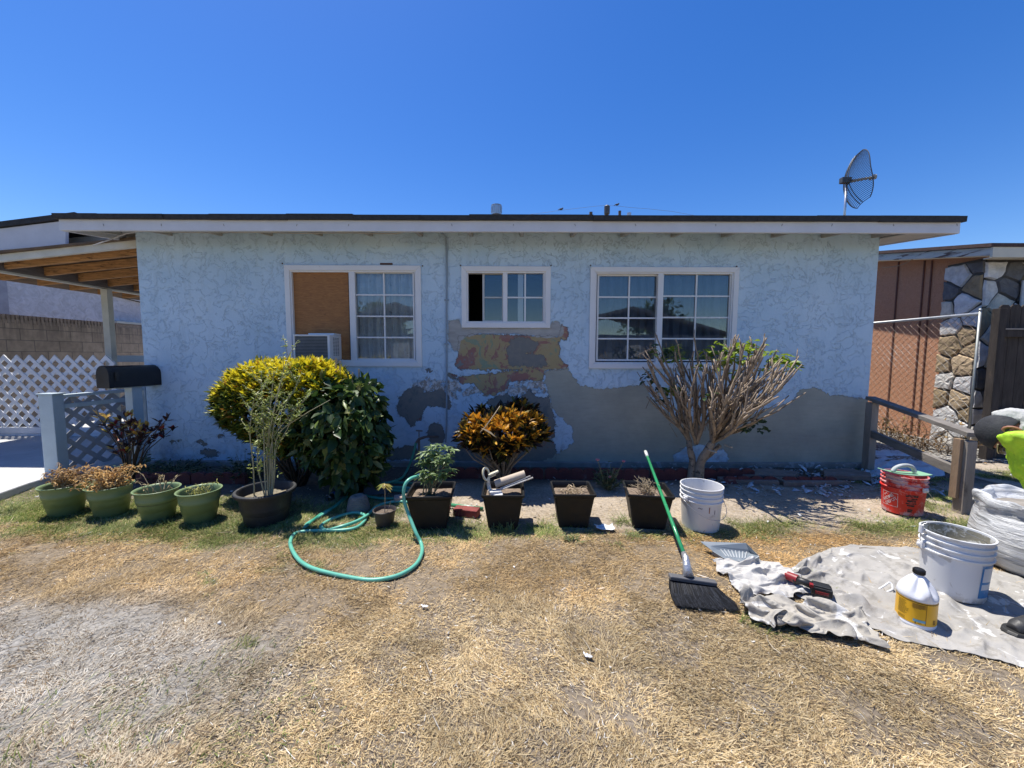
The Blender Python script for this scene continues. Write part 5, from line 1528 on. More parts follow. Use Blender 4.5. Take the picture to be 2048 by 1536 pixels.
mb = MB(); b = W(992, 944, pY) - L0; mb.beam(a + Vector((.02, 0, -.01)), b + Vector((.02, 0, .008)), .035, .016); mb.beam(a + Vector((.02, 0, -.035)), b + Vector((0, 0, -.02)), .012, .012); mb.build('handle', MY, cg_, bevel=.004)
mb = MB(); c_ = W(977, 968, pY) - L0; mb.tube([a + Vector((.02, -.0, -.03)), c_, c_ + Vector((.01, 0, -.05))], [.012, .016, .018], 10); mb.box(W(990, 984, pY - .04) - L0, (.10, .07, .03), rz=.3); mb.build('nozzle', mat('offwhite_plastic', (.62, .60, .55), .5, .08), cg_, bevel=.005)
wc = mk('plastic_cup', 'white plastic lid lying among the tubes in the second square planter', 'lid')
mb = MB(); mb.lathe([(.001, 0), (.045, 0), (.048, .012), (.040, .018), (.001, .018)], 24, c=W(994, 988, pY - .06) - L0 + Vector((0, 0, -.01)), M=Matrix.Rotation(.3, 3, 'X')); mb.build('lid', M_VINYL, wc, auto=40)

# ---- green hand tool and red brick between the first two planters
q = G(922, 1030)
rbk = thing('red_brick', (q.x + .05, q.y, 0), R(-14), 'dull red brick lying between the first and second square planters', 'brick')
mb = MB(); mb.box((0, 0, .032), (.22, .10, .064)); mb.build('brick', mat('dull_red_brick', (.22, .05, .045), .85, .3, 14, .8, 60, dirt=(.3, .24, .2), dscale=8, dth=.63), rbk, bevel=.006)
gt = thing('hand_tool', (q.x, q.y + .09, .05), 0, 'green and pale tool handle lying on the brick between two planters', 'tool')
mb = MB(); a = W(895, 1009, q.y + .15) - Vector(gt.location); b = W(966, 1018, q.y + .10) - Vector(gt.location); mb.tube([a, b], [.016, .017], 10); mb.build('handle', mat('green_handle_plastic', (.05, .26, .13), .4, .1), gt, smooth=True)
mb = MB(); mb.tube([a.lerp(b, .45), a.lerp(b, .75)], [.0185, .0185], 10); mb.build('sleeve', mat('pale_sleeve', (.45, .60, .50), .4), gt, smooth=True)

# ---- brick chunk near small pot; white scrap
q = G(806, 1000); o = MB().box((0, 0, .03), (.15, .10, .05)).build('paver_piece', mat('pinkish_paver', (.42, .32, .26), .9, .15, 8, .5, 50), bevel=.012); o.location = (q.x, q.y - .03, 0); o.rotation_euler = (0, 0, .3); tag(o, 'pinkish beige paver piece lying left of the first square planter', 'paver')
def scrap(px, py, s, label):
    q = G(px, py); mb = MB(); vs = []; k = 7
    for i in range(k):
        for j in range(k):
            x = (i / 6 - .5) * s * 1.5; y = (j / 6 - .5) * s * .8; vs.append((x + .01 * math.sin(j), y + .008 * math.cos(i * 2), .014 + abs(mnoise.noise(Vector((x * 18, y * 18, px)))) * s * .55))
    mb.add(vs, [(i * k + j, (i + 1) * k + j, (i + 1) * k + j + 1, i * k + j + 1) for i in range(k - 1) for j in range(k - 1)])
    o = mb.build('paper_scrap', mat('white_scrap', (.66, .68, .70), .6, .1, 8, .2, 40), smooth=True, sub=1, solid=.003); o.location = (q.x, q.y, 0); o.rotation_euler = (0, 0, random.uniform(-.4, .4)); tag(o, label, 'scrap')
scrap(1209, 1060, .10, 'crumpled white scrap on the grass beside the third square planter')
scrap(1175, 1317, .02, 'tiny white scrap alone in the middle of the dry lawn')
scrap(849, 1217, .018, 'tiny white scrap on the lawn below the hose loop')

# ---- buckets
def bucket_prof(R_, H, k=1.0):
    rb = R_ * .88
    p = [(.001, .004), (rb - .012, .004), (rb - .008, 0), (rb, .004), (rb + .002, .02)]
    zr = [H - .115, H - .078, H - .042]
    p += [(R_ * .965, H - .125)]
    for z in zr: p += [(R_ * .97, z - .004), (R_ * 1.03, z - .001), (R_ * 1.03, z + .006), (R_ * .975, z + .010)]
    p += [(R_ * .985, H - .012), (R_ * 1.035, H - .010), (R_ * 1.035, H - .002), (R_ * 1.0, H), (R_ * .975, H - .002), (R_ * .955, H - .03), (rb - .004, .02), (.001, .016)]
    return p
def bucket(name, pos, rz, R_, H, m, label, inner=None):
    o = thing(name, pos, rz, label, 'bucket')
    mb = MB(); mb.lathe(bucket_prof(R_, H), 72); mb.build('body', m, o, auto=38)
    return o
def ear(o, R_, H, angs, m):
    for a in angs:
        mb = MB(); c, s = math.cos(a), math.sin(a); M = Matrix.Rotation(a, 3, 'Z')
        mb.box((c * (R_ + .006), s * (R_ + .006), H - .100), (.018, .045, .04), M=M); mb.tube([(c * R_, s * R_, H - .10), (c * (R_ + .026), s * (R_ + .026), H - .10)], .011, 10); mb.build('ear', m, o, bevel=.003)
M_WB = mat('white_bucket_plastic', (.66, .66, .66), .42, .05, 4, .05, 50, dirt=(.44, .43, .41), dscale=11, dth=.60)
# middle, white
q = G(1400, 1051); RB = .158; HB = .355
wb = bucket('white_bucket', (q.x, q.y, -.005), 0, RB, HB, M_WB, 'white plastic bucket with hanging wire handle beside the fourth square planter')
ear(wb, RB, HB, (R(-160), R(20)), M_WB)
mb = MB(); pl = []
A0 = Vector((math.cos(R(-160)) * (RB + .03), math.sin(R(-160)) * (RB + .03), HB - .10)); B0 = Vector((math.cos(R(20)) * (RB + .03), math.sin(R(20)) * (RB + .03), HB - .10))
for i in range(25):
    t_ = i / 24 * PI; m_ = (A0 + B0) / 2; x = (A0 - B0) / 2
    p = m_ + x * math.cos(t_) + Vector((.30, -1, 0)).normalized() * math.sin(t_) * (RB + .035) + Vector((0, 0, -math.sin(t_) * .125)); pl.append(p)
mb.tube(pl, .0022, 6); mb.build('handle', mat('bucket_wire', (.45, .45, .46), .35, .1, metal=.8), wb, smooth=True)
def cyl_place(R0, k, a0, z0):
    """wrap flat lettering on a tapered bucket wall"""
    def f(x, y):
        z = z0 + y; r = R0 + k * z + .0012; a = a0 + x / r
        return Vector((r * math.cos(a), r * math.sin(a), z))
    return f
def cyl_panel(name, R0, k, a0, z0, w, h, m, parent, off=.0006, rim=None):
    mb = MB(); n = 14; vs = []
    for i in range(n + 1):
        for j in range(3):
            z = z0 - h / 2 + h * j / 2; r = R0 + k * z + off; a = a0 + (-w / 2 + w * i / n) / r; vs.append((r * math.cos(a), r * math.sin(a), z))
    mb.add(vs, [(i * 3 + j, (i + 1) * 3 + j, (i + 1) * 3 + j + 1, i * 3 + j + 1) for i in range(n) for j in range(2)])
    return mb.build(name, m, parent, smooth=True)
kk = (RB * .965 - RB * .88) / (HB - .125)
R0_ = RB * .88 + .001
M_MARK = mat('dark_marker', (.12, .08, .09), .7)
fa = math.atan2(-q.y, -q.x)
text_on('1', .07, cyl_place(R0_, kk, fa + .42, .19), 'marking', mat('brown_marker', (.30, .13, .08), .7), wb)
text_on('1', .05, cyl_place(R0_, kk, fa + .72, .175), 'marking', M_MARK, wb)
text_on('~', .06, cyl_place(R0_, kk, fa - .02, .205), 'marking', M_MARK, wb)

# red, with the green float on top
q = G(1803, 1021)
def red_mat():
    t = NT('red_bucket_plastic'); v = t.coord('Object')
    n1 = t.noise(v, 9, 9, .72, .8); n2 = t.noise(v, 26, 8, .75, .4); z = t.n('SeparateXYZ', None, Vector=v).outputs[2]
    c = t.mix(t.mr(t.noise(v, 5, 5, .6), .4, .65), (.66, .022, .012, 1), (.50, .03, .02, 1))
    sp_ = t.mr(n2, .56, .62, 0, .55)
    c = t.mix(sp_, c, (.60, .30, .28, 1))
    hi = t.math('ADD', t.mr(z, .22, .27, 0, .17), t.mr(z, .09, .02, 0, .16))
    c = t.mix(t.mr(t.math('ADD', n1, hi), .60, .72, 0, .85), c, (.58, .42, .42, 1))
    b = t.bsdf(Base_Color=c, Roughness=t.mr(n1, .3, .7, .35, .7)); t.set(b.inputs['Normal'], t.bump(n2, .2, .004)); return t.m
RR, HR = .152, .345
rbkt = bucket('red_bucket', (q.x, q.y, -.004), 0, RR, HR, red_mat(), 'red plastic bucket smeared with plaster, standing beside the handrail')
ear(rbkt, RR, HR, (R(-78), R(102)), M_WB)
mb = MB(); a = R(-78); A0 = Vector((math.cos(a) * (RR + .02), math.sin(a) * (RR + .02), HR - .10)); pl = [A0, A0 + Vector((.03, -.01, -.05)), A0 + Vector((.085, .0, -.11)), A0 + Vector((.12, .07, -.14)), A0 + Vector((.13, .16, -.12)), Vector((math.cos(R(102)) * (RR + .02), math.sin(R(102)) * (RR + .02), HR - .10))]
mb.tube(crom(pl, 5), .0022, 6); mb.build('handle', mat('bucket_wire', (0, 0, 0)), rbkt, smooth=True)
fa = math.atan2(-q.y, -q.x)
kk = (RR * .965 - RR * .88) / (HR - .125); R0_ = RR * .88 + .001
M_LOGO = mat('worn_logo_white', (.62, .50, .49), .7, .2, 30, dirt=(.55, .12, .09), dscale=30, dth=.56)
la, lz = fa - .62, .125
pf_ = cyl_place(R0_, kk, la, lz)
mb = MB(); s_ = .062
for (x0, y0, x1, y1) in ((-s_, -s_, s_, -s_ + .004), (-s_, s_ - .004, s_, s_), (-s_, -s_, -s_ + .004, s_), (s_ - .004, -s_, s_, s_)):
    n = 8; vs = []
    for i in range(n + 1):
        for j in range(2): vs.append(pf_(x0 + (x1 - x0) * (i / n if x1 - x0 > .01 else (j)), y0 + (y1 - y0) * ((j) if x1 - x0 > .01 else i / n)))
    mb.add(vs, [(i * 2, i * 2 + 2, i * 2 + 3, i * 2 + 1) for i in range(n)])
mb.build('logo_frame', M_LOGO, rbkt)
ca, sa = math.cos(R(42)), math.sin(R(42))
def diag(off, up_):
    def f(x, y):
        X_ = x * ca - (y + up_) * sa + off; Y_ = x * sa + (y + up_) * ca
        return pf_(max(-s_ + .003, min(s_ - .003, X_)), max(-s_ + .003, min(s_ - .003, Y_)))
    return f
text_on('THE', .020, diag(-.002, .045), 'logo_lettering', M_LOGO, rbkt, bold=.0006)
text_on('HOME', .036, diag(0, .014), 'logo_lettering', M_LOGO, rbkt, bold=.001)
text_on('DEPOT', .034, diag(0, -.020), 'logo_lettering', M_LOGO, rbkt, bold=.001)
M_WARN = mat('worn_black_print', (.035, .02, .02), .7, .2, 20, dirt=(.40, .05, .04), dscale=26, dth=.50)
cyl_panel('printed_panel', R0_, kk, fa + .42, .185, .085, .022, M_WARN, rbkt)
for i, (w_, h_, z_) in enumerate(((.075, .012, .160), (.06, .020, .140), (.07, .014, .118), (.05, .016, .098), (.035, .012, .060), (.03, .012, .045))):
    cyl_panel('printed_panel', R0_, kk, fa + .42 - .01 * i, z_, w_, h_, M_WARN, rbkt, .0008)
# float trowel resting across the rim
fl = thing('plaster_float', (q.x - .02, q.y - .02, HR + .006), R(4), 'pale green sponge float with curved handle resting on the red bucket', 'trowel')
mb = MB(); vs = []; n = 12
for i in range(n + 1):
    x = -.20 + .40 * i / n; z = .018 * (abs(x) / .2) ** 3 + (-.018 * x / .2)
    for y in (-.06, .06): vs.append((x, y, z))
mb.add(vs, [(i * 2, i * 2 + 2, i * 2 + 3, i * 2 + 1) for i in range(n)]); mb.build('plate', mat('pale_green_plate', (.22, .42, .27), .5, .1), fl, solid=.008, bevel=.002)
mb = MB(); hp = [(-.115, 0, .02), (-.10, 0, .045), (-.06, 0, .066), (0, 0, .074), (.055, 0, .064), (.085, 0, .038), (.095, 0, .01)]
mb.tube(crom(hp, 5), .017, 10); mb.build('handle', mat('dusty_grip', (.40, .43, .42), .7, .2, 14, dirt=(.60, .60, .57), dscale=14, dth=.55), fl, smooth=True)

# big white one at the right with wire handle
q = G(1902, 1189); RG, HG = .147, .360
def big_mat():
    t = NT('plastered_bucket'); v = t.coord('Object'); n1 = t.noise(v, 11, 8, .7, .5); n2 = t.noise(v, 30, 6, .7)
    c = t.mix(t.mr(n1, .57, .62, 0, .7), (.66, .67, .68, 1), (.40, .38, .35, 1))
    z = t.n('SeparateXYZ', None, Vector=v).outputs[2]
    c = t.mix(t.math('MULTIPLY', t.mr(z, .045, .0), t.mr(n2, .42, .52)), c, (.36, .33, .29, 1))
    b = t.bsdf(Base_Color=c, Roughness=.4); return t.m
bwb = bucket('white_bucket', (q.x, q.y, .022), R(0), RG, HG, big_mat(), 'large white bucket crusted inside with plaster, standing on the drop cloth')
ti = NT('plaster_crust'); v = ti.coord('Object'); n1 = ti.noise(v, 10, 8, .7, .6)
c = ti.mix(ti.mr(n1, .50, .54), (.26, .245, .19, 1), (.60, .60, .57, 1)); b = ti.bsdf(Base_Color=c, Roughness=.8); ti.set(b.inputs['Normal'], ti.bump(n1, .6, .01))
mb = MB(); mb.lathe([(RG * .951, HG - .012), (RG * .935, HG - .06), (RG * .865, .06), (RG * .5, .05), (.001, .055)], 60); mb.build('plaster_lining', ti.m, bwb, smooth=True)
ear(bwb, RG, HG, (R(160), R(-20)), M_WB)
fa = math.atan2(-q.y, -q.x)
kk = (RG * .965 - RG * .88) / (HG - .125); R0_ = RG * .88 + .001
M_BLUEL = mat('blue_label', (.03, .19, .45), .45, .15, 12, dirt=(.35, .45, .55), dscale=18, dth=.62)
M_GREYL = mat('pale_label', (.58, .62, .67), .5, .1)
cyl_panel('label', R0_, kk, fa + 1.12, .135, .085, .19, M_BLUEL, bwb)
cyl_panel('label', R0_, kk, fa + 1.12, .175, .066, .080, M_GREYL, bwb, .0012)
cyl_panel('label', R0_, kk, fa + 1.12, .105, .066, .032, M_GREYL, bwb, .0012)
mb = MB(); a = R(160); A0 = Vector((math.cos(a) * (RG + .012), math.sin(a) * (RG + .012), HG - .08)); B0 = Vector((math.cos(R(-20)) * (RG + .012), math.sin(R(-20)) * (RG + .012), HG - .10))
hd_ = [A0, A0 + Vector((-.012, -.01, .06)), A0 + Vector((.02, .0, .105)), A0.lerp(B0, .35) + Vector((0, 0, .13)), A0.lerp(B0, .7) + Vector((0, 0, .085)), B0 + Vector((-.015, .01, .05)), B0]
mb.tube(crom(hd_, 5), .0022, 6); mb.build('handle', mat('bucket_wire', (0, 0, 0)), bwb, smooth=True)
mb = MB(); mb.tube([A0 + Vector((-.012, -.01, .055)), A0 + Vector((-.008, -.008, .10))], .011, 10); mb.build('grip', M_WB, bwb)

# ---- yellow label jug
q = G(1829, 1249)
jug = thing('jug', (q.x, q.y, .012), 0, 'white plastic jug with yellow label and black cap on the drop cloth', 'jug')
RJ = .078
def jug_body():
    mb = MB(); n = 64; lv = []
    pr = [(.0, .0), (.066, 0), (RJ - .003, .006), (RJ, .014), (RJ, .022), (RJ - .002, .026), (RJ - .002, .150), (RJ, .154), (RJ, .165), (RJ - .003, .178), (.069, .195), (.058, .214), (.044, .234), (.030, .250), (.021, .258), (.019, .262), (.019, .275)]
    vs = []; fs = []
    fa = math.atan2(-q.y, -q.x)
    for (r, z) in pr:
        for k in range(n):
            a = 2 * PI * k / n
            rr = max(r, .001)
            # the grip: a ridge with hollows beside it
            if .165 < z < .262:
                d = math.atan2(math.sin(a - (fa + .55)), math.cos(a - (fa + .55)))
                w = math.sin(PI * min(1, max(0, (z - .160) / .10)))
                rr += w * (.016 * math.exp(-(d / .20) ** 2) - .020 * math.exp(-((abs(d) - .55) / .22) ** 2))
            vs.append((rr * math.cos(a), rr * math.sin(a), z))
    for i in range(len(pr) - 1):
        for k in range(n): fs.append((i * n + k, i * n + (k + 1) % n, (i + 1) * n + (k + 1) % n, (i + 1) * n + k))
    mb.add(vs, fs); return mb
jug_body().build('body', mat('jug_plastic', (.74, .75, .78), .28, .03, 3), jug, smooth=True)
mb = MB(); mb.lathe([(.001, .292), (.020, .292), (.023, .288), (.0235, .268), (.021, .265)], 28)
for k in range(28):
    a = 2 * PI * k / 28; mb.box((.0235 * math.cos(a), .0235 * math.sin(a), .278), (.002, .002, .018), rz=a)
mb.build('cap', mat('black_cap', (.012, .012, .012), .4), jug, auto=40)
fa = math.atan2(-q.y, -q.x)
mb = MB(); mb.lathe([(RJ - .0012, .030), (RJ - .0012, .148)], 64); mb.build('label_sleeve', mat('yellow_label', (.78, .42, .012), .4, .05, 4), jug, smooth=True)
M_INK = mat('label_ink', (.10, .06, .01), .5); M_DY = mat('label_dark_yellow', (.50, .25, .01), .5); M_LB = mat('label_light_blue', (.16, .38, .48), .5)
R1 = RJ - .0008
cyl_panel('print', R1, 0, fa - .02, .1425, .235, .004, M_INK, jug)
cyl_panel('print', R1, 0, fa + .50, .088, .0018, .108, M_INK, jug, .0008)
cyl_panel('print', R1, 0, fa + .14, .126, .052, .022, M_DY, jug)
rj = random.Random(4)
for col_, a_, w_, z0_, z1_, st in ((0, -.62, .052, .132, .062, .0062), (0, -.60, .05, .050, .040, .005), (1, .14, .046, .134, .112, .0052)):
    z = z0_
    while z > z1_:
        ww = w_ * rj.uniform(.6, 1.0); cyl_panel('print', R1, 0, fa + a_ - (w_ - ww) / 2 / RJ, z, ww, .0020, M_INK, jug, .0009); z -= st
cyl_panel('print', R1, 0, fa + .20, .050, .046, .013, M_LB, jug, .0007)
mb = MB()
for (x, z, w_, h_) in ((.20, .040, .048, .0015), (-.11, .047, .0015, .030), (.50, .047, .0015, .03)): pass
text_on('1', .017, cyl_place(RJ - .0018, 0, fa + .02, .0385), 'print', mat('label_black', (.02, .02, .02), .5), jug, bold=.0008)
text_on('GAL', .008, cyl_place(RJ - .0018, 0, fa + .24, .0385), 'print', M_INK, jug)
for i in range(7): cyl_panel('print', R1, 0, fa + .93 + i * .028, .052, .0012, .024, M_INK, jug, .0007)

# ---- broom
def broom():
    P0 = W(1372, 1118, 2.27); P1 = W(1291, 903, 3.72)
    Q = W(1322, 996, 2.90)
    h0 = G(1395, 1185)
    o = thing('broom', (h0.x, h0.y, 0), 0, 'push broom with green handle and black bristles leaning on the fourth planter', 'broom'); L0 = Vector(o.location)
    mb = MB(); a = P0 - L0; b = P1 - L0
    mb.tube([a, a.lerp(b, .3), a.lerp(b, .6), a.lerp(b, .93)], .0125, 12); mb.build('handle', mat('green_metal_pole', (.03, .25, .10), .22, .06, 6, dirt=(.25, .42, .33), dscale=12, dth=.68), o, smooth=True)
    mb = MB(); mb.tube([a.lerp(b, .925), b], [.0145, .0145], 12); mb.ball(b, .0145, 12, 6); mb.build('grip', mat('chipped_white_grip', (.60, .60, .57), .5, .1, 20, dirt=(.1, .3, .15), dscale=30, dth=.6), o, smooth=True)
    # block: long bar over the bristles
    A = W(1340, 1153, 2.22) - L0; B = W(1430, 1166, 2.20) - L0
    dr = (B - A).normalized(); fw = Vector((dr.y, -dr.x, 0)).normalized()
    if fw.y > 0: fw = -fw
    mb = MB(); mb.beam(A - dr * .005, B + dr * .005, .045, .026); mb.build('block', mat('grey_plastic_block', (.12, .12, .125), .5, .1), o, bevel=.006)
    # taped socket
    n0 = A.lerp(B, .42) + Vector((0, .01, .01)); mb = MB(); mb.tube([n0, n0.lerp(a, .55), a + (b - a).normalized() * .01, a + (b - a).normalized() * .05], [.034, .026, .021, .017], 12)
    for i, v_ in enumerate(mb.v): mb.v[i] = tuple(Vector(v_) + Vector((1, 1, 1)) * mnoise.noise(Vector(v_) * 60) * .004)
    mb.build('taped_socket', mat('silver_tape', (.50, .51, .53), .28, .12, 20, .5, 60, metal=.6), o, smooth=True)
    # bristles
    n = 6500; rg = np.random.default_rng(9)
    u = rg.random(n); w = rg.uniform(-1, 1, n)
    A_, B_ = np.array(A), np.array(B); F_ = np.array(fw)
    base = A_ + (B_ - A_) * u[:, None] + F_ * (w * .018)[:, None] - np.array([0, 0, .012])
    ctr = u - .5
    L = .125 + .035 * rg.random(n)
    dirn = F_[None] * (.62 + .25 * w[:, None] + rg.normal(0, .05, (n, 1))) + np.array(dr)[None] * (ctr[:, None] * .35 + rg.normal(0, .05, (n, 1)) + .22 * (ctr[:, None] > .3)) + np.array([0, 0, -1.0])
    dirn = _norm(dirn)
    V = []; Fs = []
    side = np.array(dr)
    rows = []
    for s, wd in ((0, .0028), (.5, .0026), (1, .0016)):
        p = base + dirn * L[:, None] * s + F_ * (L[:, None] * .10 * s * s)
        z = p[:, 2].copy(); p[:, 2] = np.maximum(z, .020 + .004 * rg.random(n))
        p = p + F_ * (np.maximum(0, .020 - z) * .9)[:, None]
        th = rg.uniform(0, 2 * PI, n) * 0 + (np.arange(n) % 7)
        sd = side[None] * np.cos(th)[:, None] + F_[None] * np.sin(th)[:, None]
        rows += [p - sd * wd / 2, p + sd * wd / 2]
    V = np.stack(rows, 1).reshape(-1, 3); b0 = np.arange(n)[:, None] * 6
    Fq = np.concatenate([b0 + np.array([[0, 1, 3, 2]]), b0 + np.array([[2, 3, 5, 4]])])
    bc = (np.array([.010, .011, .014]) * rg.choice([.4, 1, 1, 3.2], n)[:, None]); np_mesh('bristles', V, Fq, leafmat('bristle', 0, .6, .2), o, col=np.repeat(bc, 6, axis=0)); mat('black_bristle', (.004, .004, .005), .9, .2, spec=.06)
    c = (A + B) / 2 + fw * .03; mb = MB(); mb.beam(A + fw * .012 + Vector((0, 0, -.035)), B + fw * .012 + Vector((0, 0, -.035)), .02, .05); mb.build('bristle_base', mat('black_bristle', (0, 0, 0)), o)
    mb = MB(); lc = A.lerp(B, .72) + fw * .045 + Vector((0, 0, -.04)); mb.add([lc + dr * -.012, lc + dr * .010 + fw * .004, lc + dr * .004 + fw * .022 + Vector((0, 0, -.03)), lc - dr * .003 + fw * .03 + Vector((0, 0, -.045))], [(0, 1, 2, 3)])
    lf_ = mb.build('leaf_bit', mat('orange_leaf_bit', (.42, .19, .07), .7), o, solid=.002)
broom()

# ---- dustpan, turned over a little
def dustpan():
    q = G(1455, 1112); o = thing('dustpan', (q.x, q.y, 0), 0, 'grey plastic dustpan with ribbed floor lying between broom and cloth', 'dustpan'); L0 = Vector(o.location)
    m = mat('grey_blue_plastic', (.17, .20, .23), .42, .08, 6, dirt=(.36, .38, .39), dscale=12, dth=.64)
    tl = G(1400, 1083, .055) - L0; tr_ = G(1492, 1086, .085) - L0; rr = G(1518, 1112, .075) - L0; br = G(1496, 1124, .035) - L0; bl = G(1452, 1119, .022) - L0; l2 = G(1425, 1102, .03) - L0
    k1 = G(1421, 1092, .045) - L0; k2 = G(1497, 1099, .05) - L0
    k3 = G(1436, 1100, .028) - L0; k4 = G(1502, 1106, .03) - L0
    mb = MB(); mb.add([tl, tr_, k2, k1, k4, k3, br, bl, rr, l2], [(0, 1, 2, 3), (3, 2, 4, 5), (5, 4, 6, 7), (1, 8, 2), (2, 8, 4), (4, 8, 6), (0, 3, 9), (3, 5, 9), (5, 7, 9)])
    mb.build('pan', m, o, solid=.004, bevel=.0015)
    mb = MB(); g0 = [tl, l2, bl, br, rr]; gnd = [Vector((p.x * 1.0 + (.02 if i < 1 else 0), p.y + .01, .003)) for i, p in enumerate(g0)]
    mb.add([p + Vector((0, -.002, 0)) for p in g0] + gnd, [(i, i + 1, i + 6, i + 5) for i in range(1, 4)])
    mb.build('rim', m, o, solid=.004)
    for i in range(8):
        u = (i + .8) / 9; a = k3.lerp(k4, u); b = bl.lerp(br, u * .92 + .04)
        mb = MB(); mb.tube([a.lerp(b, -.15) + Vector((0, 0, .004)), a.lerp(b, .75) + Vector((0, 0, .005))], .0035, 6); mb.build('rib', mat('worn_rib', (.42, .44, .45), .5), o)
dustpan()

# ---- cloths
def cloth(name, top, bot, label, cat, hgt, m, seed, nu=150, nv=60, z0=.012, ang=.6, fs=3.0, env=None, body=0.0, sub=0):
    def res(P, n):
        P = [Vector((p[0], p[1], 0)) for p in P]; d = [0]
        for i in range(1, len(P)): d.append(d[-1] + (P[i] - P[i - 1]).length)
        out = []
        for k in range(n):
            s = d[-1] * k / (n - 1); i = 1
            while i < len(P) - 1 and d[i] < s: i += 1
            t = (s - d[i - 1]) / max(1e-9, d[i] - d[i - 1]); out.append(P[i - 1].lerp(P[i], t))
        return np.array([(p.x, p.y) for p in out])
    T = res(top, nu); B = res(bot, nu)
    U, VV = np.meshgrid(np.linspace(0, 1, nu), np.linspace(0, 1, nv), indexing='ij')
    PX = T[:, None, 0] * (1 - VV) + B[:, None, 0] * VV; PY = T[:, None, 1] * (1 - VV) + B[:, None, 1] * VV
    g = np.array([[tuple(G(PX[i, j], PY[i, j])) for j in range(nv)] for i in range(nu)])
    Xw, Yw = g[..., 0], g[..., 1]
    ed = fbm(Xw * 9, Yw * 9, seed + 5) - .5
    ca, sa = math.cos(ang), math.sin(ang)
    a = Xw * ca + Yw * sa; b = -Xw * sa + Yw * ca
    wx = fbm(a * 1.7, b * 1.7, seed + 1, 3) * 1.6; wy = fbm(a * 1.7, b * 1.7, seed + 2, 3) * 1.6
    def ridge(s, k, sd): 
        n = fbm(a * s * .42 + wx * k, b * s + wy * k, sd, 2); return (1 - np.abs(2 * n - 1)) ** 6
    r1 = ridge(fs, 1.2, seed); r2 = ridge(fs * 2.3, 1.6, seed + 7); r3 = fbm(a * fs * 5, b * fs * 7, seed + 9, 3)
    big = fbm(Xw * 3.0, Yw * 3.0, seed + 11, 3)
    e = np.minimum(1, np.minimum.reduce([U, 1 - U]) * 14) * np.minimum(1, np.minimum.reduce([VV, 1 - VV]) * 7)
    e = np.sqrt(np.clip(e, 0, 1))
    h = hgt * (r1 * .65 + r2 * .35 + .12 * r3 + .25 * sstep(.45, .8, big))
    if env is not None: h = h * env(U, VV)
    h = h + body * np.sqrt(np.clip(1 - (2 * U - 1) ** 4, 0, 1)) * np.sqrt(np.clip(1 - (2 * VV - 1) ** 2, 0, 1)) * (.55 + .9 * big)
    Zw = ground_z(Xw, Yw) + z0 + h * e
    Zw = np.where((U < .004) | (U > .996) | (VV < .008) | (VV > .992), ground_z(Xw, Yw) + .001, Zw)
    Xw = Xw + ed * .05 * (1 - e) ; Yw = Yw + (fbm(Xw * 8 + 3, Yw * 8, seed + 6) - .5) * .06 * (1 - e)
    idx = np.arange(nu * nv).reshape(nu, nv)
    Fq = np.stack([idx[:-1, :-1], idx[:-1, 1:], idx[1:, 1:], idx[1:, :-1]], -1).reshape(-1, 4)
    o = np_mesh(name, np.stack([Xw, Yw, Zw], -1).reshape(-1, 3), Fq, m, smooth=True)
    tag(o, label, cat); 
    return o
def cloth_mat(name, c, dirt, th=.56):
    t = NT(name); v = t.coord('Object')
    n1 = t.noise(v, 4, 7, .65, .3); n2 = t.noise(v, 14, 6, .7); 
    cc = t.mix(t.mr(n1, .4, .65), (*c, 1), tuple(x * .80 for x in c) + (1,))
    cc = t.mix(t.mr(n2, th, th + .08, 0, .75), cc, (*dirt, 1))
    cc = t.mix(t.mr(t.noise(v, 9, 5, .6, .6), .60, .64, 0, .7), cc, (.66, .66, .65, 1))
    b = t.bsdf(Base_Color=cc, Roughness=.9); b.inputs['Specular IOR Level'].default_value = .15
    t.set(b.inputs['Normal'], t.bump(t.math('ADD', t.noise(t.mapping(v, (1, 1.6, 1)), 38, 5, .65, .8), t.math('MULTIPLY', t.noise(v, 200, 3), .3)), .45, .006)); return t.m
M_DROP = cloth_mat('canvas_drop_cloth', (.37, .355, .33), (.25, .235, .21), .52)
M_SHIRT = cloth_mat('pale_grey_shirt', (.50, .485, .455), (.34, .30, .26), .60)
M_TROU = cloth_mat('khaki_grey_cloth', (.40, .375, .33), (.22, .20, .18), .58)
M_TARP = cloth_mat('shaded_tarp', (.55, .57, .60), (.42, .42, .42), .60)
cloth('tarp', [(1728, 905), (1745, 893), (1800, 896), (1850, 905), (1886, 930)], [(1735, 950), (1765, 952), (1810, 955), (1850, 957), (1890, 950)],
      'whitish tarp on the ground behind the wooden handrail', 'tarp', .05, M_TARP, 74, 90, 60, ang=.3, fs=3.0)

# ---- cordless tool on the cloth
q = G(1630, 1196)
dt = thing('cordless_tool', (q.x, q.y, .030), R(-32), 'black and red cordless power tool half wrapped in the cloth', 'tool')
M_TB = mat('tool_black', (.018, .018, .018), .45, .2, 10, dirt=(.15, .13, .12), dscale=16, dth=.62); M_TR = mat('tool_red', (.25, .015, .018), .45, .2, dirt=(.2, .16, .14), dscale=20, dth=.58)
mb = MB(); mb.box((.03, 0, .035), (.12, .085, .055)); mb.box((.03, 0, .068), (.10, .07, .012)); mb.build('battery', M_TB, dt, bevel=.007)
mb = MB(); mb.box((.03, -.0435, .030), (.075, .003, .020)); mb.box((-.028, -.03, .065), (.02, .03, .02)); mb.build('red_strip', M_TR, dt, bevel=.001)
mb = MB(); mb.tube([(-.02, 0, .05), (-.075, .015, .055), (-.12, .03, .04)], [.026, .024, .028], 12); mb.build('handle', M_TB, dt, smooth=True)
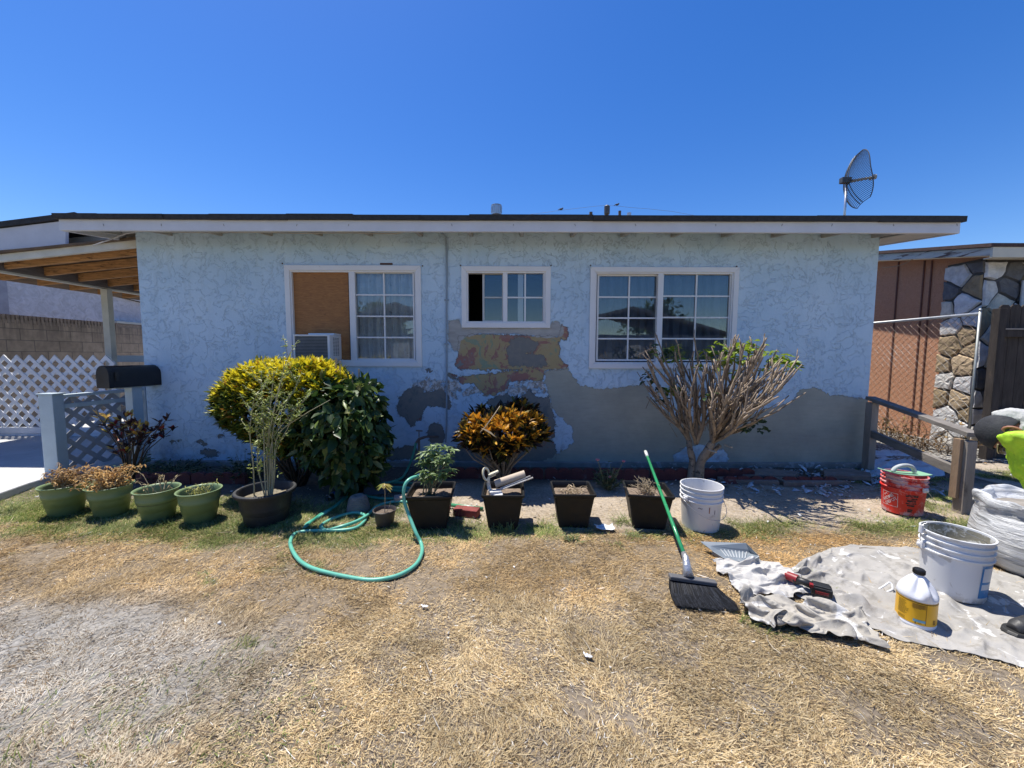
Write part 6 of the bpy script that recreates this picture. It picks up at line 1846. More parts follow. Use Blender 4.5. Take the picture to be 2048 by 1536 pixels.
mb = MB(); mb.tube([(-.10, .03, .05), (-.16, .06, .05)], [.034, .030], 14); mb.tube([(-.155, .058, .05), (-.175, .066, .05)], [.02, .012], 12); mb.build('housing', M_TR, dt, auto=50)

dt.scale = (.82, .82, .82)
# ---- curled strap near the jug
q = G(1775, 1182); mb = MB()
sp_ = [G(1755, 1180, .03), G(1768, 1172, .05), G(1780, 1165, .06), G(1785, 1178, .04), G(1770, 1186, .035), G(1782, 1190, .03), G(1795, 1188, .03)]
mb.tube([p - q for p in crom(sp_, 5)], .005, 6); o = mb.build('plastic_strap', M_WB, smooth=True); o.location = q; tag(o, 'thin whitish plastic strap curled on the cloth left of the jug', 'strap')

# ---- sack wrapped in plastic, right edge
def sack():
    q = G(2062, 1150); cx, cy = 3.50, 2.42
    o = thing('plaster_sack', (cx, cy, .01), 0, 'white plaster sack wrapped in clear plastic film at the right edge', 'sack')
    mb = MB(); n = 72; H = .46; lv = []
    rg = random.Random(3)
    prof = [(.28, 0), (.315, .03), (.335, .10), (.345, .18), (.34, .26), (.325, .33), (.31, .37), (.325, .40), (.32, .435), (.315, .455), (.30, .462), (.285, .455), (.27, .42), (.24, .38), (.12, .37), (.001, .375)]
    vs = []; fs = []
    for i, (r, z) in enumerate(prof):
        for k in range(n):
            a = 2 * PI * k / n; c, s = math.cos(a), math.sin(a)
            nn = mnoise.noise(Vector((c * 1.6, s * 1.6, z * 22 + c * 3))) * .010 + mnoise.noise(Vector((c * 4, s * 4, z * 9))) * .014
            fold = mnoise.noise(Vector((c * 5, s * 5, z * 5 + 7))) * (.045 if z > .33 else 0)
            rr = r + (nn + fold if r > .25 else 0)
            vs.append((rr * c, rr * s, z + (mnoise.noise(Vector((c * 2, s * 2, 3))) * .035 if z > .38 and r > .25 else 0)))
    for i in range(len(prof) - 1):
        for k in range(n): fs.append((i * n + k, i * n + (k + 1) % n, (i + 1) * n + (k + 1) % n, (i + 1) * n + k))
    mb.add(vs, fs)
    t = NT('film_wrapped_sack'); v = t.coord('Object')
    w = t.noise(t.mapping(v, (1, 1, 7)), 4.5, 7, .62, .7); n2 = t.noise(v, 12, 6, .7)
    c = t.mix(t.mr(w, .50, .64), (.56, .57, .58, 1), (.30, .31, .32, 1)); c = t.mix(t.mr(n2, .60, .66, 0, .6), c, (.30, .27, .23, 1))
    b = t.bsdf(Base_Color=c, Roughness=.28); t.set(b.inputs['Normal'], t.bump(w, .9, .025)); 
    mb.build('sack', t.m, o, smooth=True, sub=1)
    mb = MB(); soil_disc(mb, .255, .395, 30)
    mb.build('plaster_powder', mat('grey_plaster', (.26, .235, .20), .95, .3, 12, .8, 30), o, smooth=True)
sack()

# ---- air conditioner in the left window
def aircon():
    yb = YW - .27
    A = W(586, 669, yb); B = W(661, 716, yb)
    o = thing('air_conditioner', ((A.x + B.x) / 2 + .0, YW, 0), 0, 'white window air conditioner with grey fins below the plywood panel', 'air conditioner'); L0 = Vector(o.location)
    x0, x1, z0, z1 = A.x - L0.x, B.x - L0.x, B.z - .02, A.z
    mb = MB(); mb.box2((x0, -.26, z0), (x1, .05, z1)); 
    mb.build('case', M_VINYL, o, bevel=.012)
    mb = MB(); w = .018
    for a_, b_ in (((x0, -.275, z1 - w), (x1, -.255, z1)), ((x0, -.275, z0), (x1, -.255, z0 + w)), ((x0, -.275, z0 + w), (x0 + w, -.255, z1 - w)), ((x1 - w * 1.6, -.275, z0 + w), (x1, -.255, z1 - w))): mb.box2(a_, b_)
    mb.build('front_frame', M_VINYL, o, bevel=.003)
    mb = MB(); mb.box2((x0 + w, -.2605, z0 + w), (x1 - w * 1.6, -.2590, z1 - w)); mb.build('coil', mat('dark_coil', (.07, .075, .08), .6, .2), o)
    mb = MB(); n = 15
    for i in range(n):
        z = z0 + w + (z1 - z0 - 2 * w) * (i + .5) / n; mb.box2((x0 + w, -.270, z - .002), (x1 - w * 1.6, -.262, z + .0025))
    mb.build('fins', mat('grey_fin', (.24, .26, .29), .5), o)
    mb = MB()
    for c in range(3):
        for i in range(13):
            z = z0 + .05 + i * (z1 - z0 - .09) / 12; y = -.19 + c * .055; mb.box2((x1 - .0005, y, z), (x1 + .0012, y + .038, z + .0075))
    mb.build('side_vent', mat('vent_slot', (.05, .055, .065), .7), o)
    mb = MB(); mb.box2((x0 + .12, -.16, z1), (x1 + .0, .04, z1 + .022)); mb.build('top_rail', M_VINYL, o, bevel=.003)
    mb = MB(); mb.box2((x0 - .01, -.05, z0 - .02), (x1 + .02, .03, z0 - .002)); mb.build('sill_bracket', M_VINYL, o)
aircon()
# ---- the three settled cloths
def cloth_obj(name, V, m, label, cat, sub=1):
    nx, ny = V.shape[:2]; idx = np.arange(nx * ny).reshape(nx, ny)
    Fq = np.stack([idx[:-1, :-1], idx[1:, :-1], idx[1:, 1:], idx[:-1, 1:]], -1).reshape(-1, 4)
    o = np_mesh(name, V.reshape(-1, 3), Fq, m, smooth=True)
    md = o.modifiers.new('thick', 'SOLIDIFY'); md.thickness = .0022; md.offset = 0
    md = o.modifiers.new('sub', 'SUBSURF'); md.levels = md.render_levels = sub
    return tag(o, label, cat)
def heap(n, px, py, rz, sx, sy, sz, m, label, cat, z0):
    V = CLOTH[n].copy(); c = (V.min((0, 1)) + V.max((0, 1))) / 2; V[..., 0] -= c[0]; V[..., 1] -= c[1]
    ex = V.max((0, 1)) - V.min((0, 1)); V[..., 0] *= sx / ex[0]; V[..., 1] *= sy / ex[1]; V[..., 2] *= sz / max(.05, V[..., 2].max())
    ca, sa = math.cos(rz), math.sin(rz); X, Y = V[..., 0] * ca - V[..., 1] * sa, V[..., 0] * sa + V[..., 1] * ca
    q = G(px, py); V = np.stack([X, Y, V[..., 2] + z0], -1)
    o = cloth_obj(n, V, m, label, cat, 2); o.location = (q.x, q.y, 0); return o
def drop():
    V = CLOTH['drop'].copy(); nx, ny = V.shape[:2]
    top = [(1560, 1140), (1600, 1116), (1645, 1100), (1690, 1089), (1760, 1092), (1830, 1099), (1900, 1112), (1970, 1132), (2048, 1160), (2230, 1225)]
    bot = [(1560, 1190), (1610, 1205), (1665, 1224), (1711, 1247), (1760, 1270), (1797, 1286), (1870, 1303), (1941, 1317), (2048, 1345), (2260, 1385)]
    def res(P, n):
        P = [G(*p) for p in P]; d = [0]
        for i in range(1, len(P)): d.append(d[-1] + (P[i] - P[i - 1]).length)
        out = []
        for k in range(n):
            s = d[-1] * k / (n - 1); i = 1
            while i < len(P) - 1 and d[i] < s: i += 1
            out.append(P[i - 1].lerp(P[i], (s - d[i - 1]) / max(1e-9, d[i] - d[i - 1])))
        return np.array([(p.x, p.y) for p in out])
    T, B = res(top, nx), res(bot, nx); vv = np.linspace(0, 1, ny)[None, :, None]
    N = B[:, None] * (1 - vv) + T[:, None] * vv
    U, Q = np.meshgrid(np.linspace(-.5, .5, nx) * 1.85, np.linspace(-.5, .5, ny) * 1.04, indexing='ij')
    XY = N + (np.stack([V[..., 0] - U, V[..., 1] - Q], -1)) * .75
    X, Y = XY[..., 0], XY[..., 1]
    # a few long pleats where the sheet was dragged towards the lower right
    a = X * .80 - Y * .60; b = X * .60 + Y * .80
    n1 = fbm(a * .9 + 3, b * 5.5, 88, 2); pl = (1 - np.abs(2 * n1 - 1)) ** 9; n2 = fbm(a * 2.5 + 9, b * 11, 89, 2); p2 = (1 - np.abs(2 * n2 - 1)) ** 7
    e = np.clip(np.minimum(vv[..., 0], 1 - vv[..., 0]) * 9, 0, 1)
    Z = V[..., 2] * .9 + .032 * pl * e + .014 * p2 * e + ground_z(X, Y) + .006
    Z = np.maximum(Z, .008)
    return cloth_obj('drop_cloth', np.stack([X, Y, Z], -1), M_DROP, 'off white canvas drop cloth spread over the lawn under the big bucket and jug', 'drop cloth', 2)
if CLOTH:
    heap('shirt', 1522, 1160, R(95), .42, .50, .075, M_SHIRT, 'pale grey crumpled shirt lying at the left end of the drop cloth', 'shirt', .012)
    heap('trousers', 1610, 1242, R(-22), .62, .33, .10, M_TROU, 'crumpled khaki grey work trousers heaped in front of the cordless tool', 'trousers', .015)
    drop()
# ================================================================== PLANTS
M_LEAF = leafmat('leaf', .35, .42, .45)
M_LEAFG = leafmat('glossy_leaf', .28, .42, .4)
M_DRYL = leafmat('dry_leaf', .2, .8, .15)
M_STEM = mat('grey_brown_stem', (.25, .20, .145), .85, .25, 20, .5, 80)
M_GSTEM = mat('green_grey_stem', (.22, .22, .12), .75, .2, 20, .3, 80)
M_PALE = mat('dry_pale_stem', (.42, .33, .21), .85, .25, 20, .4, 80)
M_RSTEM = mat('dark_stem', (.09, .065, .05), .8, .2, 20, .3, 80)

def rosettes(C, D, nl, L, Wd, colf, spread=.9, rg=RNG, curl=.18, lift=.35):
    """C centres, D axis of each tuft, nl leaves per tuft; colf(idx, n) gives colours"""
    n = len(C) * nl; idx = np.repeat(np.arange(len(C)), nl)
    ax = _norm(D)[idx]
    r = _norm(rg.normal(0, 1, (n, 3))); r = _norm(r - ax * (r * ax).sum(1, keepdims=True))
    k = rg.uniform(.15, 1.0, (n, 1)) * spread
    d = _norm(ax * (1 - k * .75) + r * k + np.array([0, 0, lift * .3]))
    P = C[idx] + ax * rg.uniform(-.03, .01, (n, 1)) * (L / .08)
    col, tip = colf(idx, n)
    ln = L * rg.uniform(.6, 1.15, n)
    return leaves_np(P, d, ln, Wd * rg.uniform(.75, 1.2, n) , col, curl=curl, tipcol=tip)

def merge(parts):
    V = []; F_ = []; C = []; b = 0
    for v, f, c in parts: V.append(v); F_.append(f + b); C.append(c); b += len(v)
    return np.concatenate(V), np.concatenate(F_), np.concatenate(C)

# ---- yellow leaved hedge plant
def yellow_bush():
    rg = np.random.default_rng(21)
    c0 = np.array([-2.28, 3.93, .82])
    o = thing('croton_bush', (c0[0], c0[1] + .1, 0), 0, 'large clipped croton bush with bright yellow top and green inner leaves', 'bush')
    L0 = np.array(o.location)
    n = 1900
    u = rand_unit(n); u[:, 2] = np.abs(u[:, 2]) * np.where(rg.random(n) < .68, 1, -1)
    rad = .72 + .30 * rg.random(n) ** .5
    bump_ = 1 + .16 * (fbm(u[:, 0] * 2.5 + 3, u[:, 2] * 2.5 + u[:, 1], 61, 3) - .5) * 2
    P = u * rad[:, None] * bump_[:, None]
    # broad rounded block, flat on top, narrowing to the foot
    sh = np.sign(P) * np.abs(P) ** .78
    P = sh * np.array([.66, .38, .47])
    low = np.clip((-P[:, 2]) / .5, 0, 1); P[:, 0] *= 1 - .42 * low; P[:, 0] += .12 * low; P[:, 1] *= 1 - .2 * low
    P = P + c0 + np.array([0, 0, .03]); P[:, 2] += .05 * (P[:, 0] - c0[0])
    D = u * np.array([1, 1, .6]) + np.array([0, 0, .75])
    hgt = (P[:, 2] - c0[2]) / .5
    expo = np.clip(hgt * .95 + .0 + rg.normal(0, .22, n), 0, 1)      # new growth at the top carries the yellow leaves
    def colf(idx, m):
        e = expo[idx][:, None]; r = rg.random((m, 1)); r2 = rg.random((m, 1))
        y = np.array([.86, .72, .02]) * (1 - r) + np.array([.70, .64, .03]) * r
        g_ = np.array([.085, .13, .02]) * (1 - r) + np.array([.17, .19, .03]) * r
        dk = np.array([.035, .06, .015])
        c = np.where(r2 < e * 1.05, y, g_); c = np.where((r2 > .78) & (e < .35), dk, c)
        c = np.where(rg.random((m, 1)) < .06, np.array([.35, .16, .03]), c)
        t = np.where(r2 < e, np.array([.72, .62, .06]), c * 1.3)
        return c, t
    Vv, Fc, cc = rosettes(P - L0, D, 11, .088, .026, colf, rg=rg)
    np_mesh('leaves', Vv, Fc, M_LEAFG, o, col=cc)
    mb = MB()
    for i in range(34):
        t = P[rg.integers(0, n)] - L0; a = rg.uniform(0, 2 * PI)
        b0 = Vector((.05 * math.cos(a), .05 * math.sin(a), -.02)); m_ = Vector((t[0] * .45, t[1] * .45, t[2] * .45 + .02)); mb.tube([b0, m_, Vector(t) * .93], [.013, .009, .004], 6)
    mb.build('branches', M_RSTEM, o, smooth=True)
yellow_bush()

# ---- dark green broad leaved shrub
def green_bush():
    rg = np.random.default_rng(22)
    c0 = np.array([-1.68, 3.76, .65])
    o = thing('broadleaf_shrub', (c0[0], c0[1] + .05, 0), 0, 'dark green shrub with large drooping leaves under the left window', 'bush'); L0 = np.array(o.location)
    n = 1750; u = rand_unit(n); rad = .50 + .45 * rg.random(n) ** .45
    P = u * rad[:, None] * np.array([.44, .37, .55]) * (1 + .55 * (fbm(u[:, 0] * 3 + 9, u[:, 2] * 3, 62, 3)[:, None] - .5)) + c0
    P[:, 0] += .06 * (P[:, 2] < .6); k = P[:, 2] > .12; P = P[k]; u = u[k]; n = len(P)
    D = u * np.array([.7, .7, .2]) + rg.normal(0, .45, (n, 3)) + np.array([0, 0, -.5])
    top = np.clip((P[:, 2] - .8) / .5, 0, 1)
    D[:, 2] += top * .7
    r = rg.random((n, 1)); c = np.array([.022, .055, .014]) * (1 - r) + np.array([.05, .095, .022]) * r
    nw = rg.random((n, 1)); P[:, 2] += .03 * np.sin(P[:, 0] * 17); c = np.where(nw > .91, np.array([.15, .21, .05]), c); c = np.where((nw < .06), np.array([.24, .25, .10]), c)
    parts = [leaves_np(P - L0, D, .135 * (.35 + .85 * rg.random(n) ** .8), .082 * rg.uniform(.45, 1.15, n), c, curl=.30, tipcol=c * 1.2, up=u * np.array([1, 1, .5]) + np.array([0, 0, .35]) + rg.normal(0, .25, (n, 3)))]
    Cn = P[rg.integers(0, n, 36)] - L0; Cn = Cn[Cn[:, 2] > .6]
    parts.append(rosettes(Cn * 1.04, Cn + np.array([0, 0, .3]), 7, .07, .022, lambda i, m: (np.array([.24, .30, .07]) * rg.uniform(.6, 1.2, (m, 1)), None), rg=rg))
    Vv, Fc, cc = merge(parts)
    np_mesh('leaves', Vv, Fc, M_LEAFG, o, col=cc)
    mb = MB()
    for i in range(30):
        t = (P[rg.integers(0, n)] - L0) * .92; a = rg.uniform(0, 2 * PI)
        mb.tube([Vector((.07 * math.cos(a), .07 * math.sin(a), -.02)), Vector((t[0] * .35, t[1] * .35, t[2] * .5)), Vector(t)], [.012, .009, .0035], 6)
    mb.build('branches', M_STEM, o, smooth=True)
    mb = MB()
    for (x, y, yy) in ((672, 716, 3.8), (680, 722, 3.8), (718, 738, 3.75), (705, 745, 3.7)):
        p = W(x, y + 28, yy) - Vector(L0); q = W(x, y, yy) - Vector(L0); mb.tube([p, q], [.007, .008], 6)
    mb.build('cut_twigs', M_PALE, o)
green_bush()

# ---- orange and maroon bush
def orange_bush():
    rg = np.random.default_rng(23)
    c0 = np.array([-.09, 4.0, .56])
    o = thing('croton_bush', (c0[0], c0[1], 0), 0, 'smaller croton bush with orange tips and dark maroon leaves in the middle', 'bush'); L0 = np.array(o.location)
    n = 420; u = rand_unit(n); u[:, 2] *= np.where(u[:, 2] < -.5, .6, 1); rad = .6 + .4 * rg.random(n) ** .5
    P = u * rad[:, None] * np.array([.45, .36, .285]) * (1 + .6 * (fbm(u[:, 0] * 3 + 19, u[:, 2] * 3, 63, 3)[:, None] - .5)) + c0
    P[:, 2] += .05 * np.sin(P[:, 0] * 9)
    D = u + np.array([0, 0, .9]); hgt = (P[:, 2] - c0[2]) / .33; e0_ = np.clip(.62 - 1.1 * np.abs(hgt - .42) - .5 * (P[:, 1] - c0[1]) / .36 + rg.normal(0, .28, n), 0, 1)
    back = (P[:, 1] > c0[1] + .12) & (hgt > .3)
    P[back, 2] += .07
    e0_ = np.where(back, .1, e0_)
    def colf(idx, m):
        e = e0_[idx][:, None]; r = rg.random((m, 1)); r2 = rg.random((m, 1))
        org = np.array([.62, .25, .02]) * (1 - r) + np.array([.68, .42, .04]) * r
        dk = np.array([.045, .018, .016]) * (1 - r) + np.array([.035, .04, .012]) * r
        ol = np.array([.17, .15, .03])
        c = np.where(r2 < e ** 1.6, org, dk); c = np.where((r2 > .86) & (e < .6), ol, c)
        return c, np.where(r2 < e, np.array([.66, .33, .04]), c)
    Vv, Fc, cc = rosettes(P - L0, D, 9, .105, .036, colf, rg=rg)
    np_mesh('leaves', Vv, Fc, M_LEAFG, o, col=cc)
    mb = MB()
    for i in range(46):
        t = (P[rg.integers(0, n)] - L0) * .95; a = rg.uniform(0, 2 * PI)
        mb.tube([Vector((.05 * math.cos(a), .05 * math.sin(a), -.02)), Vector((t[0] * .3, t[1] * .3, t[2] * .45)), Vector((t[0] * .8, t[1] * .8, t[2] * .75)), Vector(t)], [.012, .009, .007, .004], 6)
    mb.build('branches', M_STEM, o, smooth=True)
    # a dry pale twig and leaf caught on the front
    mb = MB(); pts = [W(1000, 812, 3.72), W(988, 830, 3.64), (W(972, 852, 3.60)), W(960, 865, 3.62)]; mb.tube([p - Vector(L0) for p in pts], [.004, .005, .005, .003], 6); mb.build('dry_twig', M_PALE, o)
    a, b = W(962, 856, 3.58), W(992, 869, 3.56); Vv, Fc, cc = leaves_np([np.array(a) - L0], [np.array(b - a)], .17, .055, np.array([[.62, .54, .42]])); np_mesh('dry_leaf', Vv, Fc, M_DRYL, o, col=cc)
orange_bush()

# ---- sparse croton by the railing
def left_croton():
    rg = np.random.default_rng(24)
    b = G(262, 962); o = thing('croton_shrub', tuple(b), 0, 'sparse croton shrub with yellow and dark red leaves in front of the railing', 'bush'); L0 = np.array(b)
    tips = [(196, 832, .95), (205, 846, .95), (214, 835, 1), (232, 850, .9), (240, 838, .3), (252, 832, .8), (264, 830, .9), (258, 848, .9), (275, 850, .6), (246, 860, .7), (232, 880, .5), (262, 868, .4), (284, 858, .2), (296, 852, .6), (318, 846, .05), (322, 862, .2), (334, 838, .0), (345, 858, .05), (312, 872, .1), (243, 905, .7), (252, 893, .6), (226, 894, .8), (280, 876, .3), (270, 880, .2), (268, 842, .8)]
    P = []; E = []; mb = MB()
    for (x, y, e) in tips:
        t = W(x, y, b.y + rg.uniform(-.25, .2)) - Vector(L0); m_ = Vector((t.x * .4 + rg.normal(0, .02), t.y * .4, t.z * .6)); mb.tube([Vector((rg.normal(0, .02), 0, -.02)), m_, t], [.009, .006, .003], 6); P.append(t); E.append(e)
        P.append(t.lerp(m_, .35)); E.append(e * .4)
    P = np.array(P); E = np.array(E)
    def colf(idx, m):
        e = E[idx][:, None]; r = rg.random((m, 1)); r2 = rg.random((m, 1))
        y = np.array([.55, .46, .06]) * (1 - r) + np.array([.55, .30, .10]) * r; dk = np.array([.06, .03, .03]); red = np.array([.25, .035, .03])
        c = np.where(r2 < e * .75, y, dk); c = np.where((r2 > .85), red, c); return c, None
    Vv, Fc, cc = rosettes(P, P * .4 + np.array([0, 0, .5]), 6, .085, .034, colf, rg=rg)
    np_mesh('leaves', Vv, Fc, M_LEAFG, o, col=cc); mb.build('stems', M_RSTEM, o, smooth=True)
left_croton()

# ---- low leafy weeds in the bed
def low_plant(px, py, r, h, n, L, Wd, c1, c2, label, name='leafy_plant', seed=1, m=None, flowers=()):
    rg = np.random.default_rng(seed); b = G(px, py); o = thing(name, tuple(b), 0, label, 'plant'); mb = MB(); P = []; D = []
    for i in range(n // 6):
        a = rg.uniform(0, 2 * PI); q = r * math.sqrt(rg.random()); t = Vector((q * math.cos(a), q * math.sin(a), h * rg.uniform(.3, 1) * (1 - .5 * q / r)))
        mb.tube([Vector((t.x * .2, t.y * .2, -.01)), Vector((t.x * .6, t.y * .6, t.z * .6)), t], [.004, .003, .0015], 5)
        for k in range(6): s = rg.uniform(.35, 1); P.append((t.x * (.2 + .8 * s), t.y * (.2 + .8 * s), t.z * s)); D.append((rg.normal() + t.x * 3, rg.normal() + t.y * 3, rg.uniform(-.2, .9)))
    P = np.array(P); D = np.array(D); k = rg.random((len(P), 1)); C = np.array(c1) * (1 - k) + np.array(c2) * k
    Vv, Fc, cc = leaves_np(P, D, L * rg.uniform(.6, 1.2, len(P)), Wd, C)
    np_mesh('leaves', Vv, Fc, m or M_LEAF, o, col=cc); mb.build('stems', M_GSTEM, o)
    for (fx, fy, col) in flowers:
        f = W(fx, fy, b.y - rg.uniform(0, .1)) - b; fb = []
        for ring_, (nn, tl, rr) in enumerate(((7, .25, .026), (6, .7, .022), (4, 1.3, .014))):
            for i in range(nn):
                a = 2 * PI * i / nn + ring_; fb.append((f, (math.cos(a), math.sin(a) - .5, tl), rr))
        Vv, Fc, cc = leaves_np([np.array(x[0]) for x in fb], [x[1] for x in fb], np.array([x[2] for x in fb]), .024, np.tile([col], (len(fb), 1)), curl=-.3)
        np_mesh('flower', Vv, Fc, M_LEAF, o, col=cc)
        mb = MB(); mb.tube([Vector((f.x * .3, f.y * .3, 0)), Vector(f) * .7, Vector(f)], .0025, 5); mb.build('flower_stem', M_GSTEM, o)
    return o
low_plant(285, 945, .22, .26, 210, .055, .026, (.07, .12, .06), (.17, .24, .16), 'low plant with pale green leaves behind the green pots', seed=31)
low_plant(350, 950, .40, .20, 500, .045, .016, (.025, .05, .02), (.05, .09, .03), 'dark feathery low plant spreading between the pots and the wall', seed=32)
low_plant(490, 955, .34, .34, 420, .045, .022, (.02, .045, .015), (.045, .08, .025), 'low dark rose bush with one small pink flower beside the black tub', name='rose_bush', seed=33, flowers=((478, 941, (.55, .10, .14)), (530, 925, (.45, .02, .02))))
low_plant(1216, 978, .17, .33, 330, .040, .022, (.04, .075, .025), (.16, .19, .08), 'little rose bush with three pink flowers between two planters', name='rose_bush', seed=34, flowers=((1195, 921, (.85, .42, .48)), (1247, 924, (.80, .32, .40)), (1220, 955, (.85, .50, .45))))
low_plant(596, 1010, .10, .10, 60, .05, .006, (.25, .22, .10), (.35, .30, .15), 'dry wispy weed standing right of the black tub', name='weed', seed=35, m=M_DRYL)
low_plant(1145, 1083, .08, .07, 70, .045, .006, (.12, .17, .05), (.22, .26, .09), 'short green weed on the lawn in front of the third planter', name='weed', seed=36)

# ---- dry plants in the green pots
def dry_plant(pot, zb, r, h, n, seed, label, c1, c2, leafn=6, name='dead_plant', L=.028, Wd=.012, mstem=None, lean=(0, 0)):
    rg = np.random.default_rng(seed); p = pot.location
    o = thing(name, (p.x, p.y, p.z + zb), 0, label, 'plant'); mb = MB(); P = []; D = []
    for i in range(n):
        a = rg.uniform(0, 2 * PI); q = r * rg.uniform(.3, 1.0); hh = h * rg.uniform(.35, 1.0); x, y, z = rg.normal(0, r * .22), rg.normal(0, r * .22), 0.
        pts = [Vector((x, y, -.01))]
        for k in range(1, 6):
            s = k / 5; pts.append(Vector((x + q * math.cos(a) * s ** 1.3 + rg.normal(0, .008) + lean[0] * s, y + q * math.sin(a) * s ** 1.3 + rg.normal(0, .008) + lean[1] * s, hh * math.sin(s * PI / 2))))
        mb.tube(pts, [.0032, .0028, .0025, .002, .0016, .001], 5)
        for k in range(leafn): s = rg.uniform(.25, 1) * 4.99; i0 = int(s); t = pts[i0].lerp(pts[i0 + 1], s - i0); P.append(tuple(t)); D.append((rg.normal(), rg.normal(), rg.normal() * .7))
    mb.build('stems', mstem or M_PALE, o)
    if P:
        P = np.array(P); D = np.array(D); k = rg.random((len(P), 1)); C = np.array(c1) * (1 - k) + np.array(c2) * k
        Vv, Fc, cc = leaves_np(P, D, L * rg.uniform(.5, 1.3, len(P)), Wd, C, curl=.6); np_mesh('leaves', Vv, Fc, M_DRYL, o, col=cc)
    return o
dry_plant(gp[0], .20, .19, .25, 60, 41, 'dry brown dead plant in the leftmost green pot', (.30, .17, .07), (.50, .34, .16), 16, lean=(.06, 0))
dry_plant(gp[1], .20, .19, .24, 75, 42, 'bushy dry ochre plant spilling over the second green pot', (.42, .22, .07), (.62, .42, .18), 18)
dry_plant(gp[2], .17, .14, .26, 13, 43, 'bare arching dry stems in the third green pot', (.35, .27, .15), (.45, .36, .2), 4)
dry_plant(gp[3], .18, .12, .15, 26, 44, 'small yellow green sprigs in the fourth green pot', (.30, .32, .08), (.45, .42, .14), 7, name='sprigs', L=.03, Wd=.007, mstem=M_GSTEM)
dry_plant(sp[2], .25, .12, .05, 80, 45, 'short dry stubble in the third square planter', (.4, .3, .2), (.5, .4, .28), 1, name='stubble')
dry_plant(sp[3], .25, .12, .15, 60, 46, 'cut dry stems standing in the fourth square planter', (.4, .3, .2), (.5, .4, .28), 0, name='stubble', lean=(-.03, 0))

# ---- sapling in the black tub
def sapling():
    rg = np.random.default_rng(51); p = tub.location
    o = thing('sapling', (p.x, p.y, p.z + .215), 0, 'tall thin sapling with many upright stems growing in the black tub', 'tree'); L0 = Vector(o.location); Yp = p.y
    mb = MB(); P = []; D = []
    stems = [(508, 985, 500, 870, 508, 800), (536, 985, 536, 880, 548, 742), (540, 985, 540, 860, 575, 712), (544, 985, 548, 850, 600, 760), (532, 985, 528, 870, 522, 760), (538, 985, 545, 880, 620, 790), (530, 985, 515, 930, 512, 850), (541, 985, 556, 870, 660, 800), (537, 985, 533, 900, 560, 770), (543, 985, 552, 900, 590, 830)]
    for (x0, y0, x1, y1, x2, y2) in stems:
        a = W(x0, y0, Yp + rg.uniform(-.03, .03)) - L0; a.z = -.02; b = W(x1, y1, Yp + rg.uniform(-.05, .05)) - L0; c = W(x2, y2, Yp + rg.uniform(-.15, .15)) - L0
        pts = crom([a, a.lerp(b, .5) + Vector((rg.normal(0, .008), 0, 0)), b, b.lerp(c, .5) + Vector((rg.normal(0, .012), 0, .01)), c], 4); n = len(pts)
        mb.tube(pts, [.0052 * (1 - .75 * i / n) + .001 for i in range(n)], 6)
        for k in range(11):
            s = int(n * rg.uniform(.35, .98)); t = pts[s]; a_ = rg.uniform(0, 2 * PI); dd = Vector((math.cos(a_) * .7, math.sin(a_) * .5, rg.uniform(.5, 1.3))).normalized(); LL = rg.uniform(.07, .22)
            q = [t, t + dd * LL * .5 + Vector((0, 0, .01)), t + dd * LL]; mb.tube(q, [.0028, .002, .001], 5)
            for j in range(15): u = rg.uniform(.15, 1); v_ = q[0].lerp(q[2], u); P.append(tuple(v_)); D.append((rg.normal(), rg.normal(), rg.uniform(-.2, 1)))
    for k in range(70):
        s = (rg.uniform(495, 560), rg.uniform(880, 960)); t = W(*s, Yp + rg.normal(0, .03)) - L0; P.append(tuple(t)); D.append((rg.normal(), rg.normal(), .4))
    P = np.array(P); D = np.array(D); k = rg.random((len(P), 1)); C = np.array([.22, .29, .06]) * (1 - k) + np.array([.40, .44, .13]) * k
    Vv, Fc, cc = leaves_np(P, D, .034 * rg.uniform(.5, 1.3, len(P)), .011, C); np_mesh('leaves', Vv, Fc, M_LEAF, o, col=cc)
    mb.build('stems', mat('sapling_stem', (.36, .34, .21), .8, .2, 20, .3, 80), o, smooth=True)
sapling()

# ---- leafy plant in the first planter
def planter_plant():
    rg = np.random.default_rng(52); p = sp[0].location
    o = thing('leafy_plant', (p.x, p.y, p.z + .25), 0, 'fresh light green leafy plant in the first square planter', 'plant'); L0 = Vector(o.location); mb = MB(); P = []; D = []
    tips = [(862, 893), (875, 890), (892, 896), (850, 905), (905, 900), (868, 905), (882, 912), (842, 915), (858, 925), (895, 920), (872, 930), (902, 938), (848, 942), (885, 945), (860, 948), (840, 952)]
    for (x, y) in tips:
        t = W(x, y, p.y + rg.uniform(-.12, .10)) - L0; m_ = Vector((t.x * .5 + rg.normal(0, .01), t.y * .5, t.z * .55)); mb.tube([Vector((-.02 + rg.normal(0, .02), -.02, -.01)), m_, t], [.006, .0045, .002], 6)
        for k in range(4):
            c = t.lerp(m_, rg.uniform(0, .6) * (k > 0))
            for j in range(8): a = 2 * PI * j / 8 + rg.uniform(0, .5); P.append(tuple(c)); D.append((math.cos(a), math.sin(a), rg.uniform(-.25, .55)))
    P = np.array(P); D = np.array(D); k = rg.random((len(P), 1)); C = np.array([.14, .22, .07]) * (1 - k) + np.array([.24, .33, .14]) * k
    Vv, Fc, cc = leaves_np(P, D, .068 * rg.uniform(.5, 1.15, len(P)), .021, C, curl=.35); np_mesh('leaves', Vv, Fc, M_LEAF, o, col=cc); mb.build('stems', M_GSTEM, o, smooth=True)
planter_plant()
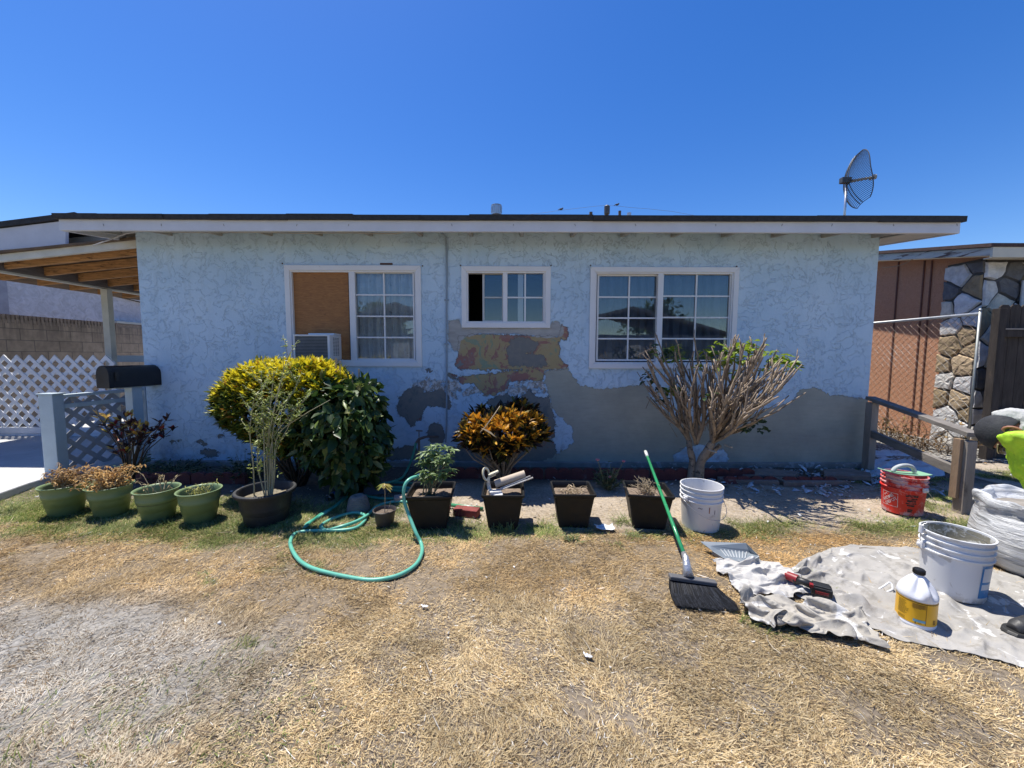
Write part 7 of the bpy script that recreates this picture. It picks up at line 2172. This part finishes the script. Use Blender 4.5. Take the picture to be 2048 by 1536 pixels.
# seedling
def seedling():
    rg = np.random.default_rng(53); p = smp.location; o = thing('seedling', (p.x, p.y, .108), 0, 'yellow leaved seedling in the small dark pot', 'plant'); L0 = Vector(o.location)
    t = W(769, 966, p.y) - L0; mb = MB(); mb.tube([Vector((0, 0, -.01)), Vector((t.x * .5 + .004, 0, t.z * .5)), t], [.0035, .003, .002], 6); mb.tube([Vector((.01, 0, -.01)), Vector((.04, 0, .05)), Vector((.05, .01, .10))], .002, 5); mb.build('stems', M_PALE, o)
    n = 14; a = np.arange(n) * 2.4; D = np.stack([np.cos(a), np.sin(a), .15 - .5 * rg.random(n)], 1); k = rg.random((n, 1)); C = np.array([.30, .33, .06]) * (1 - k) + np.array([.45, .34, .10]) * k
    P = np.tile([tuple(t)], (n, 1)) - np.array([0, 0, .02]) * rg.random((n, 1)); Vv, Fc, cc = leaves_np(P, D, .075 * rg.uniform(.6, 1.1, n), .024, C, curl=.5); np_mesh('leaves', Vv, Fc, M_LEAF, o, col=cc)
seedling()

# ---- pruned hibiscus
def hibiscus():
    rg = np.random.default_rng(54); b = G(1392, 962); o = thing('pruned_bush', tuple(b), 0, 'heavily pruned hibiscus with bare upright branches and few lime leaves', 'bush'); L0 = Vector(b)
    mb = MB(); Yb = b.y
    def Q(x, y, dy): return W(x, y, Yb + dy) - L0
    # trunks
    f1 = Q(1392, 885, -.02); f2 = Q(1425, 885, -.12); f3 = Q(1378, 880, .05)
    mb.tube(crom([Vector((-.06, .02, -.05)), Q(1385, 925, 0), Q(1380, 900, 0), f3], 4), [.040] * 4 + [.035] * 4 + [.03] * 5, 10)
    mb.tube(crom([Vector((.02, -.02, -.05)), Q(1400, 930, -.05), Q(1412, 905, -.1), f2], 4), [.052] * 4 + [.046] * 4 + [.040] * 5, 10)
    mb.tube(crom([Vector((.05, .04, -.05)), Q(1405, 925, 0), Q(1425, 905, -.1), Q(1440, 890, -.15)], 4), [.03] * 4 + [.027] * 4 + [.022] * 5, 9)
    trunk = mb
    limbs = [(f3, 1318, 770, 0, .024), (f3, 1345, 750, .05, .024), (f3, 1368, 745, .12, .022), (f1, 1390, 750, .1, .026), (f1, 1405, 765, -.1, .026), (f2, 1425, 755, .0, .025), (f2, 1442, 760, -.25, .026), (f2, 1466, 760, -.15, .024), (f2, 1490, 770, -.4, .024), (f2, 1515, 775, -.3, .022), (f2, 1455, 790, -.5, .022), (f2, 1540, 790, -.55, .020), (f2, 1510, 805, -.7, .020), (f1, 1378, 800, -.2, .020), (f2, 1490, 825, -.75, .018), (f2, 1420, 815, -.45, .020)]
    tipz = []
    for (f, x, y, dy, r) in limbs:
        e = Q(x, y, dy * 1.0 - .14); m_ = f.lerp(e, .45) + Vector((rg.normal(0, .02), rg.normal(0, .02), -.02))
        pts = crom([f - (e - f) * .02, m_, e], 6); n = len(pts); trunk.tube(pts, [r * (1 - .45 * i / n) * (1 + .10 * math.sin(i * 2.1)) for i in range(n)], 8)
        # twigs leaving each limb
        for k in range(9 if x < 1440 else 12):
            s = int(n * (.30 + .7 * rg.random())) - 1; st = pts[max(1, s)]
            out = (x - 1425) / 150 + rg.normal(0, .26)
            hh = rg.uniform(.18, .52)
            hh = min(hh, 1.66 - .30 * max(0, out - .1) - st.z) if st.z < 1.5 else .1
            if hh < .06: continue
            en = st + Vector((out * hh * .95, rg.normal(0, .10) - .06, hh))
            mm = st.lerp(en, .5) + Vector((rg.normal(0, .018) + out * .02, rg.normal(0, .015), -.01)); pp = crom([st, mm, en], 4)
            n2 = len(pp); r0 = rg.uniform(.0075, .0125)
            pp = [q + Vector((rg.normal(0, .003), rg.normal(0, .003), 0)) if 0 < i < n2 - 1 else q for i, q in enumerate(pp)]
            trunk.tube(pp, [r0 * (1 - .35 * i / n2) + .0012 * (i % 3 == 0) for i in range(n2)], 6)
            tipz.append(en)
            for j in range(rg.integers(1, 4)):
                s2 = pp[rg.integers(2, n2 - 1)]; hh2 = rg.uniform(.06, .20); en2 = s2 + Vector((rg.normal(out * .6, .35) * hh2, rg.normal(0, .3) * hh2, hh2)); r1 = r0 * .62
                trunk.tube([s2, s2.lerp(en2, .5) + Vector((rg.normal(0, .006), 0, 0)), en2], [r1, r1 * .9, r1 * .75], 5); tipz.append(en2)
    thin = MB()
    tk = trunk.build('branches', mat('pruned_bark', (.30, .23, .165), .85, .3, 14, .7, 90, dirt=(.10, .075, .055), dscale=16, dth=.54), o, smooth=True)
    for k in range(40):
        en = tipz[rg.integers(0, len(tipz))]; st = en - Vector((rg.normal(.02, .05), rg.normal(0, .03), rg.uniform(.08, .3)))
        mb2_ = [st, st.lerp(en, .5) + Vector((rg.normal(0, .03), rg.normal(0, .02), 0)), en + Vector((rg.normal(0, .06), rg.normal(0, .04), rg.uniform(-.02, .05)))]
        thin.tube(mb2_, [.0035, .003, .002], 5)
    tag(thin.build('twigs', mat('dark_twig', (.17, .13, .09), .85, .25), o), kind='stuff')
    # stubs low on the trunk
    for (x0, y0, x1, y1) in ((1418, 900, 1433, 905), (1450, 890, 1464, 895)):
        mb = MB(); mb.tube([Q(x0, y0, -.2), Q(x1, y1, -.3)], [.010, .009], 7); mb.build('cut_stub', mat('cut_wood', (.50, .42, .32), .8, .15), o)
    # leaf tufts
    P = []; D = []; C = []
    tufts = [(1445, 705, 26, 1), (1425, 712, 16, 1), (1462, 716, 16, 1), (1500, 690, 22, 1), (1490, 700, 12, 1), (1555, 725, 22, 1), (1580, 732, 16, 1), (1540, 722, 8, 1), (1435, 740, 10, .9), (1335, 780, 16, 1), (1350, 775, 10, 1), (1345, 698, 10, .8), (1320, 775, 9, .25), (1330, 705, 8, .3), (1310, 700, 6, .3), (1295, 748, 8, .3), (1300, 760, 6, .25), (1320, 800, 8, .3), (1430, 690, 5, 1), (1500, 850, 10, .25), (1490, 855, 10, .25), (1525, 840, 7, .15), (1527, 858, 7, .1), (1410, 790, 8, .25), (1375, 790, 8, .2), (1480, 750, 8, .8), (1400, 735, 6, .7), (1470, 695, 14, 1), (1515, 700, 14, 1), (1530, 735, 10, 1), (1450, 725, 16, 1), (1480, 720, 12, 1), (1415, 700, 8, 1), (1565, 718, 16, 1), (1585, 728, 12, 1), (1545, 712, 12, 1), (1322, 712, 10, .7), (1500, 715, 14, 1), (1350, 720, 8, .8)]
    for (x, y, k, lum) in tufts:
        c = Q(x, y, rg.uniform(-.45, -.05) if x > 1400 else rg.uniform(-.2, .1))
        for j in range(k):
            a = rg.uniform(0, 2 * PI); P.append((c.x + rg.normal(0, .03), c.y + rg.normal(0, .03), c.z + rg.normal(0, .02))); D.append((math.cos(a), math.sin(a), rg.uniform(-.5, .35)))
            C.append((np.array([.26, .36, .03]) if lum > .5 else np.array([.05, .085, .03])) * rg.uniform(.7, 1.25))
    Vv, Fc, cc = leaves_np(np.array(P), np.array(D), .088 * rg.uniform(.55, 1.15, len(P)), .046, np.array(C), curl=.3); np_mesh('leaves', Vv, Fc, M_LEAF, o, col=cc)
hibiscus()

# ---- dry vine tangle at the foot of the chain link fence
def vine():
    rg = np.random.default_rng(55); o = thing('dry_vine', (6.12, 6.0, 0), 0, 'dry tangled vine at the foot of the chain link fence', 'vine'); mb = MB(); P = []; D = []
    for i in range(120):
        y = rg.uniform(-.7, 1.3); z = 0; pts = [Vector((rg.uniform(-.15, .15), y, 0))]; a = rg.uniform(.3, 2.8)
        for k in range(7):
            a += rg.normal(0, .6); s = .085; q = pts[-1]; pts.append(Vector((q.x + rg.normal(0, .03), q.y + math.cos(a) * s, max(.01, min(.58, q.z + math.sin(a) * s))))); 
            if rg.random() < .5: P.append(tuple(pts[-1])); D.append(tuple(rg.normal(0, 1, 3)))
        mb.tube(pts, [.006, .005, .004, .004, .003, .003, .002, .0015], 5)
    mb.build('stems', mat('vine_stem', (.16, .11, .07), .85, .3), o)
    P = np.array(P); D = np.array(D); k = rg.random((len(P), 1)); C = np.array([.14, .08, .04]) * (1 - k) + np.array([.35, .24, .10]) * k
    Vv, Fc, cc = leaves_np(P, D, .06, .03, C, curl=.5); np_mesh('leaves', Vv, Fc, M_DRYL, o, col=cc)
vine()

# ---- clumps of longer green grass and weeds around the pots
def clump(px, py, n, h, label, seed):
    rg = np.random.default_rng(seed); b = G(px, py); o = thing('grass_clump', tuple(b), 0, label, 'grass clump', 'longer grass clumps among the pots')
    a = rg.uniform(0, 2 * PI, n); e = rg.uniform(.25, 1.35, n); P = np.stack([rg.normal(0, .035, n), rg.normal(0, .03, n), np.zeros(n)], 1)
    D = np.stack([np.cos(a) * np.cos(e), np.sin(a) * np.cos(e), np.sin(e)], 1); k = rg.random((n, 1)); C = np.array([.14, .20, .05]) * (1 - k) + np.array([.30, .34, .12]) * k
    Vv, Fc, cc = leaves_np(P, D, h * rg.uniform(.5, 1.1, n), .0042, C, curl=.55); np_mesh('blades', Vv, Fc, M_LEAF, o, col=cc)
for i, (x, y, n, h, lab) in enumerate([(1010, 1064, 90, .10, 'green grass clump at the foot of the second square planter'), (1125, 1040, 70, .10, 'green grass clump left of the third square planter'), (1245, 1045, 90, .11, 'green grass clump left of the fourth square planter'), (800, 1055, 60, .09, 'green grass clump right of the small dark pot'),
                                      (1262, 1072, 60, .08, 'green grass clump below the fourth square planter'), (1490, 1070, 35, .07, 'green grass clump right of the white bucket'), (1530, 1082, 40, .07, 'green grass clump between the white bucket and the drop cloth'), (482, 1052, 80, .10, 'green grass clump left of the black tub'), (905, 1040, 26, .16, 'long thin grass clump right of the first square planter'), (560, 1060, 60, .07, 'green grass clump at the foot of the black tub'), (330, 1052, 60, .07, 'green grass clump in front of the third green pot'), (180, 1040, 50, .07, 'green grass clump between the first two green pots'), (18, 1020, 60, .12, 'green grass clump beside the concrete path edge'), (1240, 1095, 30, .05, 'small green grass clump alone on the dry lawn by the broom handle')]):
    clump(x, y, n, h, lab, 70 + i)
# ================================================================== PERSON bending at the right edge
M_SKIN = mat('skin', (.30, .13, .075), .5, .1, 12, .15, 60)
M_NEON = mat('neon_yellow_green_cloth', (.42, .70, .03), .75, .08, 4, .4, 22, dirt=(.36, .60, .05), dscale=3, dth=.6)
M_CAP = mat('charcoal_cap', (.025, .027, .032), .85, .2, 12, .3, 80)
M_GRAYC = mat('grey_white_headcloth', (.42, .42, .40), .85, .25, 8, .6, 30, dirt=(.20, .21, .20), dscale=16, dth=.52)
def voxel(o, size, smooth=6):
    md = o.modifiers.new('remesh', 'REMESH'); md.mode = 'VOXEL'; md.voxel_size = size; md.use_smooth_shade = True
    md = o.modifiers.new('smooth', 'SMOOTH'); md.iterations = smooth; md.factor = .5
    return o
def folds(o, strength, size):
    tx = bpy.data.textures.new('folds', 'CLOUDS'); tx.noise_scale = size; tx.noise_depth = 2
    md = o.modifiers.new('folds', 'DISPLACE'); md.texture = tx; md.strength = strength; md.mid_level = .5; md.texture_coords = 'LOCAL'
    return o
def person():
    o = thing('person', (2.95, 2.0, 0), 0, 'person bending down in neon yellow green shirt, dark cap and work shoes', 'person'); L0 = Vector(o.location)
    def P(x, y, z): return Vector((x, y, z)) - L0
    hc = W(2020, 868, 2.06) - L0
    cr = Vector((-.50, .83, .06)).normalized(); fc = Vector((-.22, -.10, -1)); fc = (fc - cr * fc.dot(cr)).normalized(); sd = cr.cross(fc).normalized()
    M = Matrix((sd, fc, cr)).transposed()       # local x = side, y = face forward, z = crown
    if sd.y > 0: side = -1
    else: side = 1
    b = MB()
    b.ball(hc + cr * .015, (.074, .092, .098), 24, 16, M=M)
    b.ball(hc - cr * .045 + fc * .03, (.056, .062, .062), 20, 12, M=M)
    b.tube([hc + fc * .088 + cr * .02, hc + fc * .112 - cr * .018, hc + fc * .098 - cr * .028], [.010, .017, .012], 10)       # nose
    b.tube([hc + fc * .083 - cr * .050 + sd * .02, hc + fc * .09 - cr * .050, hc + fc * .083 - cr * .050 - sd * .02], [.006, .009, .006], 8)  # lips
    b.ball(hc + fc * .07 - cr * .085, (.022, .022, .02), 12, 8, M=M)
    for s in (-1, 1):
        b.ball(hc + sd * .030 * s + fc * .080 + cr * .006, (.013, .012, .010), 12, 8, M=M)
    neck = hc - cr * .15 - fc * .02
    b.tube([hc - cr * .05 - fc * .02, hc.lerp(neck, .6), neck], [.056, .055, .062], 14)
    sh, hp = P(2.80, 1.84, .95), P(2.98, 1.52, 1.0)
    b.tube([sh, sh.lerp(hp, .35), sh.lerp(hp, .7), hp], [.13, .145, .135, .15], 16)
    arms = []
    for (s, el, wr) in ((-1, P(2.74, 1.82, .64), P(2.84, 1.90, .42)), (1, P(3.16, 1.86, .68), P(3.14, 1.94, .45))):
        a = P(2.80 + s * .25, 1.86, .94)
        b.tube([sh, a, a.lerp(el, .5), el, el.lerp(wr, .5), wr], [.075, .066, .050, .042, .038, .028], 12)
        d = (wr - el).normalized(); sx = Vector((0, 1, 0)); nx_ = d.cross(sx).normalized()
        pc = wr + d * .045
        b.ball(pc, (.016, .040, .050), 14, 10, M=Matrix((nx_, sx, d)).transposed())
        for i, (oy, L) in enumerate(((-.030, .062), (-.010, .074), (.010, .070), (.029, .054))):
            r0 = pc + d * .035 + sx * oy; k = r0 + d * L * .5 + nx_ * -.004; t = k + d * L * .35 - nx_ * .022
            b.tube([r0, k, t], [.0095, .009, .0075], 8)
        th = pc - sx * .03 * (-s) - d * .02; b.tube([th, th - sx * .022 * (-s) + d * .03, th - sx * .026 * (-s) + d * .055 - nx_ * .012], [.012, .010, .008], 8)
        arms.append((a, el, wr))
    legs = []
    for (kn, an, toe) in ((P(2.98, 1.84, .52), P(2.71, 1.83, .10), P(2.51, 1.815, .045)), (P(3.14, 1.50, .52), P(3.10, 1.42, .10), P(2.92, 1.40, .045))):
        h = hp + Vector((0, (kn.y - hp.y) * .6, -.03)); b.tube([hp, h, h.lerp(kn, .5), kn, kn.lerp(an, .35), an, toe], [.12, .095, .08, .060, .058, .042, .035], 14); legs.append((h, kn, an, toe))
    voxel(b.build('body', M_SKIN, o, smooth=True), .0085, 4)
    # ear: a ring of flesh on the visible side
    vs_ = -1 if (sd * 1).y > 0 else 1
    e = hc + sd * .078 * vs_ - cr * .012 - fc * .010
    mb = MB(); pts = []
    for i in range(11):
        a = R(-60 + 300 * i / 10); pts.append(e + cr * .030 * math.cos(a) + fc * -.019 * math.sin(a) + sd * vs_ * (.006 + .006 * math.sin(a)))
    mb.tube(pts, .0065, 8); mb.ball(e, (.006, .015, .024), 12, 8, M=M); mb.build('ear', M_SKIN, o, smooth=True)
    # cap over crown and back of the head
    mb = MB(); n, m_ = 36, 16; vs = []; fs = []
    for i in range(m_ + 1):
        ph = i / m_ * R(98)
        for k in range(n):
            a = 2 * PI * k / n; d = Vector((math.sin(ph) * math.cos(a) * .084, math.sin(ph) * math.sin(a) * .101, math.cos(ph) * .108))
            vs.append(hc + cr * .018 + M @ (Matrix.Rotation(R(24), 3, 'X') @ d) * (1 + .02 * mnoise.noise(Vector((a, ph * 3, 2)))))
    for i in range(m_):
        for k in range(n): fs.append((i * n + k, i * n + (k + 1) % n, (i + 1) * n + (k + 1) % n, (i + 1) * n + k))
    mb.add(vs, fs); mb.build('cap', M_CAP, o, smooth=True, solid=.004)
    # grey cloth round the back of the head and the neck
    mb = MB(); g0 = hc - cr * .02 - fc * .055
    mb.tube([hc + cr * .075 - fc * .085, hc + cr * .02 - fc * .095, hc - cr * .06 - fc * .085, hc - cr * .12 - fc * .075], [.03, .045, .055, .06], 14)
    mb.tube([hc - cr * .035 - fc * .04, neck + Vector((0, 0, .02))], [.075, .088], 18)
    for i, v_ in enumerate(mb.v): mb.v[i] = tuple(Vector(v_) * 1 + Vector((.3, .3, 1)) * mnoise.noise(Vector(v_) * 26) * .010)
    folds(voxel(mb.build('headcloth', M_GRAYC, o, smooth=True), .007, 2), .030, .05)
    # glasses: dark wrap lenses with a pale rim, pushed down the face
    gc = hc + fc * .085 - cr * .0 + sd * vs_ * .035
    mb = MB(); up_ = cr
    prof = []
    for i in range(9):
        a = R(-78 + 156 * i / 8); prof.append(hc + fc * (.062 + .052 * math.cos(a)) + sd * .088 * math.sin(a) - cr * .005)
    vs = [];
    for p in prof: vs += [p + cr * .026, p - cr * .024]
    mb.add(vs, [(i * 2, i * 2 + 2, i * 2 + 3, i * 2 + 1) for i in range(8)]); gl_ = mb.build('glasses', mat('dark_lens', (.012, .010, .008), .12), o, smooth=True, solid=.003)
    mb = MB(); mb.tube([p + cr * .027 for p in prof] , .0032, 6); mb.tube([p - cr * .025 for p in prof], .0032, 6)
    mb.tube([prof[0 if vs_ < 0 else -1], e + cr * .012], .0035, 6); mb.build('rim', mat('tan_rim', (.50, .42, .22), .5), gl_)
    mb = MB(); c0 = W(2024, 916, 1.95) - L0; c1 = W(2023, 950, 1.95) - L0; mb.tube([c0, c0.lerp(c1, .5) + Vector((.004, 0, 0)), c1], .0022, 6); mb.ball(c1, .005, 8, 6); mb.build('cord', mat('white_cord', (.6, .6, .58), .6), o)
    # shirt
    mb = MB()
    mb.tube([neck + Vector((.02, 0, .005)), sh, sh.lerp(hp, .3) + Vector((0, 0, -.01)), sh.lerp(hp, .65) + Vector((0, 0, -.01)), hp + Vector((.04, 0, 0))], [.085, .135, .165, .17, .185], 20)
    for a, el, wr in arms: mb.tube([sh, a, a.lerp(el, .5), a.lerp(el, .95)], [.12, .118, .105, .09], 16)
    for i, v_ in enumerate(mb.v):
        q = Vector(v_); mb.v[i] = tuple(q + Vector((1, 1, 1)) * (mnoise.noise(Vector((q.x * 9, q.y * 9, q.z * 16))) * .010))
    folds(voxel(mb.build('shirt', M_NEON, o, smooth=True), .0085, 4), .050, .085)
    # trousers
    mb = MB(); mb.tube([hp + Vector((-.02, 0, .0)), hp + Vector((.08, 0, -.03))], [.165, .16], 18)
    for (h, kn, an, toe) in legs: mb.tube([hp, h, h.lerp(kn, .5), kn, kn.lerp(an, .5), an + (kn - an) * .12], [.15, .118, .10, .085, .080, .078], 16)
    voxel(mb.build('trousers', mat('dusty_work_trousers', (.16, .16, .17), .85, .25, 6, .5, 40, dirt=(.4, .38, .35), dscale=5, dth=.6), o, smooth=True), .011, 4)
    # shoes
    for (h, kn, an, toe) in legs:
        d = Vector((toe.x - an.x, toe.y - an.y, 0)).normalized(); s_ = Vector((-d.y, d.x, 0)); base = Vector((an.x, an.y, 0)) + d * -.06
        MM = Matrix((d, s_, Vector((0, 0, 1)))).transposed()
        def foot(sc, z0, z1, tp=1.0):
            ol = [(0, .030), (.06, .036), (.14, .042), (.21, .050), (.26, .046), (.295, .028), (.305, 0), (.295, -.026), (.26, -.044), (.21, -.046), (.14, -.036), (.06, -.034), (0, -.030), (-.012, 0)]
            return [(x * 1.0, y * sc) for x, y in ol]
        mb = MB(); ol = foot(1.08, 0, 1); z0 = .022
        lv = [(z0, 1.0, 0), (z0 + .012, 1.04, 0), (z0 + .026, 1.0, 0)]
        vs = [base + MM @ Vector((x * k_, y * k_, z)) for z, k_, _ in lv for x, y in ol]; n = len(ol)
        mb.add(vs, [tuple(range(n)), tuple(range(2 * n, 3 * n))] + [(i * n + j, i * n + (j + 1) % n, (i + 1) * n + (j + 1) % n, (i + 1) * n + j) for i in range(2) for j in range(n)])
        so_ = mb.build('shoe_sole', mat('black_rubber_sole', (.02, .02, .02), .6, .2), o, bevel=.004)
        mb = MB(); mb.tube([base + MM @ Vector(q) for q in ((.0, 0, .075), (.05, 0, .085), (.12, 0, .082), (.19, 0, .068), (.245, 0, .058), (.28, 0, .050))], [.040, .045, .044, .042, .040, .026], 16); mb.tube([base + MM @ Vector((.035, 0, .08)), base + MM @ Vector((.04, 0, .15))], [.046, .046], 16)
        voxel(mb.build('shoe', mat('black_dusty_leather', (.035, .035, .036), .5, .25, 12, .2, 50, dirt=(.16, .155, .15), dscale=8, dth=.56), o, smooth=True), .006, 3)
        for k in range(4):
            x = .09 + .028 * k; mb = MB(); mb.tube([base + MM @ Vector((x, -.03, .104 - k * .008)), base + MM @ Vector((x + .008, 0, .128 - k * .009)), base + MM @ Vector((x, .03, .104 - k * .008))], .003, 6); mb.build('lace', mat('dark_lace', (.06, .06, .06), .8), o)
person()
